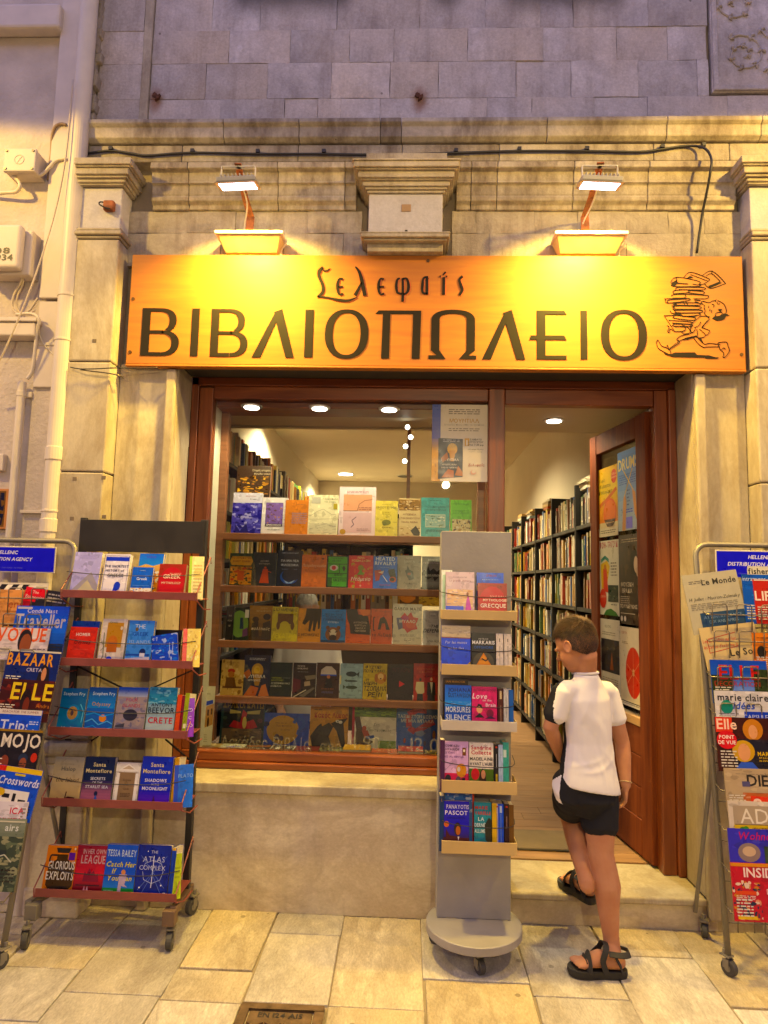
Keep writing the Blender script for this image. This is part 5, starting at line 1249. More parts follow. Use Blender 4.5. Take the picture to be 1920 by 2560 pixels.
RP = ' on the {} tray of the wheeled rack'
NUM = ['top', 'second', 'middle', 'fourth', 'lowest']
RB = [
 [(171, 239, 1380, '#b9b6ea', 'pale lavender book with a hazy mountain', 'p 0 1 0 .9 .45 .6 .7 .45 1 .75 1 1#9a96a8|p 0 1 .3 .85 .6 .62 .8 .8 1 .9 1 1#b7b0a0|t .5 .1 .03 A SHORT JOURNEY#a9a2d8|t .5 .15 .03 THROUGH THE ISLES#a9a2d8', .03),
  (249, 312, 1385, '#e3dff2', 'white and blue book with a blue owl', 'r 0 0 1 .06#e3dff2|r .03 .07 .97 .16#3848d8|l .012 .04 .04 .96 .04 .96 .96 .04 .96 .04 .04#2a2a60|T .5 .31 .055 THE SHORTEST#26265a|T .45 .41 .055 HISTORY of#26265a|T .5 .53 .075 GREECE#26265a|e .62 .74 .13 .10#2f43d2|p .5 .72 .74 .7 .6 .9 .45 .92#2f43d2|l .02 .2 .93 .8 .88#888', .026),
  (335, 396, 1384, '#3f78e8', 'tall blue harbour town book behind the others', 'g 0 0 1 .3#3a6cf0#5a96f4|t .5 .1 .05 SYROS#6a50c8|p 0 .3 .3 .24 .6 .28 1 .22 1 .5 0 .5#c9a878|n 0 .4 1 1#c9905a#e0d0b0#7a5a40#4868a8#ddd', .02),
  (322, 374, 1418, '#2a62e0', 'small bright blue guide with white houses', 'T .5 .42 .09 Greek#dfe6ff|t .5 .12 .03 ISLANDS#bcd|l .012 .1 .6 .9 .6#9fc0ff|n 0 .68 1 1 20#e8e4e0#3a78e8#d8c0a0#c09060#fff', .016),
  (389, 457, 1410, '#b5302c', 'square red mythology book with a darker disc', 'r 0 0 1 1#9c3f35|e .5 .55 .46 .46#b8222a|t .62 .30 .045 ALL ABOUT#e8c8b8|T .5 .42 .12 GREEK#f0dccc|t .5 .58 .065 MYTHOLOGY#f0dccc|r .4 .96 .6 .99#e8c8b8', .03),
  (470, 503, 1391, '#e7dcae', 'cream book with a lime green spine turned sideways', 'r 0 0 .18 1#9ac423|e .6 .4 .3 .12#d8c890|s .3 .2 .9 .9 9#b8a878', .03)],
 [(165, 234, 1552, '#3558c8', 'blue book peeping over a red one', '', .02),
  (162, 231, 1567, '#d8321f', 'plain red book with white and black title', 'T .5 .24 .085 HOMER#f4dcd0|I .5 .45 .085 Odyssey#5a1410|l .006 .25 .6 .75 .6#f0a090', .02),
  (241, 304, 1547, '#d9cfc4', 'cream folk tale book with an ochre arched picture', 'r .22 .08 .86 .62#c08a2e|t .45 .10 .05 Greek#4a5a30|t .5 .18 .05 Folk Tales#b8862a|e .5 .5 .2 .14#c87838|r .3 .5 .7 .72#b86830|l .03 .12 .3 .2 .8 .1 .95#66705a|l .03 .3 .75 .4 .98#7a6a4a|e .45 .88 .12 .07#6a78e0|e .8 .2 .05 .04#d8d0c0|l .02 .06 .5 .2 .6 .08 .7#888060', .022),
  (309, 373, 1551, '#7fa6ee', 'sky blue island book with a dark dome', 't .45 .18 .10 THE#d6e2ff|T .5 .34 .085 GREEK#2a5ac0|T .5 .52 .085 ISLANDS#a8c4f6|e .33 .2 .06 .045#6a5a40|r 0 .74 .95 .78#3458b8|p 0 .84 .95 .80 1 1 0 1#d8d2e0|e .66 .70 .12 .08#26346a|r .56 .72 .76 .80#dfe0f0|t .5 .97 .05 Durrell#222', .022),
  (376, 446, 1574, '#17151a', 'black book with a tilted blue card in front', '', .018),
  (380, 446, 1590, '#2b52d8', 'tilted blue book with pale clouds', 'n 0 0 1 1 30#2b52d8#3a66e6#6a92f0#2346c8#b8c8f8|l .02 .7 .3 .66 .8#c8d4f8|l .02 .82 .35 .78 .7#c8d4f8', .012, dict(roll=.17)),
  (454, 494, 1572, '#e0cc7a', 'yellow notebook with a scarlet spine turned sideways', 'r 0 0 .24 1#e01c16|n .26 .06 .96 .94 16#e0cc7a#c8a850#f0e0a0#d8b860', .03)],
 [(138, 203, 1720, '#1c6fb0', 'teal blue book with a round bronze eye', 'g 0 0 1 1#1c5a9c#1f86b8|t .5 .16 .075 Stephen Fry#cfe0e8|e .55 .55 .26 .19#2a8ac0|e .53 .55 .2 .145#b8956a|e .52 .55 .06 .06#5a4a50|l .03 .8 .35 .95 .5 .92 .75#8fd0ec|t .5 .93 .09 Mythos#d8e4ec', .026),
  (207, 277, 1718, '#1f62c0', 'blue book with gold title over curling waves', 'g 0 0 1 .45#1b4c98#3f8ad8|t .55 .17 .075 Stephen Fry#d6e4f0|t .5 .40 .085 Odyssey#c79a4e|e .62 .66 .13 .08#e08a2a|l .04 0 .6 .3 .55 .6 .62 1 .56#5aa8f0|l .035 0 .75 .25 .68 .5 .8 .8 .72 1 .78#8cc4f8|l .035 0 .88 .3 .82 .6 .92 1 .84#5aa8f0|l .03 .1 .95 .5 .97 .9 .92#9cd0f8', .03),
  (281, 356, 1718, '#8a8a9c', 'grey beach book with faded pink title', 'g 0 0 1 .2#2850b8#a8b0c8|n 0 .2 1 1 22#9a8e90#8a8498#a89a94#787488|t .5 .30 .075 FOUR#b05a70|t .5 .42 .075 ISLANDS#b05a70|e .5 .58 .24 .12#2e2e3c|p .05 .8 .35 .75 .3 1 .05 1#444450|l .03 .05 .85 .35 .85#888|l .03 .05 .92 .35 .92#888', .026),
  (360, 431, 1718, '#8ab0c0', 'pale blue war book with black and red capitals', 'g 0 0 1 1#4f86a8#c0ccc8|n 0 0 1 .35 18#5a90b0#8ab8c8#4a7898|T .5 .40 .075 ANTONY#26303c|T .5 .53 .115 BEEVOR#26303c|T .5 .74 .125 CRETE#c02a3c|p .05 1 .2 .93 .3 .97 .5 .9 .7 .95 .85 .88 1 1#2a2a30', .028),
  (433, 440, 1736, '#d8502a', 'thin orange spine at the tray end', '', .12), (441, 450, 1738, '#8a2038', 'thin crimson spine at the tray end', '', .12), (452, 460, 1732, '#9aa81e', 'thin lime spine at the tray end', 'r .2 .7 .8 .8#e8e4c0', .12),
  (462, 481, 1745, '#9a66d8', 'violet book with pale vertical letters at the tray end', 't .5 .35 .09 ED#e0d0f4|t .5 .55 .09 C#e0d0f4|t .5 .75 .09 LO#e0d0f4', .11)],
 [(120, 195, 1892, '#b3a48a', 'stone coloured book with a red boat at the foot', 'g 0 0 1 .45#98948a#c8b898|g 0 .45 1 1#cdbb98#c8ac7c|t .5 .17 .05 Victoria#8a8272|T .5 .29 .09 Hislop#6a6860|i .5 .53 .10 the Island#4a3428|p .25 .85 .4 .9 .62 .83 .85 .85 .75 1 .28 1#4a1e20|l .03 .52 .88 .55 .73#4a1e20', .022),
  (197, 273, 1892, '#17264e', 'navy romance with cream title above a sunset sea', 'g 0 .5 1 1#1a2c58#d08aa0|T .5 .20 .085 Santa#ddd2ae|T .5 .33 .085 Montefiore#ddd2ae|T .5 .48 .06 SECRETS#d8d8e8|t .5 .56 .05 OF THE#d8d8e8|T .5 .65 .06 STARLIT SEA#d8d8e8|e .5 .76 .06 .05#20284a|p .42 .95 .5 .78 .62 .95#6a7ac0|l .02 .05 .9 .4 .88 1 .92#3a2848|r 0 .94 .4 1#1a2248', .03),
  (280, 345, 1900, '#6e5a48', 'dark book half hidden behind a white temple cover', '', .02),
  (278, 340, 1906, '#e2dcd6', 'white book with a temple doorway on brown', 'r .12 .22 .88 .95#8f7a62|r 0 .08 1 .2#e8e4de|p .1 .18 .5 .02 .9 .18#f4f0ea|p .25 .15 .5 .06 .75 .15#c8b8a4|r .06 .24 .18 .94#f2eee8|r .82 .24 .94 .94#f2eee8|t .5 .42 .05 Stories#5a4434|t .5 .52 .045 of the#5a4434|t .5 .62 .05 Gods#5a4434|s .3 .7 .7 .8 3#5a4434', .024),
  (342, 420, 1892, '#2a3cc4', 'bright blue romance with cream title and mauve dusk', 'g 0 .6 1 1#2a3cc4#8a6ad0|T .5 .20 .085 Santa#dccfae|T .5 .33 .085 Montefiore#dccfae|T .5 .50 .065 SHADOWS#e6e2f2|t .5 .57 .04 IN THE#e6e2f2|T .5 .66 .065 MOONLIGHT#e6e2f2|p .42 1 .5 .76 .6 1#4a2860|p 0 .92 .4 .97 1 .9 1 1 0 1#5a4ab8|e .9 .06 .06 .04#5a6ae0', .032),
  (424, 429, 1894, '#d8a23a', 'two thin golden spines on the tray', '', .12),
  (432, 475, 1913, '#4a7ae8', 'plain light blue paperback hanging over the tray end', 'r 0 0 .22 1#2a4cd0|t .6 .30 .09 PLATO#a8c4f8|s .4 .45 .8 .5 2#6a94f0', .03)],
 [(101, 177, 2113, '#e0801e', 'orange book with a black amphora and white capitals', 'p .3 .05 .8 .05 .74 .15 .36 .15#2c2a2a|p .36 .18 .72 .18 .72 .28 .98 .4 .98 .8 .75 .97 .3 .97 .1 .8 .12 .4 .36 .28#443018|l .05 .36 .2 .15 .2 .12 .32 .22 .34#2c2424|r .75 .14 .95 .29#6a3aa8|T .55 .48 .17 GLORIOUS#e6e2d8|T .53 .69 .17 EXPLOITS#e6e2d8|r .22 .82 .84 .97#241c18|i .53 .93 .06 Ferdia Lennon#e6e2d8|e .93 .06 .03 .025#f0ddc0', .03),
  (177, 252, 2113, '#a8203a', 'crimson book with a dark city skyline', 'g 0 0 1 .6#8a1a34#d81c34|g 0 .6 1 1#c82038#3a2428|T .6 .17 .10 IN HER OWN#c8a8ac|T .58 .36 .17 LEAGUE#c8a8ac|p .3 .72 .35 .52 .42 .58 .5 .45 .58 .55 .65 .5 .72 .6 .8 .55 .85 .72#8a1838|r .1 .78 .9 .8#301828|p .35 .92 .4 .8 .45 .92#f0b0c0|p .45 .92 .5 .8 .55 .92#f0c0c8', .03),
  (252, 330, 2112, '#2a5ad8', 'blue book with yellow script and a leaping player', 'g 0 .6 1 .82#2a5ad8#4a8ae8|r 0 .82 1 1#1e8a3c|T .5 .22 .13 TESSA BAILEY#c4d4f0|I .5 .42 .10 Catch Her#d8cc2a|I .3 .55 .10 If#d8cc2a|I .5 .68 .10 You Can#d8cc2a|e .62 .52 .07 .05#d8a080|p .5 .56 .75 .56 .7 .75 .8 .8 .6 .78 .6 1 .48 1 .5 .75#c4b4cc|s .05 .86 .35 .96 3#a8d0b0', .032),
  (332, 415, 2113, '#1f2f98', 'navy book with a white star chart', 't .5 .16 .06 THE#c8cce8|t .5 .32 .11 ATLAS#c8cce8|t .48 .47 .09 COMPLEX#c8cce8|l .014 .2 .45 .25 .35 .5 .28 .75 .35 .82 .5 .75 .65 .5 .72 .25 .65 .2 .5#c0c8e8|l .02 .5 .2 .5 .8#e8ecff|l .012 .1 .2 .9 .8#8a9ad8|l .012 .9 .2 .1 .85#8a9ad8|l .012 .5 .55 .2 .95#8a9ad8|l .012 .5 .55 .85 .95#8a9ad8|e .15 .8 .02 .015#fff|e .8 .75 .02 .015#fff|e .3 .12 .015 .012#fff|r .88 .88 .96 .95#e8e4dc|t .5 .98 .06 OLIVIE BLAKE#7a8ad0', .03),
  (417, 424, 2120, '#2a44a8', 'blue spine beside a lime one at the tray end', 'r .1 0 .9 .05#d8b060', .12),
  (427, 448, 2134, '#b8cc16', 'lime yellow paperback hanging over the tray end', 's .3 .3 .8 .6 3#98ac10', .09)],
]
for i, row in enumerate(RB):
    zb, x0, x1, Yf = TZ[i]
    for k, bk in enumerate(row):
        a, b, yt, base, lab, sp_, t = bk[:7]; o = bk[7] if len(bk) > 7 else {}
        back = any(w_ in lab for w_ in ('behind', 'peeping', 'black book with a tilted'))
        spn = 'spine' in lab and t > .1
        Y = Yf + .012 + (.05 if back else 0) + (.004 if k % 2 else 0)
        end = 'turned sideways' in lab or 'tray end' in lab or 'hanging' in lab
        book(a, b, yt, 0, Y, .20, t if not spn else .10, base, lab + f', {NUM[i]} rack tray', sp_, 'books on the wheeled rack', z=zb + .001, yaw=(.35 if end and not spn else 0), **o)

# ------------------------------------------------ books in the window
def rowbooks(lst, zb, Y, tilt, where, group='face out books in the shop window'):
    for k, bk in enumerate(lst):
        a, b, yt, base, lab, sp_ = bk[:6]; o = bk[6] if len(bk) > 6 else {}
        book(a, b, yt, 0, Y + o.get('dy', .004 * (k % 3)), tilt, o.get('t', .02), base, lab + where, sp_, group, z=zb + .0008, yaw=o.get('yaw', 0))
YW = .425
rowbooks([
 (582, 668, 1163, '#d8792a', 'wide brown and orange picture book with white script', 'r 0 0 1 .45#3a2818|n .04 .14 .96 .42 26#3a2818#c89028#a8701c#e0b040#5a3c18|t .72 .08 .028 Στιγμές ιστορίας#e8dcc0|t .75 .13 .028 παραμυθιών γεύσεων#e8dcc0|r 0 .43 1 .46#241810', dict(dy=.075)),
 (577, 651, 1232, '#dcd8ea', 'white book with a violet street crowd photo', 't .6 .1 .03 ΕΡΜΟΥΠΟΛΗ#a85a40|t .7 .17 .03 Φίλιππος#555|n 0 .25 1 1 40#6a66b8#8a88d8#4a4898#b8b6e8#3a3880|p .1 1 .15 .8 .3 .95 .5 .75 .6 1#3c3a78'),
 (652, 716, 1244, '#e6e0e2', 'white book with a framed mauve stair photo', 'r .14 .14 .82 .80#7a68a0|n .16 .16 .80 .72 18#8a74b0#a898d8#6a4a58#b08a78#584860|t .5 .79 .05 ΕΡΜΟΥΠΟΛΗ#f4f0f0|r .14 .73 .82 .80#4a3848|T .48 .785 .045 ΕΡΜΟΥΠΟΛΗ#f4f0f0|s .25 .88 .75 .92 1#aaa'),
 (710, 768, 1250, '#cf8f66', 'peach coloured book with faint blue lines', 's .3 .38 .95 .72 6#8a84a0|s .5 .12 .9 .18 1#a8765a|l .01 .05 .5 .95 .55#b87a54'),
 (768, 843, 1237, '#e4dcc0', 'cream book with a grey pencil landscape', 'l .012 .05 .55 .3 .42 .5 .36 .8 .5 .95 .48#9a968a|l .01 .05 .62 .95 .6#8a867a|n .05 .72 .95 .96 22#cfc8b0#b8b2a0#a8a294#d8d0b8|n .1 .06 .4 .22 8#b8b4a8#d0c8b4|t .72 .12 .045 Η Ερμούπολη#7a8068|t .72 .19 .045 της Σύρου#7a8068|r .84 .22 .96 .36#a89a50'),
 (845, 937, 1217, '#e2cdd2', 'tall lavender pink book with old brown map sheets', 's .2 .09 .8 .14 2#8a6a78|r .12 .16 .9 .50#d8a890|r .12 .53 .9 .94#d4b4b8|l .014 .12 .5 .5 .5 .55 .36 .7 .28 .9 .26#7a5a50|l .02 .48 .62 .36 .7 .42 .78 .34 .84#6a5a70|e .12 .93 .08 .055#b0862e|s .55 .42 .88 .5 2#a87a70|s .5 .86 .85 .92 2#a88a90'),
 (937, 993, 1252, '#dfcd7e', 'yellow book with a small engraved tree', 'T .5 .22 .055 ΝΗΣΟΥ ΣΥΡΟΥ#5a5430|t .5 .12 .03 ΙΣΤΟΡΙΑ ΤΗΣ#7a7040|s .3 .32 .7 .42 2#a8984c|e .5 .62 .2 .08#7c7a44|e .42 .66 .1 .05#6a6a3c|s .3 .75 .7 .8 1#98884c'),
 (996, 1050, 1246, '#d9c39c', 'sepia book with harbour photograph and dark animal', 'n 0 .03 1 .32 26#8a6a44#b89468#5a4028#d8c09c|t .5 .45 .05 Η ΠΟΡΝΕΙΑ#7a4a38|t .5 .55 .05 ΣΤΗΝ ΕΡΜΟΥΠΟΛΗ#7a4a38|t .5 .65 .05 ΤΟ 19ο ΑΙΩΝΑ#7a4a38|n 0 .74 1 .98 16#d0b890#a08058#e0ccaa|p .55 .85 .8 .72 1 .9 .95 .98 .7 .97#2e2018'),
 (1052, 1123, 1244, '#5ea3a4', 'teal book with a small pale harbour view', 's .3 .07 .7 .1 1#2a5a60|t .5 .18 .045 ΤΟ#244c54|t .5 .26 .045 ΓΛΩΣΣΙΚΟ ΙΔΙΩΜΑ#244c54|t .5 .34 .045 ΤΗΣ ΕΡΜΟΥΠΟΛΗΣ#244c54|r .15 .43 .86 .76#c8d4c0|n .17 .45 .84 .74 16#9ab4b0#c8d4c0#7a8c70#e0e4d4#5a7060|s .2 .82 .8 .88 2#244c54'),
 (1126, 1179, 1250, '#86c868', 'bright green book with a grid of small portraits', 's .1 .1 .9 .14 1#4a8a3a|s .1 .28 .9 .4 3#5a9a48|n .08 .52 .95 .96 30#d8c8a0#6a5038#a88860#40302a#e4d8b8'),
], SHZ[0], YW, .10, ', top window shelf')
rowbooks([
 (570, 630, 1383, '#2f3a2c', 'dark book with ornate ochre title panel and door', 'p .1 .1 .9 .1 .98 .25 .9 .38 .1 .38 .02 .25#c8922a|T .5 .17 .055 ΤΟ ΞΕΝΟΔΟΧΕΙΟ#7a3a1c|T .5 .28 .06 DAISY CHAIN#7a3a1c|n .05 .42 .95 .98 24#b87a28#2f3a2c#8a5420#d89a3c#1c2820#a83a20|r .36 .55 .64 .85#a84a20'),
 (628, 688, 1381, '#2b2a30', 'charcoal book with an orange robed figure', 't .5 .28 .05 χαλεπά#b8aca0|t .5 .36 .05 κατάφερα#b8aca0|e .55 .46 .05 .03#c8562c|p .45 .5 .65 .5 .72 .92 .32 .92#c04a24|l .03 .6 .55 .8 .6#c04a24'),
 (690, 753, 1376, '#14182c', 'navy book with a half lit planet', 't .5 .09 .035 ΓΙΩΡΓΟΣ ΒΑΣΙΛΑΚΗΣ#c8ccd8|T .5 .32 .06 ΓΙΑ ΜΙΑ ΝΕΑ#e0e4ee|T .5 .44 .06 ΦΙΛΟΣΟΦΙΑ#e0e4ee|s .2 .52 .8 .56 1#8a92a8|e .5 .74 .36 .20#3a5ab0|e .55 .70 .34 .185#14182c|p .3 .84 .5 .9 .75 .82 .6 .92 .4 .92#a8c0e8'),
 (752, 814, 1387, '#cf6a1c', 'plain orange book with white handwriting', 's .3 .08 .7 .1 1#7a3408|t .5 .17 .04 ΣΑΜΙΟΥ#7a3408|i .5 .38 .085 Πατριδογνωσία#f0d0b0|s .3 .5 .7 .56 2#a8500c|e .85 .12 .06 .03#5a2408'),
 (815, 869, 1390, '#15180f', 'black book with neon green panels', 'r .06 .03 .94 .97#4aa82c|r .10 .05 .90 .22#15180f|r .06 .03 .94 .24#4aa82c|t .5 .10 .055 ΠΑΡΑΞΕΝΕΣ#15180f|t .45 .18 .055 ΕΙΚΟΝΕΣ#15180f|r .06 .25 .94 .27#15180f|e .33 .38 .2 .09#d8d0d0|e .33 .38 .1 .07#c02838|r .58 .27 .61 .55#15180f|p .72 .38 .8 .3 .88 .4 .8 .5#15180f|r .06 .55 .94 .57#15180f|t .55 .64 .07 変な絵#15180f|r .06 .69 .94 .71#15180f|T .62 .81 .08 UKETSU#15180f|r .06 .71 .26 .97#2a5a1c'),
 (870, 931, 1389, '#d62f34', 'red book with a pink and green figure', 'n 0 0 1 1 20#d62f34#e8484c#c8262c#e07048#b8a02c|T .5 .10 .06 ΡΕΝΑ#f0d8a0|T .5 .19 .06 ΡΩΣΣΗ-ΖΑΪΡΗ#f0d8a0|e .5 .38 .12 .09#8a8428|p .35 .6 .5 .42 .65 .6#6a9a28|I .5 .78 .11 Ντόμινο#f4e6d8|e .5 .93 .04 .03#f0c0b0'),
 (932, 992, 1391, '#2668e0', 'bright blue book with two hockey players', 'T .5 .13 .11 HEATED#e8eef8|T .5 .27 .11 RIVALRY#e8eef8|s .3 .34 .7 .36 1#b8ccf0|p .05 .45 .3 .42 .42 .55 .3 .6 .25 .75 .1 .78#a83028|p .2 .5 .45 .45 .4 .55#e8d0b8|p .62 .42 .88 .38 .95 .6 .98 .75 .75 .7 .65 .55#26222a|e .82 .72 .14 .09#c07060|e .8 .72 .10 .06#26222a|l .03 .4 .6 .6 .8#e8e4e8|t .5 .91 .05 Rachel Reid#c83a2c'),
 (993, 1052, 1389, '#9a8f82', 'grey taupe book with a dark curled silhouette', 't .5 .10 .06 ΛΕΝΑ#c8c0b4|t .5 .21 .065 ΜΑΝΤΑ#c8c0b4|p .42 .3 .5 .42 .66 .48 .7 .7 .5 .74 .38 .6 .32 .45 .4 .42#2a2630|e .5 .55 .07 .04#a85a50|i .55 .86 .06 Για πάντα#4a4038|t .45 .95 .04 Ψ#4a4038'),
 (1054, 1108, 1391, '#7c7a78', 'grey book with black trees mirrored in water', 'g 0 0 1 .5#6a6866#a8a6a4|t .5 .14 .055 ΣΠΥΡΟΣ#e0dede|t .5 .23 .055 ΠΕΤΡΟΥΛΑΚΗΣ#e0dede|p 0 .5 .1 .42 .2 .46 .3 .3 .38 .44 .55 .36 .7 .46 .85 .38 1 .5 1 .58 0 .58#1c1a1c|T .5 .60 .06 ΚΑΘΑΡΜΑ#d8d4d0|p .1 .62 .3 .7 .5 .62 .6 .75 .8 .62#1c1a1c|g 0 .78 1 1#8a8886#3a3836'),
], SHZ[1], YW, .10, ', second window shelf')
rowbooks([
 (562, 581, 1516, '#1a1714', 'black book standing at the post with white vertical letters', 't .5 .3 .05 ΧΑ#c8c0b0|t .5 .45 .05 ΡΟΥ#c8c0b0|t .5 .6 .05 ΚΙ#c8c0b0'),
 (582, 620, 1520, '#1c2a20', 'dark book with a pale green moon and walker', 'e .35 .5 .6 .42#7a9a5c|p .4 .3 .6 .3 .65 .65 .4 .65#1c3a58|p .6 .68 .9 .6 .95 .85 .6 .9#6a4a70|r .7 .05 .95 .3#d8d4cc'),
 (619, 679, 1514, '#7c5c30', 'sepia book with two people in hats', 'g 0 0 1 1#a88044#3a2814|t .6 .10 .05 ΣΟΦΗ#c8b080|t .6 .18 .05 ΘΕΟΔΩΡΙΔΟΥ#c8b080|p .1 .9 .15 .5 .4 .45 .45 .9#2a2018|e .28 .4 .14 .08#3a2c1c|p .55 .95 .6 .5 .9 .42 1 .95#3a3020|e .75 .32 .16 .09#2a2018|I .5 .70 .08 πολίτικές#e0d0b0'),
 (677, 742, 1517, '#c9b720', 'yellow book with a mop of brown curls', 'T .5 .13 .09 ΚΑΧΑΜΕΝΙΔΗΣ#5a5414|n .22 .2 .82 .5 26#6a4a24#7a5428#5c3e1c#6a4a24#6a4a24|e .5 .58 .2 .16#c9b720|e .25 .55 .07 .12#6a4a24|e .8 .55 .07 .12#6a4a24|t .5 .92 .15 ΔΕΚΑΤΡΙΑ#e0d458'),
 (743, 800, 1521, '#d8921e', 'amber book with a large dark hand reaching down', 'p .35 0 1 0 1 .2 .95 .6 .88 .62 .85 .35 .75 .68 .66 .66 .66 .35 .55 .7 .46 .68 .5 .35 .3 .5 .18 .45 .3 .25#2c2410|T .48 .83 .08 Ο ΜΕΣΗΜΕΡΑΣ#3a2408'),
 (801, 862, 1523, '#3e86d8', 'light blue book with a roaring tiger face', 's .3 .06 .7 .08 1#1c3a78|T .5 .19 .055 ΠΩΣ ΘΑ ΤΟΥΣ#16305c|T .5 .26 .055 ΝΑ ΠΑΝΕ ΝΑ#16305c|T .5 .35 .07 ΓΑΜΗΘΟΥΝΕ#16305c|T .5 .42 .05 ΕΥΓΕΝΙΚΑ#dfe8f4|e .5 .76 .32 .22#8a5428|e .5 .72 .14 .12#d8cfc0|e .28 .56 .08 .06#6a3c1c|e .72 .56 .08 .06#6a3c1c|e .5 .86 .16 .09#2a1410|l .04 .3 .65 .42 .7#241810|l .04 .7 .65 .58 .7#241810|r 0 .93 1 1#2a4a78'),
 (863, 924, 1523, '#cf5a22', 'burnt orange book with a black torn bird shape', 'p 0 0 .45 0 .5 .15 .9 .2 1 .5 1 .75 .2 .72 .15 .45 .05 .3#241814|p .5 0 1 0 .95 .15 .7 .2 .6 .1#e07838|t .6 .42 .05 ΑΥΓΟΥΣΤΟΣ#e0ccb8|t .6 .50 .05 ΚΟΡΤΩ μια#e0ccb8|t .6 .58 .05 ΣΚΑΛΑ Η#e0ccb8|t .6 .66 .05 ΟΔΥΣΣΕΙΑ#e0ccb8|n 0 .8 1 1 10#cf5a22#a83c14'),
 (926, 979, 1522, '#d4541a', 'orange book with a bracketed black figure', 's .4 .08 .9 .1 1#5a1c08|l .05 .2 .25 .12 .25 .12 .62 .2 .62#2a1410|p .42 .28 .6 .22 .72 .3 .9 .6 .72 .6 .66 .42 .52 .42 .46 .6 .32 .6#241410|T .5 .79 .085 το Λεξικό#241410'),
 (981, 1054, 1510, '#ddd6c4', 'cream book with a red and pink paint splash', 'T .5 .16 .075 GABOR MATÉ#6a5a44|p .25 .35 .4 .22 .5 .3 .62 .2 .7 .32 .88 .35 .8 .5 .85 .62 .65 .65 .5 .72 .4 .62 .2 .6 .3 .48#d03a3a|p .12 .35 .3 .35 .35 .6 .2 .65 .15 .5#6a6a88|e .42 .36 .12 .07#c02878|e .62 .52 .16 .09#e0502c|T .5 .47 .075 ΜΥΑΛΟ#f4ece0|s .25 .76 .75 .82 2#8a8270|s .4 .9 .65 .93 1#8a8270'),
 (1056, 1110, 1526, '#d5d3d4', 'pale grey book with navy sporty capitals', 'l .02 .3 .06 .7 .06 .7 .22 .3 .22 .3 .06#a8a8b0|r .35 .14 .6 .18#a8a8b0|I .55 .50 .09 THE#1c2440|I .5 .64 .11 DEFENCE#1c2440|t .6 .92 .075 ANA HUANG#6a6a70'),
], SHZ[2], YW, .10, ', third window shelf')
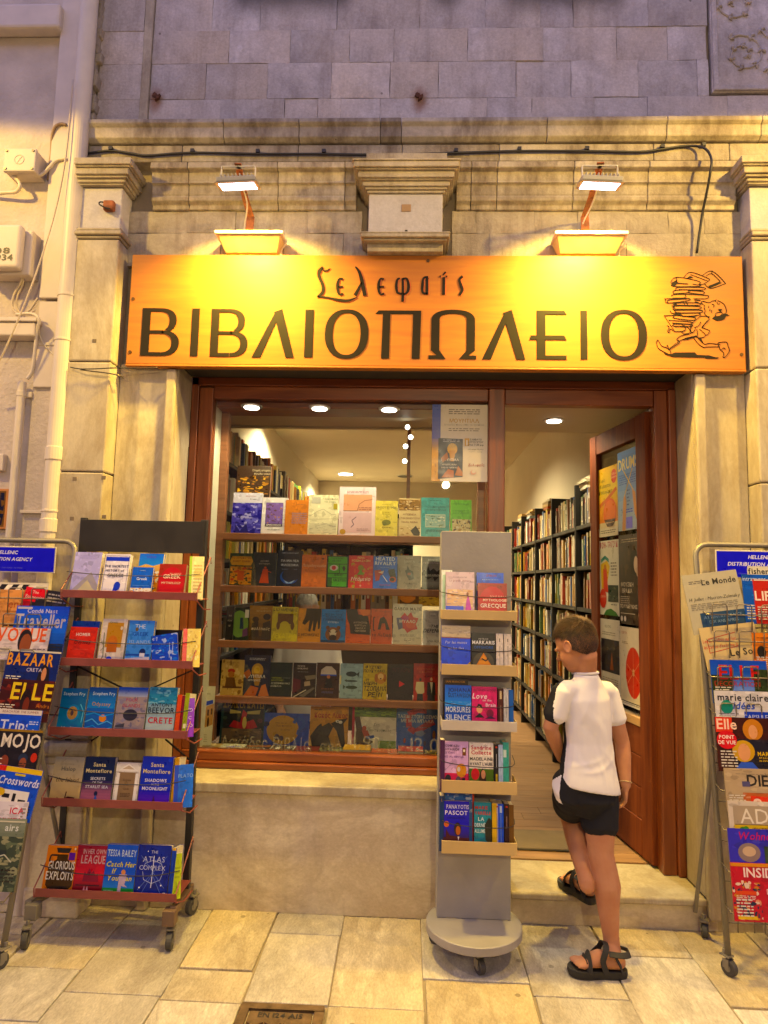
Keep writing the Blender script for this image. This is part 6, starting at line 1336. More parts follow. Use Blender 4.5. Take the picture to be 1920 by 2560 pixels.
rowbooks([
 (549, 606, 1649, '#b59a6a', 'sepia book with a bearded man in a red cap', 'n 0 0 1 1 22#c8ac78#b59a6a#8a6a40#d8c090|t .5 .1 .04 ΚΑΡΑΓΚΙΟΖΗΣ#7a6040|e .45 .32 .16 .07#a8281c|e .45 .42 .14 .09#a87448|p .2 .75 .25 .5 .6 .5 .7 .75#6a4a2c|r .1 .75 .95 .8#5a3418'),
 (605, 672, 1638, '#1f2640', 'dark navy book with a golden helmet and raised hands', 's .2 .07 .8 .14 2#c8c8d0|e .52 .38 .22 .18#c8982a|e .5 .36 .12 .1#e0b850|p .35 .45 .7 .45 .6 .75 .45 .75#a87a20|T .42 .56 .075 ΜΟΥΝΤΙΑΛ#e8e4e0|t .42 .64 .06 ιστορίες#e8e4e0|p 0 .45 .2 .35 .3 .45 .15 .6#a86a50|p .05 1 .3 .75 .6 .8 .5 1#c06a3a|p .6 1 .7 .75 .85 .7 1 1#c88a68'),
 (672, 727, 1656, '#12221c', 'very dark green book with yellow and white lines', 'n 0 0 1 .4 10#12221c#1a3024#0e1a16|t .32 .48 .045 ΜΑΡΙΑΝΝΑ#a8b028|t .36 .55 .045 ΚΑΙ ΕΓΓΟΝΕΣ#a8b028|t .5 .64 .05 ΑΓΑΠΗΜΕΝΗ ΜΑΣ#dcdcd0|t .3 .72 .05 ΔΑΣΚΑΛΑ#dcdcd0|s .6 .45 .95 .47 1#aaa'),
 (730, 787, 1657, '#211512', 'dark book with a tunnel vanishing in red light', 't .35 .12 .045 ΠΕΤΡΟΣ#ddd0c4|t .4 .19 .045 ΜΑΡΚΑΡΗΣ#ddd0c4|s .2 .26 .7 .28 1#aaa|p 0 .45 .35 .5 .35 .75 0 .9#5a1820|p .5 .38 1 .34 1 .45 .6 .5#7a7064|p .5 .55 .75 .52 .78 .65 .52 .68#a8988a|p .3 .95 .9 .7 1 .72 .5 1#6a645c|l .04 .05 1 .6 .78#d0c8bc'),
 (789, 846, 1657, '#38221a', 'brown book with a figure under a white umbrella', 'p .18 .36 .2 .2 .4 .1 .65 .1 .85 .22 .88 .36#c8bcb8|r .18 .33 .88 .37#5068d0|e .53 .40 .08 .05#a87a60|p .35 .75 .42 .45 .65 .45 .75 .75#14100e|t .5 .76 .035 ΣΟΛΟΝ ΔΕ ΒΙΝΣΙ#b07858|s .25 .82 .75 .88 2#6a6a9a'),
 (848, 905, 1659, '#9fb6c6', 'pale blue book with three dark fish', 's .3 .1 .7 .12 1#5a7080|e .5 .30 .24 .075#26343c|p .72 .3 .86 .22 .82 .38#26343c|e .5 .50 .28 .03#3a4a50|p .2 .48 .3 .45 .3 .54#3a4a50|e .52 .68 .26 .05#34463c|p .25 .66 .15 .62 .16 .74#34463c|s .3 .9 .7 .92 1#5a7080|r 0 .35 .06 .6#dcd0a0'),
 (906, 966, 1659, '#c4a81c', 'yellow book with a golden dog and brush letters', 'I .4 .14 .08 ΦΥΣΤΙΚΙ#2a2410|I .45 .25 .08 ΠΟΥΚΥΛΑΕΙ#2a2410|e .74 .4 .22 .17#c08a4a|e .74 .36 .12 .09#e0c090|e .74 .42 .04 .02#2a1c10|e .55 .40 .07 .12#a86a30|e .92 .40 .06 .11#a86a30|I .18 .50 .08 Η#2a2410|I .3 .60 .09 ΜΙΚΡΗ#2a2410|I .5 .76 .13 ΤΣΟΠΑΝΑ#2a2410|I .5 .93 .13 ΡΕΪΝ#2a2410'),
 (969, 1031, 1661, '#1d0f12', 'near black book with a small red triangle', 't .55 .22 .12 ΝΤΑΡΚ#4a1418|p .45 .46 .68 .55 .45 .64#d02424|s .3 .78 .7 .8 1#3a1a1c'),
 (1033, 1095, 1659, '#b82a1e', 'red book with two men in a doorway', 't .5 .17 .05 ΕΤΣΙ ΤΕΛΕΙΩΝΕΙ#d88a70|t .5 .25 .05 Ο ΚΟΣΜΟΣ#d88a70|l .02 .55 .35 .95 .32 .98 .95#5a1410|e .28 .44 .05 .045#2a1c18|p .12 .5 .42 .5 .44 .78 .36 .82 .16 .82 .08 .7#d8ccb0|p .16 .82 .38 .82 .4 1 .14 1#1c1618|e .72 .42 .05 .045#d8b8a0|p .56 .5 .88 .5 .9 .85 .55 .85#1c1a1e|p .66 .5 .78 .5 .74 .8#d8d0c8|p .58 .85 .86 .85 .88 1 .56 1#1c1a1e'),
], SHZ[3], YW, .10, ', fourth window shelf')
rowbooks([
 (547, 657, 1753, '#17383a', 'large dark children book with a red dragon by night', 'r .06 .02 .97 1#10181a|T .5 .16 .12 ΔΡΑΚΟΙ ΚΑΤΩ#a8904c|p .2 .2 .45 .24 .45 .28 .2 .3#b8ae78|p .6 .24 .9 .2 .88 .3 .6 .3#b8ae78|p .2 .6 .3 .45 .45 .5 .5 .2 .6 .28 .56 .5 .75 .42 .85 .6 .6 .68#b8242e|e .55 .5 .05 .14#d8c888|n .05 .64 .95 1 20#6a5a48#4a4038#8a7458#2a2420|e .1 .4 .05 .04#3a4a38|e .9 .45 .06 .05#5a3a40', dict(t=.014)),
 (657, 770, 1783, '#2353c8', 'blue children book with a yellow moon and question mark', 'e .42 .52 .36 .46#c89a3a|s .25 .3 .5 .34 1#6a4a20|t .45 .42 .06 Πώς πέταξαν#6a3a18|t .48 .54 .06 οι γάτοι#6a3a18|e .3 .75 .06 .1#5a4a58|e .4 .78 .05 .08#4a4058|l .07 .66 .3 .72 .16 .86 .18 .9 .36 .78 .5 .76 .66#3a66c8|e .75 .82 .06 .06#3a66c8|e .05 .35 .07 .08#2a3460', dict(t=.014)),
 (772, 868, 1767, '#cf9420', 'golden children book with a black wolf and red title', 'T .55 .28 .13 Κακός Λύκος#a82818|s .1 .07 .35 .12 1#6a4a18|p .02 .75 .2 .5 .3 .42 .32 .5 .5 .4 .62 .5 .5 .75 .6 1 .08 1#15120f|p .55 .42 .75 .32 .98 .28 .88 .42 .95 1 .85 1 .7 .6#15120f|e .72 .36 .05 .035#f0ece0|e .80 .38 .05 .04#f0ece0|e .73 .365 .02 .015#15120f', dict(t=.014)),
 (878, 989, 1760, '#dfe0d2', 'white children book with a big leafy tree and small fox', 'r 0 0 .06 1#b02838|p .06 1 .1 .6 .05 .3 .15 .2 .22 .5 .3 .75 .5 .85 .3 1#4a3826|n .05 0 1 .30 40#5a7a34#7a9a44#44622a#8aa858#3a5426|e .28 .56 .05 .06#b85028|p .22 .6 .36 .6 .42 .75 .3 .78#b85028|p .3 .74 .5 .7 .52 .76 .36 .8#3a5ab0|i .55 .50 .06 Στη#5a6a5a|i .62 .62 .06 Ποντικούπολη#5a6a5a|n .6 .82 1 1 14#7a9a58#5a8040#9ab478', dict(t=.014)),
 (990, 1095, 1766, '#1c62b8', 'blue children book with a huge red magnet curl', 'g 0 0 1 1#1a5a9c#2a66d8|l .14 .9 .35 .75 .42 .45 .6 .3 .5 .28 .2 .5 .08 .72 .1#b8283a|T .5 .28 .075 ΤΑΞΙΔΙ ΣΤΟΝ ΚΟΣΜΟ#d8dcd8|T .5 .38 .075 ΜΕ ΜΙΑ ΜΠΑΛΑ#d8dcd8|p .45 .6 .62 .55 .7 .62 .6 .7 .48 .68#8a98b8|e .2 .8 .03 .06#a85a48|e .45 .85 .03 .06#7a5a80|e .68 .85 .03 .06#6a6a98|e .9 .65 .04 .1#a8743a|s .15 .48 .8 .5 1#a8c0d8', dict(t=.014)),
], DECK, YW + .06, .13, ', lowest row of the window')
# leaflet by the left side
book(490, 527, 1716, 0, .37, .10, .006, '#d9d3c0', 'white leaflet with a drawn arcaded palace behind the rack post, far left of the window', 'r 0 0 1 1#d9d3c0|s .05 .12 .7 .15 1#8a8270|p 0 .36 0 .28 .9 .22 .95 .28#2a48c8|p 0 .38 1 .28 1 .62 0 .72#b8926a|r .1 .42 .22 .52#4a3020|r .34 .40 .46 .5#4a3020|r .58 .38 .7 .48#4a3020|r .82 .36 .92 .46#4a3020|e .16 .64 .06 .07#3a2018|e .42 .60 .07 .08#5a1c18|e .68 .58 .07 .08#3a2018|s .05 .78 .7 .92 4#aaa28c', 'face out books in the shop window', name='leaflet', cat='leaflet', z=DECK + .001)
# books lying flat along the window front
FL = [(480, 545, '#c8b088', 'tan booklet with a dark sweep', 'p .1 .6 .5 .4 .9 .6 .5 .8#6a5a40'), (546, 606, '#dcd8c8', 'white booklet with a violet stroke', 'p .2 .6 .8 .5 .85 .62 .3 .75#7a78c8'), (607, 669, '#221a14', 'black book with an orange sunset strip', 'p 0 .3 1 .15 1 .4 .1 .5#b8702a|t .45 .8 .16 Η Μαγεία#d8ccb8'), (672, 733, '#2a2624', 'dark book with two white windows', 'l .05 .03 .03 .97 .03 .97 .97 .03 .97 .03 .03#dcd8d0|r .2 .3 .4 .7#dcd8d0|r .65 .2 .85 .55#c8ccd0'), (734, 794, '#7a2418', 'brownish red book', 'n 0 0 1 1 14#7a2418#9a3420#5a1810|e .55 .45 .1 .12#d8ccc0'), (795, 855, '#4a4630', 'mottled olive book', 'n 0 0 1 1 26#4a4630#8a8a48#c8c890#2a2a1c'), (857, 925, '#d8a848', 'thick amber book', 's .2 .7 .8 .8 1#a87828'), (928, 992, '#c8603a', 'orange patterned book', 'n 0 0 1 1 24#c8603a#e08a50#a84424#e8c8a0'), (995, 1058, '#b8685a', 'thick book with a red and white dotted edge', 'n 0 0 1 1 20#b8483a#e0d8cc#4a3a48#c86a50'), (1061, 1096, '#3a3418', 'dark book with gold speckles', 'n 0 0 1 1 26#3a3418#b89a48#5a4c20#d8c070')]
for k, (a, b, base, lab, sp_) in enumerate(FL):
    x0, x1 = at(a, 1880, .315)[0], at(b, 1880, .315)[0]; th = .034 if 'thick' in lab else .016
    Yf = .305 + .003 * (k % 3); d = .115
    mb = MB(); mb.col = hexc(base); mb.box(x0, Yf, DECK + .001, x1, Yf + d, DECK + .003); mb.box(x0, Yf, DECK + th - .001, x1, Yf + d, DECK + th + .001); mb.box(x0, Yf + d, DECK + .001, x1, Yf + d + .002, DECK + th + .001)
    ob = tag(mb.build('book', INK), lab + ' lying flat in the window front', 'book', 'books lying flat in the window')
    MB().box(x0 + .002, Yf + .002, DECK + .0032, x1 - .002, Yf + d - .001, DECK + th - .0012).build('pages', M_PAGE, ob)
    mp = MB(); art(mp, sp_, Plane((x0, Yf + d, DECK + th + .001), (x1 - x0, 0, 0), (0, -d, 0))); mp.build('cover_print', INK, ob)

# ------------------------------------------------ grey revolving stand
stand = thing('book_stand', 'grey wooden book tower on a round wheeled base before the doorway', 'stand', (.31, -.30, 0))
SX0, SX1, SYF, SYB = .150, .478, -.262, -.115
MB().box(SX0, SYF, .136, SX1, SYB, 1.862).build('column', M_GREY, stand, bevel=0.003)
MB().lathe((.313, -.285, 0), [(.206, .098), (.210, .101), (.210, .132), (.206, .135)], 64).build('base_disc', M_GREY, stand, bevel=0.001)
for x, y, a in ((.325, -.43, .5), (.15, -.21, 1.2), (.48, -.20, -.8)): castor(stand, x, y, .030, a, zc=.030)
ST = [(1526, 1550), (1662, 1689), (1803, 1828), (1953, 1985), (2105, 2137)]
STZ = []
for i, (y0, y1) in enumerate(ST):
    Yf = -.385
    zt, zb = at(1195, y0, Yf)[1], at(1195, y1, Yf)[1]; x0 = at(1104, y1, Yf)[0]; x1 = at(1293, y1, Yf)[0]
    STZ.append((zb + .004, x0, x1, Yf))
    mb = MB().box(x0, Yf, zb, x1, Yf + .004, zt).box(x0, Yf + .004, zb, x1, SYF - .001, zb + .004)
    for xa in (x0, x1 - .003): mb.prism([(0, 0)] * 0 or [(xa, zb), (xa + .003, zb), (xa + .003, zt), (xa, zt)], Yf + .004, SYF - .001)
    mb.build('tray', M_GOLD if i != 2 else plain('pale_tray', (0.50, 0.44, 0.34), 0.45), stand, bevel=0.002)
    zc = zt + .065
    MB().tube(smooth_path([(x0 - .004, SYF - .01, zc + .02), (x0 + .01, Yf + .01, zc + .01), ((x0 + x1) / 2, Yf + .004, zc - .006), (x1 - .02, Yf + .01, zc), (SX1 + .004, SYF - .01, zc + .02)]), .002, 5).build('elastic_cord', M_CABLE, stand)
SB = [
 [(1103, 1130, 1425, '#dfe4dc', 'white and green book half hidden at the left', 'r .1 .1 .5 .9#a8c8b0', .01, 1), (1114, 1186, 1430, '#c7b0bc', 'mauve novel with a lady in pink before a village', 't .5 .13 .03 M. KARAGATSIS#5a4a58|t .5 .21 .045 La grande chimère#8a5a68|n .05 .38 .95 .78 22#d8b898#e8d0b0#c89878#b8a0a0#e8c8b8|g 0 .74 .62 1#5a6ae8#6a80f4|p .66 1 .72 .62 .78 .5 .84 .62 .95 1#c060b8|e .76 .48 .04 .04#7a3a20', .024, 0),
  (1192, 1260, 1432, '#2a58e0', 'blue island guide peeping above the red disc book', 'T .55 .09 .05 SYROS#7a2a58|s .2 .15 .8 .17 1#a8c0f0|p 0 .28 .5 .24 1 .28 1 .4 0 .4#c8c0a8', .012, 1), (1195, 1268, 1458, '#9a3a30', 'square dark red book with a bright red disc', 'e .5 .55 .46 .46#b8141e|t .7 .40 .055 TOUT SUR LA#e8c0b0|T .58 .51 .075 MYTHOLOGIE#f0d8c8|T .52 .68 .11 GRECQUE#f4e4d8', .024, 0)],
 [(1103, 1176, 1564, '#6a78e4', 'blue travel book with pale hills above and below', 'r 0 0 1 .25#b8aaa0|n 0 .02 1 .24 16#c8b89c#a89a88#d8ccb4|l .03 0 .25 1 .26#8a5a4a|i .5 .38 .06 Par les monts#c8ccf4|i .5 .50 .06 et les îles#c8ccf4|p 0 1 0 .92 .15 .86 .4 .96 .7 .92 1 .74 1 1#b09468', .022, 0),
  (1179, 1239, 1583, '#131316', 'black thriller with an orange warning triangle', 't .5 .17 .05 PETROS#a8a8a8|T .5 .27 .09 MARKARIS#ececec|T .5 .38 .07 OFFSHORE#2a5aa8|e .5 .72 .44 .26#4a463c|p .5 .48 .82 .78 .2 .78#d8801c|p .5 .53 .75 .755 .27 .755#e8962a|l .05 .42 .62 .6 .68 .7 .6#1c1810|r .22 .84 .86 .96#d8d0c4|r .25 .86 .83 .94#1c1a18', .024, 0), (1241, 1259, 1584, '#dcd2c8', 'first white spine', 'r .45 .12 .55 .2#333|l .04 .5 .3 .5 .75#555', .11, 0), (1261, 1280, 1585, '#dcd2c8', 'second white spine', 'r .45 .12 .55 .2#333|l .04 .5 .3 .5 .75#555', .11, 0)],
 [(1107, 1170, 1696, '#2a1a10', 'dark brown book with amber capitals at the back', 'T .5 .09 .045 IAN MANOOK#c88a20', .012, 1), (1112, 1178, 1713, '#2456c0', 'blue book with white title and red foot band', 'g 0 0 1 .5#3a6cd8#5a92e8|T .55 .16 .10 JOHANA#16306a|T .55 .28 .10 GUSTAWSSON#16306a|n 0 .36 1 .48 12#6aa0e8#a8c8f0#3a6cd0|T .5 .62 .13 MORSURES#d4dcec|T .5 .80 .13 SILENCE#d4dcec|r 0 .88 1 1#d02a20|t .45 .96 .05 PRIX MAISON#f0c8c0', .024, 0), (1180, 1243, 1717, '#d8527e', 'pink romance with a cartoon couple', 'T .5 .10 .045 ALI HAZELWOOD#8a2048|I .3 .28 .13 Love#f4dce4|t .6 .34 .06 on the#f4dce4|T .75 .46 .08 Brain#f4dce4|e .3 .52 .12 .10#e8b898|p .18 .48 .25 .40 .38 .42 .42 .52 .3 .46#2a1c20|p .1 .72 .3 .62 .5 .72#1c1a22|e .72 .62 .14 .1#7a2848|p .5 .74 .75 .68 .95 .74#3a2048|r 0 .76 1 1#c83a78|s .2 .84 .8 .94 2#f0a8c4', .026, 0), (1246, 1259, 1722, '#4a1c16', 'brown red spine with cream title', 'r .3 .05 .7 .25#d8c4a0|l .08 .5 .4 .5 .8#c8a890', .11, 0), (1260, 1272, 1722, '#c8c6c4', 'pale grey spine with a white mark', 'l .08 .5 .2 .5 .7#777', .11, 0), (1273, 1279, 1724, '#3a68b8', 'thin blue spine', '', .11, 0)],
 [(1100, 1106, 1850, '#4a2a4c', 'plum spine at the left end', '', .1, 0), (1107, 1171, 1854, '#d8b4d8', 'lilac and pink book with black cats and a cup', 'r 0 .64 1 1#d8305a|T .32 .11 .05 TOSHIKAZU#3a3048|T .32 .18 .05 KAWAGUCHI#3a3048|t .26 .25 .045 LE CAFÉ#6a4a8a|t .42 .33 .045 DES AU REVOIR#6a4a8a|r .76 .12 .9 .28#7a4a20|e .83 .18 .04 .03#f0e8d0|l .012 .05 .6 .4 .42#8a7a98|e .72 .58 .2 .14#d8902a|e .62 .56 .06 .05#d8d0c8|e .2 .76 .12 .09#26222c|e .6 .78 .1 .08#5a4a58|p .72 .74 .88 .72 .84 .86#1c1a20', .022, 0), (1173, 1234, 1857, '#e4dccf', 'cream book with a woman in a green field', 'T .5 .14 .085 Sandrine#c0364c|T .5 .24 .085 Collette#c0364c|T .5 .36 .065 MADELAINE#23222a|T .5 .46 .065 AVANT L’AUBE#23222a|r 0 .53 1 1#4a6a24|e .25 .64 .17 .12#c83038|p .35 .9 .45 .6 .55 .52 .68 .6 .72 .95#2a1814|e .58 .64 .09 .09#c89a80|p .2 1 .35 .86 .75 .86 .85 1#16161e', .024, 0), (1236, 1246, 1861, '#17151a', 'black spine with a red dot and yellow mark', 'e .5 .06 .25 .02#c8402a|l .1 .5 .2 .5 .5#bbb|r .3 .62 .7 .85#c8a820', .1, 0), (1247, 1252, 1862, '#b8c8e0', 'thin white and red spine', 'r 0 .8 1 1#c82838', .1, 0), (1253, 1257, 1862, '#9ab0b0', 'thin grey blue spine', '', .1, 0), (1258, 1273, 1856, '#5ea898', 'sea green book', 'r .1 .15 .6 .3#c8d8d0', .1, 0)],
 [(1098, 1106, 1990, '#1c3a6a', 'navy spine at the left end', 't .5 .1 .05 L#c8a060', .1, 0), (1111, 1186, 1984, '#7a98d8', 'sky photo book at the back', 'n 0 0 1 .4 18#7a98d8#a8c0e8#5a7ac8#d0d8f0|e .5 .22 .3 .08#2a3048|r .93 0 1 1#d8502a', .012, 1), (1108, 1173, 2003, '#5a58c4', 'violet blue book with a smiling man waving', 'g 0 .5 1 .75#5a58c4#3a2a58|r 0 .72 1 1#4a1820|T .55 .15 .085 PANAYOTIS#e8e4f0|T .5 .27 .085 PASCOT#e8e4f0|s .15 .32 .85 .36 2#3a3878|e .12 .46 .1 .06#c87048|e .55 .55 .14 .13#2a1c1c|e .57 .58 .09 .09#b87858|p .1 .55 .25 .68 .6 .7 .9 .78 .9 1 .1 1#4a1a22|p .55 .7 .62 .7 .58 .78#e0d8d8', .024, 0), (1186, 1229, 2006, '#2f8a98', 'teal thriller with a turned away figure', 'T .42 .14 .07 MARIE#c83a30|T .5 .25 .07 VAREILLE#c83a30|T .4 .37 .075 LA#dce8e4|T .45 .49 .075 DERNIÈRE#dce8e4|T .48 .61 .075 ALLUMETTE#dce8e4|p .6 .45 .85 .3 1 .35 1 .85 .65 .75#26281c|p .5 1 .6 .8 1 .8 1 1#4a7a88', .022, 0), (1231, 1236, 2008, '#d8b030', 'thin yellow spine', '', .1, 0), (1237, 1245, 2009, '#dcd0dc', 'white spine with a red dot and pink foot', 'e .5 .06 .3 .02#c84030|r 0 .85 1 1#e09ab0|l .1 .5 .2 .5 .7#446', .1, 0), (1246, 1260, 2010, '#2a54d8', 'bright blue spine', 'r .3 .04 .7 .18#c8d4e8|l .06 .5 .2 .5 .85#a8c0f0', .1, 0), (1262, 1272, 2010, '#2a1216', 'dark maroon spine with a red dot', 'e .5 .06 .25 .02#c84030|l .08 .5 .25 .5 .5#c8a8a0', .1, 0), (1274, 1279, 2012, '#6a4a20', 'thin brown spine with orange pages', '', .1, 0)],
]
for i, row in enumerate(SB):
    zb, x0, x1, Yf = STZ[i]
    for k, (a, b, yt, base, lab, sp_, t, back) in enumerate(row):
        dep = .028 if not back else .075
        book(a, b, yt, 0, Yf + .010 + (.05 if back else .003 * (k % 2)), .10, min(t, .085) if not back else t, base, lab + f', {NUM[i]} tray of the grey tower', sp_, 'books on the grey tower', z=zb + .001)

# ------------------------------------------------ magazine racks at both edges
def mag_rack(label, X0, X1, zt, ybot, ytop, side, plate_art, plate_x, plate_z):
    """leaning wire rack; y runs from ybot (floor) to ytop (top)"""
    t = thing('magazine_rack', label, 'rack', ((X0 + X1) / 2, ybot, 0))
    def yy(z): return ybot + (ytop - ybot) * (z / zt)
    r = .013; mb = MB(); c = .06
    for x, s_ in ((X0, 1), (X1, -1)):
        pass
    path = [(X0, yy(.07) , .07), (X0, yy(zt - c), zt - c)] + [(X0 + c - c * math.cos(a), yy(zt - c + c * math.sin(a)), zt - c + c * math.sin(a)) for a in (.4, .8, 1.2)] + [(X0 + c, ytop, zt), (X1 - c, ytop, zt)] + [(X1 - c + c * math.sin(a), yy(zt - c + c * math.cos(a)), zt - c + c * math.cos(a)) for a in (.4, .8, 1.2)] + [(X1, yy(zt - c), zt - c), (X1, yy(.07), .07)]
    mb.tube(path, r, 10).build('tube_frame', M_TUBE, t, smooth=True)
    mb = MB()
    z = .30
    for z in (.26, .42, .58, .74, .90, 1.06, 1.22, 1.38, 1.50):
        d = .055
        P = [(X0, yy(z) - .004, z + .02), (X0 + .004, yy(z) - d, z), (X1 - .004, yy(z) - d, z), (X1, yy(z) - .004, z + .02)]
        mb.tube(P, .0032, 5).tube([(X0 - .002, yy(z - .06), z - .06), (X1 + .002, yy(z - .06), z - .06)], .003, 5)
        n = 5
        for k in range(n):
            xa = X0 + .03 + (X1 - X0 - .06) * k / n; xb = xa + (X1 - X0) / n * .55
            mb.tube([(xa, yy(z) - d - .001, z - .075), (xa, yy(z) - d - .004, z + .04), (xa + .008, yy(z) - d - .004, z + .048), (xb - .008, yy(z) - d - .004, z + .048), (xb, yy(z) - d - .004, z + .04), (xb, yy(z) - d - .001, z - .075)], .0028, 5)
    mb.build('wire_pocket', M_WIRE, t, smooth=True)
    # back legs and castors
    for x in (X0, X1): MB().tube([(x, yy(.85), .85), (x, -.03, .10)], .010, 8).build('rear_leg', M_TUBE, t)
    for x in (X0, X1): castor(t, x, ybot, .033, .5 * side, zc=.033); castor(t, x + .03 * side, -.055, .03, -.3, zc=.03)
    # enamel plate
    yp = yy(plate_z[0]) - .016
    MB().box(plate_x[0], yp, plate_z[0], plate_x[1], yp + .004, plate_z[1]).build('sign_plate', plain('plate_rim', (0.55, 0.5, 0.42), .5), t, bevel=0.002)
    mp = MB(); e = .006; art(mp, plate_art, Plane((plate_x[0] + e, yp - .0006, plate_z[1] - e), (plate_x[1] - plate_x[0] - 2 * e, 0, 0), (0, 0, plate_z[0] - plate_z[1] + 2 * e))); mp.build('plate_print', INK, t)
    return yy
HDA = 'r 0 0 1 1#1414e6|I .52 .28 .15 HELLENIC#f0eeff|I .5 .56 .15 DISTRIBUTION AGENCY#f0eeff|i .5 .88 .055 1, Diovouniou Street - 17456 ALIMOS - Tel. 9928211#9a9af4'
xr = at(190, 1400, -.16)[0]; zt = at(100, 1352, -.16)[1]
yyL = mag_rack('grey tube magazine rack with blue name plate, at the left edge', xr - .62, xr, zt, -.55, -.16, -1, HDA, (at(145, 1400, -.17)[0] - .50, at(150, 1400, -.17)[0]), (at(70, 1432, -.17)[1], at(70, 1367, -.17)[1]))
xl = at(1742, 1400, -.15)[0]; ztr = at(1850, 1362, -.15)[1]
yyR = mag_rack('grey tube magazine rack with blue name plate, at the right edge', xl, xl + .62, ztr, -.36, -.13, 1, HDA, (at(1785, 1410, -.15)[0], at(1785, 1410, -.15)[0] + .40), (at(1850, 1446, -.15)[1], at(1850, 1376, -.15)[1]))
def mag(x0, x1, yt, yb, k, yyf, base, lab, sp_, grp, roll=0.0, t=.006, paper=False, name='magazine', off=.02):
    sp_ = sp_ + '|s .05 .62 .34 .94 6#d8d2c8|s .66 .70 .95 .9 4#2a2622' if not paper and yb - yt > 70 else sp_
    Y = -.3
    for _ in range(4): Y = yyf(max(at((x0 + x1) / 2, yb, Y)[1], .1)) - off
    return book(x0, x1, yt, yb, Y, math.atan((yyf(1.0) - yyf(0.0))), t, base, lab, sp_, grp, cat='newspaper' if name == 'newspaper' else 'magazine', name=name, roll=roll, paper=paper)
GL, GR_ = 'magazines in the left wire rack', 'magazines in the right wire rack'
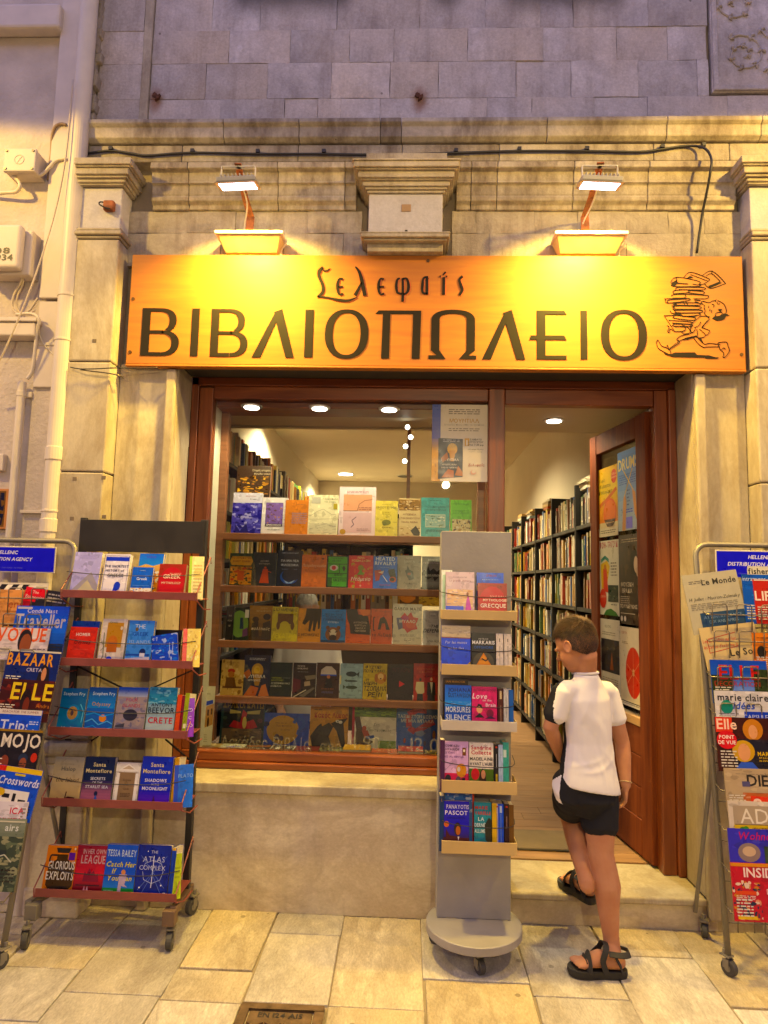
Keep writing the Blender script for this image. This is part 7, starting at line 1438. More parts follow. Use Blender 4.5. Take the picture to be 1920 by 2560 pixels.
LM = [
 (-90, 106, 1456, 1540, '#e4ddd4', 'white magazine with black zebra stripes at the top of the left rack', 'r 0 0 1 .06#cfc8bc|p .3 .5 .4 .05 .48 .05 .36 .5#151313|p .45 .5 .55 .05 .63 .05 .5 .5#151313|p .6 .5 .68 .05 .76 .05 .64 .5#151313|r 0 .05 .25 .5#151313|r .85 .1 .99 .14#b8ae98', 0, .03, 0),
 (-110, 56, 1473, 1600, '#d8a47c', 'peach weekend supplement with rust lettering, left rack', 't .8 .36 .17 end#b8603c|r .6 .42 .99 .44#c08a64|r .82 .5 .97 .68#4a3428|t .8 .9 .12 EVEN#6a4a34', 0, .045, 0),
 (40, 150, 1466, 1550, '#26242e', 'tilted magazine with red corner box and dark photo, left rack', 'r 0 0 .5 .42#d8202c|t .25 .17 .09 The#f0d8d8|t .26 .32 .10 Economist#f0d8d8|n .3 .3 1 1 14#26242e#3a3848#6a6a98#1c1a20|s .55 .1 .95 .4 3#a8a0a0|r 0 .42 .2 1#a81c28', -.13, .055, 0),
 (16, 151, 1515, 1650, '#3a5ad8', 'bright blue travel magazine with big white title, left rack', 'g 0 0 1 .5#3a56e0#6a8ae8|g 0 .5 1 1#4a72d8#1c2c4c|T .5 .13 .08 Condé Nast#c8c4e0|T .5 .40 .26 Traveller#b9b4c8|r .02 .02 .3 .06#b9b4c8|n .2 .48 .7 .6 8#5a4a50#3a3a58#7a6a70|n 0 .7 1 1 10#1c2c4c#2a4478#3a5a90', 0, .07, 0),
 (-95, 112, 1569, 1650, '#cfc3c6', 'pale fashion magazine with a woman with slicked hair, left rack', 'T .48 .42 .44 VOGUE#d86a4a|e .56 .42 .13 .38#1c1716|e .58 .52 .105 .34#8a5a48|p .5 .8 .66 .7 .74 1 .48 1#1c1716|s .74 .64 .97 .9 4#5a5058', 0, .085, 0),
 (-100, 133, 1624, 1730, '#2c3468', 'navy fashion magazine with a straight black fringe, left rack', 'T .45 .36 .30 BAZAAR#d89440|r 0 0 1 .04#c8c0b4|p .62 .9 .66 .42 .74 .3 .84 .42 .9 .9#15131a|e .755 .55 .045 .16#c09078|r .4 .42 .6 .48#2c3468|t .56 .5 .09 CRETA#c8c0d8', -.03, .10, 0),
 (-110, 118, 1696, 1800, '#3a120e', 'dark red fashion magazine with yellow serif letters, left rack', 'n 0 0 1 1 16#3a120e#5a1c14#2a0c0a#7a2c1c|T .6 .48 .42 ELLE#d8bc4c|e .52 .52 .1 .3#1c0e0c|e .54 .62 .06 .2#6a3020|t .86 .66 .10 Andra#b87848|t .84 .78 .07 Confidences#a86840', -.035, .115, 0),
 (-120, 91, 1770, 1850, '#2b4ed0', 'blue puzzle magazine with white title bar, left rack', 'r 0 0 1 .16#cdc4c0|t .6 .11 .08 REACH FOR THE SUMMER#6a3a44|T .55 .66 .34 Trips#c8ccec|r .78 .3 .99 .8#3c62dc|s .8 .36 .97 .5 2#d0d4f0|p .8 .75 .9 .6 .98 .75#c8ccec', -.02, .13, 0),
 (-130, 86, 1821, 1940, '#16131a', 'black music magazine with big white letters and a man in a cap, left rack', 'T .62 .38 .30 MOJO#d4ccc4|r 0 0 1 .05#8a6a28|e .72 .6 .09 .10#2c3448|e .73 .72 .07 .13#8a5a4c|e .92 .58 .06 .1#b83828|p .6 1 .66 .84 .8 .84 .88 1#1c2030|e .38 .7 .08 .15#7a4a40|t .9 .9 .07 HANDS#c8c0b8|e .5 .95 .08 .1#3a6ab8', -.02, .145, 0),
 (-120, 76, 1909, 2040, '#2a52d0', 'tilted blue crossword magazine with a yellow top edge, left rack', 'r 0 0 1 .10#d8b430|r 0 0 .3 .10#c83428|I .6 .34 .16 Crosswords#d4d4ec|r .5 .12 .7 .16#c8b430|r .28 .44 .86 1#d8d4d4|r .36 .52 .5 .6#16141c|r .56 .5 .62 .8#16141c|r .68 .6 .82 .68#16141c|r .4 .72 .6 .8#16141c|r .7 .78 .76 .95#16141c|e .3 .5 .1 .08#c8a420', -.10, .16, 0),
 (-130, 57, 1999, 2080, '#d3ccd4', 'white puzzle magazine with red capitals, left rack', 'T .82 .40 .22 ICA#c8203a|T .7 .74 .22 ENIGMISTICA#c8203a|r .4 .82 .97 .9#b8485a|s .9 .2 .98 .7 4#8a8480', 0, .175, 0),
 (-140, 34, 2048, 2228, '#4c5648', 'greenish landscape magazine in the lowest pocket, left rack', 'g 0 0 1 .4#8a9080#4a5648|n 0 .25 1 1 44#3a4438#5a6450#2a3230#6a705c#8a8a70|T .75 .17 .10 airs#ccd0cc|l .02 .5 .55 .7 .5 .85 .6#b8b8a8|p .02 .03 .98 .03 .98 .05 .02 .05#c8c4b0', 0, .19, 0)]
for k, (a, b, yt, yb, base, lab, sp_, roll, off, pp) in enumerate(LM): mag(b - 134 if k >= 4 else a, b, yt, yb, k, yyL, base, lab, sp_, GL, roll, off=off * .55 + .012)
RM = [
 (1878, 2010, 1415, 1520, '#c8c4b8', 'white magazine with black slab title at the back, right rack', 'T .3 .2 .14 fisheries#2a2624', 0, .02, 0),
 (1736, 1880, 1440, 1590, '#aaa596', 'folded grey newspaper with old style title, right rack', 'T .64 .20 .10 Le Monde#26241f|s .1 .12 .4 .18 2#6a665c|i .5 .45 .055 14 Juillet : Macron-Zelensky#2a2824|s .05 .5 .9 .62 4#7a766a|r .18 .66 .98 .9#2a4468|t .58 .76 .05 ATTENTAT DE NICE#8aa0c0|t .58 .84 .05 DIX ANS APRES#8aa0c0', .14, .03, 1),
 (1866, 1960, 1437, 1560, '#2a5ac0', 'blue magazine with small white title, right rack', 't .32 .13 .09 intramuros#d0dcf0|n 0 .3 1 1 10#2a5ac0#4a80d8#1c3c8c', 0, .04, 0),
 (1893, 1990, 1449, 1560, '#b83428', 'red magazine with a big white initial, right rack', 'l .03 .02 .02 .98 .02#d8d0c8|T .3 .48 .22 LIFE#e8d8d0|p .3 .6 .9 .6 .9 1 .3 1#8a2018', 0, .05, 0),
 (1771, 1960, 1572, 1680, '#c9b792', 'second folded newspaper with a framed red headline, right rack', 'l .012 .1 .28 .66 .18 .66 .5 .1 .6 .1 .28#b83a34|i .38 .36 .09 Les bruxellois qui forment#c03038|i .38 .50 .09 les cadres d’extrême droite#c03038|T .72 .72 .16 Le Soir#26221c|r .62 .1 1 .5#b8a888', .14, .055, 1),
 (1889, 2000, 1583, 1680, '#d87a24', 'orange weekly with a small round mark, right rack', 'e .18 .5 .1 .16#26241c|t .4 .5 .14 Cour#26241c|s .1 .12 .6 .16 1#7a3c0c', 0, .065, 0),
 (1784, 2010, 1651, 1760, '#3a58b8', 'decoration magazine with pines against a blue sky, right rack', 'g 0 0 1 .7#3a54c0#8aa0d8|n 0 .35 .36 1 26#2c3a20#3c4c2a#1e2a18|n .75 .2 1 1 20#2c3a20#445430#1e2a18|T .5 .44 .34 ELLE#c83a34|t .45 .60 .12 DECORATION#b8402c|t .3 .9 .13 l’esprit#d8ccb0', 0, .075, 0),
 (1794, 2010, 1728, 1830, '#c9c6cc', 'white craft magazine with bold black title, right rack', 'T .5 .24 .18 marie claire#17151a|I .5 .44 .18 idées#3a58c0|e .2 .4 .11 .17#3a8878|s .05 .55 .4 .9 6#7a7880|r .5 .5 1 1#5a66c0|t .72 .68 .11 CAPSULES#c8ccec|t .72 .82 .11 VACANCES#c8ccec', 0, .09, 0),
 (1798, 2010, 1795, 1930, '#3a1a14', 'dark weekly with a red box and two blonde women, right rack', 'r 0 0 .3 .28#d8381e|T .2 .22 .2 Elle#f0d0c0|e .66 .22 .18 .2#c08040|e .66 .26 .08 .13#d8a888|n .3 .4 1 1 8#1c1c28#2c2830|e .46 .62 .2 .2#c8a050|e .47 .64 .11 .16#d8a888|e .18 .42 .18 .17#d02028|T .18 .40 .07 POINT#f4e4e0|T .18 .50 .07 DE VUE#f4e4e0|p .25 1 .4 .82 .6 .82 .75 1#6a7ac8|T .85 .7 .08 MARIA#d8b020|T .86 .8 .08 DE BOURBON#d8b020', 0, .105, 0),
 (1819, 2010, 1922, 2030, '#b3a188', 'beige weekly with black serif title, right rack', 'T .58 .40 .27 DIE#26221e|s .2 .12 .9 .15 1#7a7060|r .3 .3 .44 .42#5a5878|r .3 .56 1 1#b87860|n .3 .56 1 1 10#b87860#a06850#c89880', 0, .12, 0),
 (1881, 2010, 1990, 2060, '#d8381c', 'orange red brochure strip above a pale magazine, right rack', 'e .12 .2 .08 .12#f0d8c8|T .13 .25 .1 01#c02818|T .6 .27 .13 So wohnen#f0d8c8', -.05, .128, 0),
 (1829, 2010, 2004, 2120, '#cfc4b8', 'pale architecture magazine with two thin white initials, right rack', 'r .08 .1 1 1#a89a88|t .45 .48 .34 AD#e0d8cc|n .1 .5 1 .9 10#6a5a48#a89a88#3a3028', 0, .135, 0),
 (1842, 2010, 2062, 2130, '#c8a824', 'yellow supplement with a green clover, right rack', 'e .14 .2 .06 .13#3a7a28|e .2 .14 .05 .1#4a8a30|t .5 .24 .16 EXTRA#6a4a14', 0, .142, 0),
 (1831, 2010, 2074, 2215, '#6866c0', 'violet home magazine with pink script title, right rack', 'I .5 .19 .14 Wohnen#b8346c|I .9 .19 .12 & G#b8346c|e .35 .42 .2 .17#8a7a78|e .35 .40 .12 .09#c8b09a|n .62 .3 1 .9 16#3a4a34#4a4a40#2a3028|s .06 .62 .4 .9 5#a8a8e0', 0, .15, 0),
 (1830, 1880, 2190, 2235, '#3c5a2c', 'dark green magazine corner below the violet one, right rack', 'n 0 0 1 1 12#3c5a2c#2a3c24#5a7a40', 0, .14, 0),
 (1838, 2010, 2160, 2306, '#c02a38', 'red gossip magazine full of small photos, right rack', 'T .55 .24 .17 INSIDE#f0dcd8|r 0 0 1 .06#d88a28|n 0 .3 .5 .97 30#c02a38#d8a088#e0c8b8#4a3a48#c89060#2a3048|r .05 .48 .42 .54#d84a1c|s .06 .56 .4 .64 3#e8d8d0|T .8 .42 .09 NEU#f0dcd8|T .8 .52 .09 DRAMA#f0dcd8|n .62 .6 1 .85 12#3a58a8#d8a888#2a2a38|T .78 .93 .07 ALBERT#f0a8c0|r .06 .9 .4 .96#d8b020', 0, .165, 0)]
for k, (a, b, yt, yb, base, lab, sp_, roll, off, pp) in enumerate(RM): mag(a, min(b, a + 142), yt, yb, k, yyR, base, lab, sp_, GR_, roll, paper=bool(pp), name='newspaper' if pp else 'magazine', off=off * .5 + .014)

# ------------------------------------------------ posters
def poster(o, r, d, label, spec_, name='poster', cat='poster', base='#d8d2c4'):
    r, d = Vector(r), Vector(d); n = d.cross(r).normalized(); o = Vector(o)
    mb = MB(); mb.col = hexc(base); mb.obox(o + r / 2 + d / 2 - n * .0006, r / 2, d / 2, n * .0005)
    ob = tag(mb.build(name, INK), label, cat)
    mp = MB(); art(mp, spec_, Plane(o, r, d)); mp.build('poster_print', INK, ob); return ob
yP = .2605
a = at3(1081, 1011, yP); b = at3(1219, 1011, yP); c = at3(1081, 1203, yP)
poster((a.x, yP, a.z), (b.x - a.x, 0, 0), (0, 0, c.z - a.z), 'white event poster with gold title taped inside the window top right',
 'g 0 0 .155 .45#4a5ab0#6a6aa8|g 0 .45 .155 .62#7a6a90#c89a3c|n 0 .6 .155 1 10#c8922a#d8a840#a8781c|r .155 0 1 1#d6cdbc|s .3 .06 .88 .14 3#6a6258|T .58 .235 .05 ΜΟΥΝΤΙΑΛ#b88a14|t .58 .275 .026 Ιστορίες πίσω από το τρόπαιο#9a9288|s .3 .31 .88 .36 2#7a7268|p .12 .44 .56 .45 .56 .94 .12 .97#1e2236|p .12 .44 .155 .44 .155 .97 .12 .97#14182a|s .2 .46 .5 .5 2#a8a8b0|e .37 .58 .09 .075#c8982a|p .31 .6 .43 .6 .4 .74 .34 .74#b07c20|T .33 .735 .03 ΜΟΥΝΤΙΑΛ#d8d4d0|t .32 .79 .02 ιστορίες πίσω#d8d4d0|t .32 .83 .02 από το τρόπαιο#d8d4d0|p .17 .7 .28 .62 .3 .7 .2 .76#8a5a40|p .18 .95 .3 .84 .4 .86 .4 .95#a8603a|p .42 .92 .48 .8 .56 .88 .56 .93#b07a5a|r .59 .44 .675 .54#c89214|T .632 .53 .07 1#f0e8d0|T .79 .466 .022 ΣΑΒΒΑΤΟ#3a342e|T .79 .50 .022 ΑΥΓΟΥΣΤΟΥ#3a342e|T .79 .535 .025 στις 7.30 μ.μ.#3a342e|t .79 .59 .018 στο καφέ Plastico#5a544c|t .79 .62 .014 Πλατεία Γ. Ιουλίου#8a8478|I .80 .80 .03 Σελεφαΐς#a8301c|e .75 .88 .05 .03#d8b0a0|e .76 .87 .035 .02#d6cdbc')
# posters on the door glass: u measured from hinge side (right in the picture) so the printed right vector runs from the free edge to the hinge
def door_poster(u0, u1, z0, z1, label, spec_):
    oo = dpt(DL - u0, z1, .0052); r = -du * (u1 - u0) * 1.0
    r = (hin - fre).normalized() * (u1 - u0)
    return poster(oo, r, (0, 0, z0 - z1), label, spec_)
wv = DL - .215; h1 = wv * .5
g0 = .102; m1 = g0 + wv * .51; e1 = g0 + wv
door_poster(g0, m1 - .004, 1.93, 2.37, 'yellow and orange music class poster at the top left of the door glass', 'g 0 0 1 1#d8b020#d8ccb0|g 0 0 1 .4#d0a018#e0c030|g 0 .4 1 .8#e0b838#e08030|e .82 .16 .14 .1#c83a28|t .82 .14 .03 ΔΩΡΕΑΝ#f0d0b0|t .82 .19 .03 ΜΑΘΗΜΑ#f0d0b0|t .2 .2 .045 Τμήμα#5a4a20|T .35 .29 .05 Φλάουτου#5a4a20|T .38 .38 .05 & Φλογέρας#5a4a20|l .09 .05 .55 .5 .46 .95 .34#c86428|e .6 .66 .34 .2#d8501c|e .6 .66 .3 .17#e0702c|p .3 .76 .9 .76 .75 .86 .45 .86#3a2018|s .4 .8 .8 .83 1#e0c0a0|r 0 .88 1 1#d8ccb0|s .1 .91 .9 .97 2#5a5040')
door_poster(m1, e1, 1.95, 2.43, 'blue drum class poster at the top right of the door glass', 'g 0 0 1 1#5a8ad0#a8b4b0|T .5 .24 .15 DRUMS#e8dc9a|i .5 .09 .04 Τμήμα drums#2a4a98|s .08 .3 .92 .44 5#3a5ca8|l .03 .3 .25 .75 .52#d8b848|l .03 .72 .25 .3 .6#d8b848|p .2 1 .28 .6 .38 .56 .42 .66 .36 1#c89a70|p .7 .5 .85 .55 .95 .95 .8 .8#c89a70|s .45 .5 .6 .72 5#5a6a88|s .4 .74 .75 .8 2#4a58c0|r .4 .84 .7 .98#8a88d0')
door_poster(g0, m1 - .004, 1.44, 1.905, 'white poster with a red dressed figure and green arc, middle left of the door', 'r 0 0 1 1#d4cfb8|T .5 .10 .08 ΦΩΝΗ - ΤΡΑΓΟΥΔΙ#a84a50|p .08 .25 .3 .2 .5 .25 .5 .3 .3 .25 .08 .3#2a7868|p .06 .32 .4 .27 .55 .35 .4 .6 .1 .66#d8b038|p .2 .38 .38 .38 .45 .7 .2 .68#c8402c|e .3 .36 .07 .04#b88058|s .6 .3 .92 .5 5#6a6454|r .45 .6 .97 .82#16281e|n .47 .62 .95 .8 10#16281e#2a4838#6a6a48|e .18 .78 .18 .13#c83a2a|t .18 .77 .03 ΔΩΡΕΑΝ#f0d0b0|p .2 1 .35 .93 .6 .91 .85 .95 .97 1#3a6a34|s .6 .85 .9 .88 1#5a5444')
door_poster(m1, e1, 1.40, 1.925, 'dark brown concert poster with a man in profile, middle right of the door', 'n 0 0 1 1 22#2a2018#3a2c20#1c1610#4a3a28|s .15 .05 .9 .1 2#a89a84|e .75 .32 .2 .14#100e0c|e .82 .34 .1 .09#b8a48c|p .8 .38 .95 .36 .97 .5 .85 .46#a8927a|T .4 .58 .045 ΜΟΥΣΙΚΗ#c8bca4|T .4 .65 .045 ΒΡΑΔΙΑ#c8bca4|s .08 .69 .5 .78 4#a89c88|T .45 .82 .04 ΠΟΛΥΔΕΥΚΗΣ#c8bca4|l .012 .06 .88 .75 .88#c8bca4|e .12 .94 .05 .03#d8d0c0|e .28 .94 .05 .03#d8d0c0')
door_poster(g0, m1 - .004, .98, 1.415, 'white poster with a dark stage photograph, lower left of the door', 'r 0 0 1 1#cfc8b4|T .4 .12 .035 ΘΕΑΤΡΟ#7a7460|s .1 .18 .8 .24 2#8a8470|r .04 .28 .97 .74#14161c|n .04 .28 .97 .74 14#14161c#1c2438#3a2c20#22283a|p .5 .7 .6 .45 .68 .7#8a5030|s .1 .82 .9 .94 4#8a8470')
door_poster(m1, e1, .96, 1.385, 'cream poster with a big red pomegranate disc, lower right of the door', 'r 0 0 1 1#d4c8ac|t .2 .1 .035 ΓΙΟΡΤΗ#a8604a|e .62 .6 .36 .34#c8341e|e .62 .6 .05 .05#e0b890|l .014 .62 .6 .62 .28#e0a888|l .014 .62 .6 .9 .45#e0a888|l .014 .62 .6 .92 .72#e0a888|l .014 .62 .6 .6 .92#e0a888|l .014 .62 .6 .34 .76#e0a888|l .014 .62 .6 .32 .5#e0a888|s .1 .2 .4 .24 2#8a7a60')
door_poster(m1, e1, .935, .955, 'narrow pale strip between two posters low on the door', 's .1 .2 .9 .8 1#8a8470')
# items seen behind the display
a = at3(1000, 1478, 1.2); b = at3(1105, 1520, 1.2)
poster((a.x, 1.2, a.z + .03), (b.x - a.x, 0, 0), (0, 0, b.z - a.z - .02), 'brown picture of a face and mottled stone behind the second shelf', 'n 0 0 1 1 26#5a3c20#8a6438#3a2814#a88050|e .18 .45 .2 .4#b07850|n .45 .2 1 1 20#a88848#c8a868#6a4c24#8a6834')
# ================================================================== people
from mathutils import noise as mnoise
def skin_mat(name, col):
    m, n, l, b = new_mat(name)
    tc = n.new('ShaderNodeTexCoord'); nz = n.new('ShaderNodeTexNoise'); nz.inputs['Scale'].default_value = 14; nz.inputs['Detail'].default_value = 5
    l.new(tc.outputs['Object'], nz.inputs['Vector'])
    r = n.new('ShaderNodeValToRGB'); r.color_ramp.elements[0].position = .35; r.color_ramp.elements[1].position = .68
    r.color_ramp.elements[0].color = (col[0] * .9, col[1] * .8, col[2] * .75, 1); r.color_ramp.elements[1].color = col + (1,)
    l.new(nz.outputs['Fac'], r.inputs[0]); l.new(r.outputs[0], b.inputs['Base Color'])
    b.inputs['Roughness'].default_value = .6; b.inputs['Subsurface Weight'].default_value = .12; b.inputs['Subsurface Radius'].default_value = (.012, .004, .002)
    spec(b, .22); return m
def cloth(name, col, bump=.25):
    m, n, l, b = new_mat(name)
    tc = n.new('ShaderNodeTexCoord'); nz = n.new('ShaderNodeTexNoise'); nz.inputs['Scale'].default_value = 9; nz.inputs['Detail'].default_value = 6
    l.new(tc.outputs['Object'], nz.inputs['Vector'])
    r = n.new('ShaderNodeMix'); r.data_type = 'RGBA'; r.inputs[6].default_value = tuple(c * .93 for c in col) + (1,); r.inputs[7].default_value = col + (1,)
    l.new(nz.outputs['Fac'], r.inputs[0]); l.new(r.outputs[2], b.inputs['Base Color'])
    b.inputs['Roughness'].default_value = .85; b.inputs['Sheen Weight'].default_value = .0; spec(b, .2)
    wv = n.new('ShaderNodeTexNoise'); wv.inputs['Scale'].default_value = 420; l.new(tc.outputs['Object'], wv.inputs['Vector'])
    ad = n.new('ShaderNodeMath'); ad.operation = 'MULTIPLY_ADD'; ad.inputs[1].default_value = .12; l.new(wv.outputs['Fac'], ad.inputs[0]); l.new(nz.outputs['Fac'], ad.inputs[2])
    bp = n.new('ShaderNodeBump'); bp.inputs['Strength'].default_value = bump; bp.inputs['Distance'].default_value = .01; l.new(ad.outputs[0], bp.inputs['Height']); l.new(bp.outputs[0], b.inputs['Normal'])
    return m
SKIN = skin_mat('tanned_skin', (0.46, 0.22, 0.115)); SKIN2 = skin_mat('older_skin', (0.44, 0.24, 0.15))
HAIRM = plain('brown_hair', (0.075, 0.038, 0.016), .65, var=.5, scale=40); HAIR2 = plain('grey_hair', (0.26, 0.24, 0.22), .5, var=.3, scale=40)
CW, CB = cloth('white_jersey', (0.74, 0.71, 0.72)), cloth('black_jersey', (0.016, 0.016, 0.02))
SOLE = plain('black_rubber_sole', (0.014, 0.013, 0.012), .55, bump=.3); STRAP = plain('black_webbing', (0.018, 0.017, 0.016), .7, bump=.5, bscale=300)
def rings(mb, lst, n=18):
    """closed loft through (centre, axis a, axis b)"""
    o = len(mb.v)
    for c, a, b in lst:
        c, a, b = Vector(c), Vector(a), Vector(b)
        for k in range(n):
            t = 2 * math.pi * k / n; mb.v.append(c + a * math.cos(t) + b * math.sin(t))
    for i in range(len(lst) - 1):
        for k in range(n): mb.face((o + i * n + k, o + i * n + (k + 1) % n, o + (i + 1) * n + (k + 1) % n, o + (i + 1) * n + k))
    mb.face([o + k for k in range(n)][::-1]); mb.face([o + (len(lst) - 1) * n + k for k in range(n)])
def limb(mb, pts, rad, side, n=16):
    """pts along the limb, rad = (across, fore-aft) per point; side = the across direction; ends rounded"""
    P = [Vector(p) for p in pts]; L = []
    for i, p in enumerate(P):
        d = (P[min(i + 1, len(P) - 1)] - P[max(i - 1, 0)]).normalized()
        s_ = Vector(side); s_ = (s_ - d * s_.dot(d)).normalized(); f = d.cross(s_)
        ra, rb = rad[i] if isinstance(rad[i], tuple) else (rad[i], rad[i])
        if i == 0: L.append((p - d * min(ra, rb) * .7, s_ * ra * .5, f * rb * .5))
        L.append((p, s_ * ra, f * rb))
        if i == len(P) - 1: L.append((p + d * min(ra, rb) * .7, s_ * ra * .5, f * rb * .5))
    rings(mb, L, n)
def ball(mb, c, ax, n=14):
    """ellipsoid from three half axes"""
    c = Vector(c); X, Y, Z = map(Vector, ax); L = []
    for k in range(n + 1):
        t = -math.pi / 2 * .98 + math.pi * .98 * k / n; L.append((c + Z * math.sin(t), X * math.cos(t), Y * math.cos(t)))
    rings(mb, L, 18)
def fuse(mb, name, vox, smooth_it=6, mats=(), parent=None):
    me = bpy.data.meshes.new(name); me.from_pydata([tuple(v) for v in mb.v], [], mb.f)
    bm = bmesh.new(); bm.from_mesh(me); bmesh.ops.recalc_face_normals(bm, faces=bm.faces); bm.to_mesh(me); bm.free()
    o = bpy.data.objects.new(name, me); COL.objects.link(o)
    r = o.modifiers.new('r', 'REMESH'); r.mode = 'VOXEL'; r.voxel_size = vox; r.use_smooth_shade = True
    s_ = o.modifiers.new('s', 'SMOOTH'); s_.factor = .5; s_.iterations = smooth_it
    me2 = bpy.data.meshes.new_from_object(o.evaluated_get(bpy.context.evaluated_depsgraph_get()))
    me2.name = name; o.modifiers.clear(); o.data = me2; bpy.data.meshes.remove(me)
    for m in mats: me2.materials.append(m)
    me2.polygons.foreach_set('use_smooth', [True] * len(me2.polygons))
    if parent is not None: adopt(o, parent)
    return o
def head(mb, c, F, U, s=1.0):
    """skull, jaw, nose, lips, ears round centre c; F face direction, U up; returns left vector"""
    F = F.normalized(); U = (U - F * U.dot(F)).normalized(); Lv = U.cross(F).normalized()
    ball(mb, c + U * .018 * s - F * .012 * s, (F * .094 * s, Lv * .074 * s, U * .088 * s))
    ball(mb, c - U * .035 * s + F * .028 * s, (F * .060 * s, Lv * .056 * s, U * .070 * s))          # face
    ball(mb, c - U * .082 * s + F * .050 * s, (F * .030 * s, Lv * .034 * s, U * .026 * s))          # chin
    for sg in (-1, 1):
        ball(mb, c - U * .040 * s + F * .045 * s + Lv * sg * .030 * s, (F * .030 * s, Lv * .026 * s, U * .034 * s))   # cheek
        ball(mb, c + U * .004 * s + F * .068 * s + Lv * sg * .030 * s, (F * .018 * s, Lv * .026 * s, U * .010 * s))   # brow
        ec = c - U * .012 * s - F * .004 * s + Lv * sg * .076 * s                                                     # ear
        ef = (F * .6 - Lv * sg * -.35).normalized()
        N = 14; pts = [ec + (F * .016 * math.cos(t) - F * .004 * math.sin(t) + U * .027 * math.sin(t)) * s * (1 if math.sin(t) > -.3 else .8) + Lv * sg * .010 * s for t in [2 * math.pi * k / N for k in range(N + 1)]]
        mb.tube(pts, .0048 * s, 8, caps=True)
        ball(mb, ec + Lv * sg * .002 * s, (F * .014 * s, Lv * .007 * s, U * .022 * s), 8)
    limb(mb, [c + U * .000 * s + F * .078 * s, c - U * .020 * s + F * .094 * s, c - U * .030 * s + F * .103 * s], [.008 * s, .010 * s, .013 * s], Lv, 10)  # nose
    for sg in (-1, 1): ball(mb, c - U * .033 * s + F * .092 * s + Lv * sg * .011 * s, (F * .011 * s, Lv * .009 * s, U * .008 * s), 8)
    ball(mb, c - U * .058 * s + F * .082 * s, (F * .010 * s, Lv * .022 * s, U * .006 * s), 8); ball(mb, c - U * .067 * s + F * .080 * s, (F * .010 * s, Lv * .019 * s, U * .006 * s), 8)
    return F, U, Lv
def eyes(c, F, U, Lv, parent, s=1.0):
    W_ = plain('eye_white', (.75, .72, .68), .25); I_ = plain('dark_iris', (.03, .018, .01), .2); B_ = HAIRM
    for sg in (-1, 1):
        e = c - U * .006 * s + F * .068 * s + Lv * sg * .030 * s
        mb = MB(); ball(mb, e, (F * .009 * s, Lv * .011 * s, U * .005 * s), 8); mb.build('eye', W_, parent, smooth=True)
        mb = MB(); ball(mb, e + F * .0072 * s, (F * .003 * s, Lv * .005 * s, U * .004 * s), 6); mb.build('iris', I_, parent, smooth=True)
        MB().tube([e + (F * .012 + U * .016 - Lv * sg * .016) * s, e + (F * .015 + U * .020) * s, e + (F * .006 + U * .016 + Lv * sg * .018) * s], [.002, .0035, .0015], 6).build('eyebrow', B_, parent, smooth=True)
def hair(c, F, U, Lv, parent, mat, s=1.0, n=5200, seed=1, top=.026, back=-.045, temple=.062, thick=.007):
    """short cropped hair: a cap that hugs the skull and many short blades"""
    rnd = random.Random(seed); cc = c + U * .018 * s - F * .012 * s; ax = (F * .0945 * s, Lv * .0745 * s, U * .096 * s)
    def on(d, k=1.0): return cc + (ax[0] * d.x + ax[1] * d.y + ax[2] * d.z) * k
    def inside(d, cap=False):
        if cap and d.z < .0: return False
        f, l_, z = d.x, abs(d.y), d.z
        if f > .80: return z > .50
        if f > .25: return z > .28 + (f - .25) * .4 - (.10 if l_ < .6 else 0)
        if f > -.02: return z > .12 if l_ > .8 else z > .0
        return z > -.97 + max(0, (f + .55)) * 1.0
    mb = MB(); NU, NV = 44, 30; idx = {}
    for j in range(NV + 1):
        ph = -math.pi / 2 + math.pi * j / NV
        for i in range(NU):
            t = 2 * math.pi * i / NU; d = Vector((math.cos(ph) * math.cos(t), math.cos(ph) * math.sin(t), math.sin(ph)))
            th = thick * (-.25 + 1.25 * max(0, min(1, (d.z - .02) / .45))) + .0022 * mnoise.noise(d * 9 + Vector((seed, 0, 0)))
            idx[i, j] = len(mb.v); mb.v.append(on(d) + (on(d) - cc).normalized() * (th if inside(d) else -.006) * s)
    for j in range(NV):
        for i in range(NU):
            q = [idx[i, j], idx[(i + 1) % NU, j], idx[(i + 1) % NU, j + 1], idx[i, j + 1]]
            ph = -math.pi / 2 + math.pi * (j + .5) / NV; t = 2 * math.pi * (i + .5) / NU
            if inside(Vector((math.cos(ph) * math.cos(t), math.cos(ph) * math.sin(t), math.sin(ph))), True): mb.face(q)
    k = 0; crown = Vector((-.55, 0.05, .83))
    while k < n:
        d = Vector((rnd.gauss(0, 1), rnd.gauss(0, 1), rnd.gauss(0, 1))).normalized()
        if not inside(d): continue
        k += 1
        lenk = (.006 + .022 * max(0, min(1, (d.z + .1) / .8))) * s * rnd.uniform(.7, 1.25)
        p = on(d) + (on(d) - cc).normalized() * .001
        nn = (on(d) - cc).normalized(); fl = (d - crown); fw = F * fl.x + Lv * fl.y + U * fl.z + F * .25
        tg = (fw - nn * fw.dot(nn)); tg = tg.normalized() if tg.length > 1e-4 else F
        tip = p + tg * lenk + nn * thick * s * rnd.uniform(.7, 2.2) * (.25 + .75 * max(0, d.z)); sd = nn.cross(tg).normalized() * .0011 * s
        mb.add([p - sd, p + sd, tip], [(0, 1, 2)])
    o = mb.build('hair', mat, parent); o['kind'] = 'stuff'
    return o
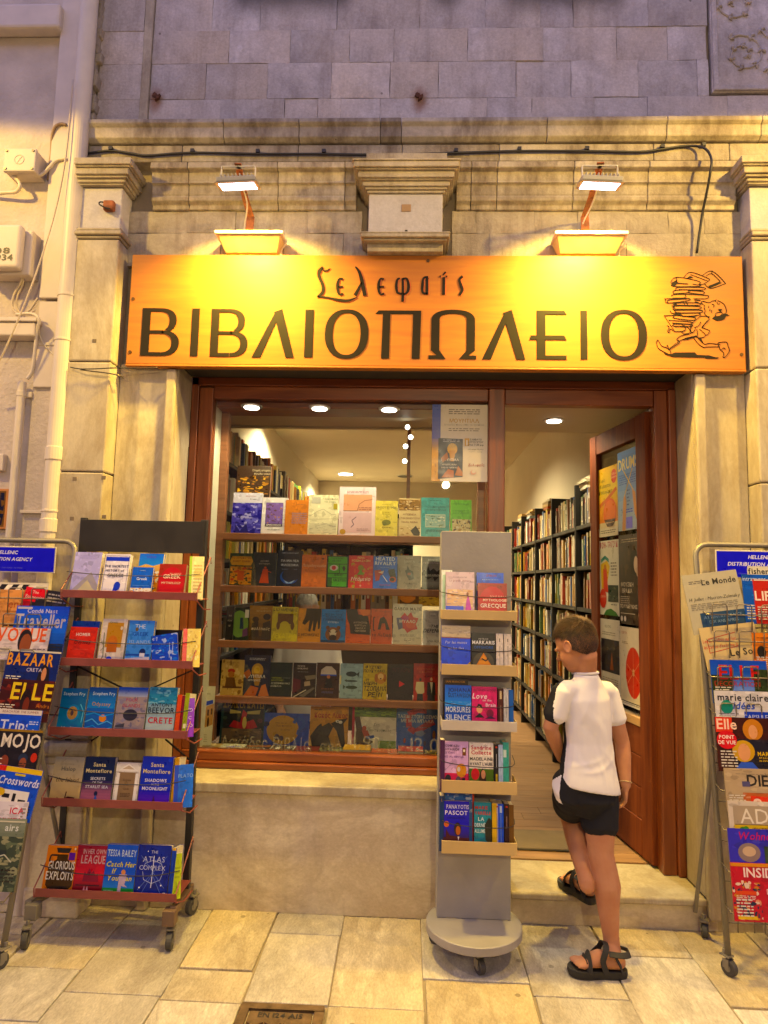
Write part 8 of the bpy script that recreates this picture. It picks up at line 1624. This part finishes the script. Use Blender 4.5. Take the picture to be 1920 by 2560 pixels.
def hand(mb, wrist, D, palm_n, thumb_dir, s=1.0, curl=(.5, .6, .5), spread=.012, length=.155):
    """D along the hand, palm_n out of the palm, thumb_dir across towards the thumb"""
    D, N, T = D.normalized(), palm_n.normalized(), thumb_dir.normalized(); k = s * length / .17
    limb(mb, [wrist - D * .01, wrist + D * .02 * k, wrist + D * .05 * k, wrist + D * .075 * k], [(.019 * k, .014 * k), (.026 * k, .013 * k), (.033 * k, .012 * k), (.032 * k, .010 * k)], T, 14)
    for i, (off, ln_, r) in enumerate(((.025, .068, .0075), (.009, .076, .0078), (-.008, .070, .0074), (-.024, .055, .0066))):
        base = wrist + D * .068 * k + T * off * k; d = (D + T * off * .6).normalized(); p = base; pts = [p - d * .015 * k, p]
        a = .12
        for seg, cv in zip((.45, .31, .24), curl):
            a += cv; dd_ = d * math.cos(a) + N * math.sin(a); p = p + dd_ * ln_ * seg * k; pts.append(p)
        limb(mb, pts, [r * k * 1.15, r * k * 1.08, r * k, r * k * .92, r * k * .78], T, 10)
    tb = wrist + D * .018 * k + T * .022 * k; d1 = (D * .75 + T * .55 + N * .35).normalized(); d2 = (D * .92 + T * .05 + N * .45).normalized()
    limb(mb, [tb, tb + d1 * .034 * k, tb + d1 * .034 * k + d2 * .026 * k, tb + d1 * .034 * k + d2 * .045 * k], [.0125 * k, .0095 * k, .0085 * k, .0068 * k], N, 10)
def crease(o, amp, fn):
    """cloth folds pushed into the mesh along its normals"""
    me = o.data
    nr = [v.normal.copy() for v in me.vertices]
    for v, n_ in zip(me.vertices, nr): v.co += n_ * amp * fn(v.co)

# ------------------------------------------------------------------ the boy
def A3(px, py, Y): return at3(px, py, Y)
BL = Vector((-.80, -.60, 0)); BF = Vector((-.60, .80, 0)); UP = Vector((0, 0, 1))     # his left, his front
boy = thing('person', 'boy in white shirt and black shorts stepping up into the shop doorway', 'person', (0.80, -.36, 0))
T0 = -.315                                                                              # depth of the trunk axis
def tr(px, py, dy=0.0): return A3(px, py, T0 + dy)
hc = A3(1438, 1611, -.325)
HF = Vector((-.72, .62, -.46)); HU = Vector((-.2, .2, 1))
sh_l, sh_r = A3(1408, 1726, -.375), A3(1521, 1728, -.245)
el_l, wr_l = A3(1376, 1818, -.375), A3(1404, 1898, -.255)
el_r, wr_r = A3(1556, 1858, -.25), A3(1565, 1966, -.30)
hip_l, kn_l, an_l = A3(1432, 1975, -.350), A3(1424, 2030, -.12), A3(1467, 2212, -.375)
hip_r, kn_r, an_r = A3(1496, 1985, -.285), A3(1502, 2132, -.335), A3(1531, 2372, -.365)
toe_r, heel_r = gr(1432, 2418, .03), gr(1562, 2424, .03)
toe_l, heel_l = gr(1408, 2198, .185), gr(1482, 2246, .185)
mb = MB()
HS = 1.03
hF, hU, hL = head(mb, hc, HF, HU, HS)
limb(mb, [tr(1466, 1712, .02), tr(1462, 1680, .01), hc - hU * .05 - hF * .03], [(.056, .056), (.051, .052), (.050, .054)], BL)
limb(mb, [tr(1480, 1975), tr(1472, 1900), tr(1466, 1800), tr(1464, 1730), tr(1464, 1702)], [(.098, .072), (.098, .070), (.100, .066), (.104, .060), (.06, .045)], BL, 20)
limb(mb, [sh_l, (sh_l + el_l) / 2, el_l, el_l.lerp(wr_l, .3), el_l.lerp(wr_l, .7), wr_l], [.034, .036, .033, .034, .027, .0215], BF)
limb(mb, [sh_r, (sh_r + el_r) / 2, el_r, el_r.lerp(wr_r, .3), el_r.lerp(wr_r, .7), wr_r], [.034, .0365, .033, .0335, .027, .0215], BF)
limb(mb, [tr(1464, 1728), sh_l], [.034, .032], UP); limb(mb, [tr(1464, 1728), sh_r], [.034, .032], UP)
def leg(hip, kn, an, side):
    fw = Vector((-side.y, side.x, 0))
    back = Vector((BF.x, BF.y, 0)) * -1
    p = [hip, hip.lerp(kn, .5), hip.lerp(kn, .85), kn, kn.lerp(an, .18) + back * .008, kn.lerp(an, .34) + back * .012, kn.lerp(an, .60) + back * .004, kn.lerp(an, .86), an]
    limb(mb, p, [(.070, .072), (.066, .068), (.056, .058), (.051, .054), (.050, .055), (.053, .058), (.043, .045), (.031, .034), (.031, .035)], side, 18)
leg(hip_l, kn_l, an_l, BL); leg(hip_r, kn_r, an_r, Vector((-.35, -.94, 0)))
def foot(an, heel, toe, up):
    d = (toe - heel).normalized(); s_ = d.cross(up).normalized(); Lf = (toe - heel).length
    limb(mb, [an, an.lerp(heel + up * .05 + d * .045, .6), heel + up * .042 + d * .05], [(.031, .036), (.032, .040), (.033, .040)], s_)
    limb(mb, [heel + up * .028 + d * .018, heel + up * .034 + d * .06, heel + up * .040 + d * Lf * .5, heel + up * .028 + d * Lf * .72, heel + up * .018 + d * Lf * .86], [(.028, .028), (.032, .034), (.034, .034), (.040, .022), (.040, .014)], s_)
    for k in range(5):
        b = heel + up * .018 + d * Lf * (.84 - .012 * abs(k - 1)) + s_ * (.030 - .0155 * k); ln_ = (.038, .036, .033, .029, .025)[k]
        limb(mb, [b, b + d * ln_ * .55 + up * .004, b + d * ln_], [.0115 if k == 0 else .0085, .0105 if k == 0 else .008, .009 if k == 0 else .0065], s_, 10)
foot(an_r, heel_r, toe_r, UP)
ul = Vector((.0, -.10, 1)).normalized(); foot(an_l, heel_l, toe_l, ul)
hand(mb, wr_r, Vector((-.10, .05, -1)), Vector((-.95, .1, 0)), Vector((.1, .95, 0)) * 1.0, 1.0, (.35, .55, .45), length=.150)
hand(mb, wr_l, Vector((.35, .75, -.5)), Vector((.8, -.3, .3)), UP, 1.0, (.4, .5, .4), length=.150)
body = fuse(mb, 'body', .0042, 5, [SKIN], boy)
eyes(hc, hF, hU, hL, body, HS); hair(hc, hF, hU, hL, body, HAIRM, HS, 17000, 3, thick=.008)
# shirt: trunk, yoke, sleeves fused, folds pushed in, black front panels
mb = MB()
def ring_at(cl, cr, py, dep, dyl=0.0):
    return None
SH = [(1474, 1972, .152, .120), (1473, 1950, .148, .116), (1470, 1905, .134, .102), (1470, 1850, .122, .090), (1468, 1790, .127, .090), (1466, 1745, .130, .084), (1465, 1718, .106, .066), (1464, 1696, .068, .060), (1463, 1684, .056, .056)]
L_ = []
for px, py, a, b in SH:
    c = tr(px, py); tilt = Vector((0, 0, 0))
    ax = BL * a + (UP * .030 * (py - 1850) / 120 if py > 1850 else Vector()); L_.append((c, ax, BF * b))
rings(mb, L_, 28)
def sleeve(a, b, t, r0, r1):
    e = a.lerp(b, t); limb(mb, [a, a.lerp(e, .5), e], [r0, (r0 + r1) / 2, r1], BF, 18)
c1 = tr(1464, 1724)
limb(mb, [c1, c1.lerp(sh_l, .6), sh_l], [(.044, .052), (.045, .052), (.045, .046)], UP); limb(mb, [c1, c1.lerp(sh_r, .6), sh_r], [(.044, .052), (.045, .052), (.044, .045)], UP)
sleeve(sh_l, el_l, .70, .047, .051); sleeve(sh_r, el_r, .56, .046, .049)
shirt = fuse(mb, 'shirt', .0055, 7, [CW, CB], body)
tc0 = tr(1468, 1830)
RIDGES = [(.03, .03, -2.15, .36, .020, .8), (.055, -.03, -2.1, .26, .016, -.6), (.03, -.125, -.22, .22, .011, .55), (-.05, -.11, -2.5, .16, .012, .5), (-.10, .04, -1.75, .22, .014, -.6),
          (.10, .06, -1.35, .18, .012, .6), (-.09, -.06, -1.5, .16, .012, .5), (.10, -.05, -1.8, .16, .010, -.5), (-.05, -.15, -1.4, .08, .010, .5), (.04, -.155, -1.7, .08, .010, .5), (.095, -.12, -.5, .12, .010, .6)]
def folds(p):
    q = p - tc0; s_ = q.dot(BL); z = q.z; v = .45 * mnoise.noise(Vector((s_ * 7, z * 5, 1.7)))
    if q.dot(BF) > .03 and abs(s_) < .1: return v
    for s0, z0, an, ln_, w, am in RIDGES:
        ds, dz_ = s_ - s0, z - z0; c, sn = math.cos(an), math.sin(an); t = ds * c + dz_ * sn; d = -ds * sn + dz_ * c
        d += .012 * math.sin(t * 22 + s0 * 40)
        v += am * math.exp(-(d / w) ** 2) * math.exp(-(t / (ln_ * .5)) ** 2)
    return v
crease(shirt, .0045, folds)
mi = []
for p in shirt.data.polygons:
    q = p.center - tc0; f = q.dot(BF); s_ = q.dot(BL)
    lim = .018 if s_ > 0 else .03
    mi.append(1 if f > lim + (.0 if q.z < .12 else .004) else 0)
shirt.data.polygons.foreach_set('material_index', mi); shirt.data.update()
cn = tr(1463, 1683, .004); N = 26
MB().tube([cn + BL * .054 * math.cos(t) + BF * .055 * math.sin(t) + UP * (.005 * math.sin(t) * -1 + .001) for t in [2 * math.pi * k / N for k in range(N + 1)]], .0062, 8, caps=False).build('collar', CW, body, smooth=True)
# shorts
mb = MB()
limb(mb, [tr(1474, 1945), tr(1473, 1968), tr(1472, 1990)], [(.112, .085), (.128, .104), (.130, .112)], BL, 22)
limb(mb, [hip_l + UP * .02, hip_l.lerp(kn_l, .35), hip_l.lerp(kn_l, .66)], [(.086, .092), (.083, .088), (.081, .083)], BL, 20)
limb(mb, [hip_r + UP * .02, hip_r.lerp(kn_r, .32), hip_r.lerp(kn_r, .58)], [(.086, .088), (.082, .085), (.080, .080)], BL, 20)
shorts = fuse(mb, 'shorts', .0055, 6, [CB, CW], body)
crease(shorts, .004, lambda p: mnoise.noise(p * 14) + .5 * mnoise.noise(p * 30))
mi = [1 if ((p.center - hip_l).dot(BL) > .050 and (p.center - hip_l).dot(BF) > .015) else 0 for p in shorts.data.polygons]
shorts.data.polygons.foreach_set('material_index', mi)
# sandals
def sandal(heel, toe, an, up):
    d = (toe - heel).normalized(); s_ = d.cross(up).normalized(); Lf = (toe - heel).length + .018; up2 = s_.cross(d)
    out = [(-.012, 0), (0, .026), (.05, .033), (.10, .033), (Lf * .65, .042), (Lf * .85, .046), (Lf * .97, .030), (Lf + .006, .0), (Lf * .98, -.026), (Lf * .86, -.040), (Lf * .65, -.040), (.10, -.032), (.05, -.032), (0, -.025)]
    P = smooth_path([Vector((a, b, 0)) for a, b in out + out[:1]], 3)[:-1]; mb = MB(); n = len(P); o = 0
    for lv, k in ((-.028, .96), (-.012, 1.0), (.004, .99)):
        for p in P:
            x = p.x; rise = .010 * max(0, (x / Lf - .75)) ; mb.v.append(heel + d * (x * k + Lf * .5 * (1 - k)) + s_ * p.y * k + up2 * (lv + rise))
    for j in range(2):
        for i in range(n): mb.face((j * n + i, j * n + (i + 1) % n, (j + 1) * n + (i + 1) % n, (j + 1) * n + i))
    mb.face(list(range(n))[::-1]); mb.face([2 * n + i for i in range(n)])
    sd = mb.build('sandal', SOLE, body, bevel=.003)
    def band(pts, w, name='strap'):
        pts = smooth_path(pts, 5); mb2 = MB(); m_ = len(pts)
        for i, p in enumerate(pts):
            t = (pts[min(i + 1, m_ - 1)] - pts[max(i - 1, 0)]).normalized(); c0 = heel + d * (Lf * .45) + up2 * .02
            nn = (p - c0); nn = (nn - t * nn.dot(t)).normalized(); b = t.cross(nn)
            for q in (p - b * w, p + b * w, p + b * w + nn * .004, p - b * w + nn * .004): mb2.v.append(q)
        for i in range(m_ - 1):
            for k in range(4): mb2.face((i * 4 + k, i * 4 + (k + 1) % 4, i * 4 + 4 + (k + 1) % 4, i * 4 + 4 + k))
        mb2.face((3, 2, 1, 0)); mb2.face([(m_ - 1) * 4 + k for k in range(4)])
        mb2.build(name, STRAP, sd, bevel=.001, seg=1)
    def fp(x, y, z): return heel + d * x + s_ * y + up2 * z
    band([fp(Lf * .66, .043, -.002), fp(Lf * .66, .036, .034), fp(Lf * .66, .0, .056), fp(Lf * .66, -.036, .036), fp(Lf * .66, -.041, -.002)], .014)
    band([fp(Lf * .70, .040, .006), fp(Lf * .72, .012, .045), fp(Lf * .70, -.035, .03)], .008)
    band([fp(.085, .036, .0), fp(.10, .040, .045), fp(.085, .030, .088), fp(.080, .0, .100), fp(.085, -.030, .088), fp(.10, -.038, .045), fp(.085, -.034, .0)], .012)
    band([fp(.075, .036, .075), fp(.02, .034, .070), fp(-.012, .018, .068), fp(-.016, .0, .068), fp(-.012, -.018, .068), fp(.02, -.034, .070), fp(.075, -.036, .075)], .012)
    band([fp(.02, .032, .0), fp(.03, .037, .03), fp(.05, .038, .065)], .009); band([fp(.02, -.031, .0), fp(.03, -.036, .03), fp(.05, -.037, .065)], .009)
    band([fp(.14, .036, .0), fp(.13, .040, .035), fp(.10, .036, .070)], .010)
sandal(heel_r - UP * .0, toe_r, an_r, UP); sandal(heel_l, toe_l, an_l, ul)
N = 22; dA = (wr_r - el_r).normalized(); s1 = dA.cross(BF).normalized(); s2 = dA.cross(s1); cb = el_r.lerp(wr_r, .90)
MB().tube([cb + s1 * .0255 * math.cos(t) + s2 * .0255 * math.sin(t) + dA * .004 * math.cos(t) for t in [2 * math.pi * k / N for k in range(N + 1)]], .0022, 6, caps=False).build('bracelet', plain('string_bracelet', (.42, .30, .16), .6), body, smooth=True)

# ------------------------------------------------------------------ the bookseller, half hidden behind the display
man = thing('person', 'grey haired bookseller in a white shirt half hidden behind the window shelves', 'person', at3(760, 1600, 1.42) * 1.0)
c0 = at3(768, 1521, 1.42); man.location = (c0.x, 1.45, ZF)
mb = MB(); F2 = Vector((.1, -1, -.45)); U2 = Vector((0, -.35, 1))
f2, u2, l2 = head(mb, c0, F2, U2, 1.0)
q = lambda x, y, z: Vector((c0.x + x, 1.45 + y, z))
zs = c0.z - .20
limb(mb, [q(0, .04, zs - .02), c0 - u2 * .06 - f2 * .03], [.06, .058], Vector((1, 0, 0)))
limb(mb, [q(0, .06, zs - .55), q(0, .06, zs - .30), q(0, .05, zs - .08), q(0, .04, zs)], [(.15, .12), (.16, .12), (.18, .11), (.07, .06)], Vector((1, 0, 0)), 20)
for sg in (-1, 1):
    limb(mb, [q(.17 * sg, .05, zs - .06), q(.22 * sg, .05, zs - .30), q(.16 * sg, -.12, zs - .48)], [.05, .043, .03], Vector((0, 1, 0)))
    hand(mb, q(.16 * sg, -.12, zs - .48), Vector((-.3 * sg, -.8, -.4)), Vector((0, 0, -1)), Vector((-sg, 0, 0)), 1.0)
    limb(mb, [q(.09 * sg, .06, zs - .52), q(.10 * sg, .0, zs - .90), q(.10 * sg, .06, ZF + .05)], [.085, .06, .042], Vector((1, 0, 0)))
    limb(mb, [q(.10 * sg, .08, ZF + .035), q(.10 * sg, -.10, ZF + .03)], [(.035, .03), (.042, .02)], Vector((1, 0, 0)))
b2 = fuse(mb, 'body', .008, 5, [SKIN2], man)
hair(c0, f2, u2, l2, b2, HAIR2, 1.0, 3000, 9); eyes(c0, f2, u2, l2, b2)
mb = MB()
limb(mb, [q(0, .06, zs - .58), q(0, .06, zs - .30), q(0, .05, zs - .08), q(0, .04, zs + .01)], [(.18, .14), (.185, .14), (.20, .125), (.085, .075)], Vector((1, 0, 0)), 22)
for sg in (-1, 1): limb(mb, [q(.17 * sg, .05, zs - .06), q(.225 * sg, .05, zs - .30), q(.18 * sg, -.06, zs - .42)], [.066, .058, .048], Vector((0, 1, 0)))
sh2 = fuse(mb, 'shirt', .009, 6, [CW], b2); crease(sh2, .008, lambda p: mnoise.noise(p * 9))
mb = MB()
for sg in (-1, 1): limb(mb, [q(.09 * sg, .06, zs - .54), q(.10 * sg, .0, zs - .90), q(.10 * sg, .06, ZF + .08)], [.10, .078, .062], Vector((1, 0, 0)))
limb(mb, [q(0, .06, zs - .60), q(0, .06, zs - .50)], [(.17, .13), (.16, .125)], Vector((1, 0, 0)), 20)
fuse(mb, 'trousers', .009, 6, [CB], b2)
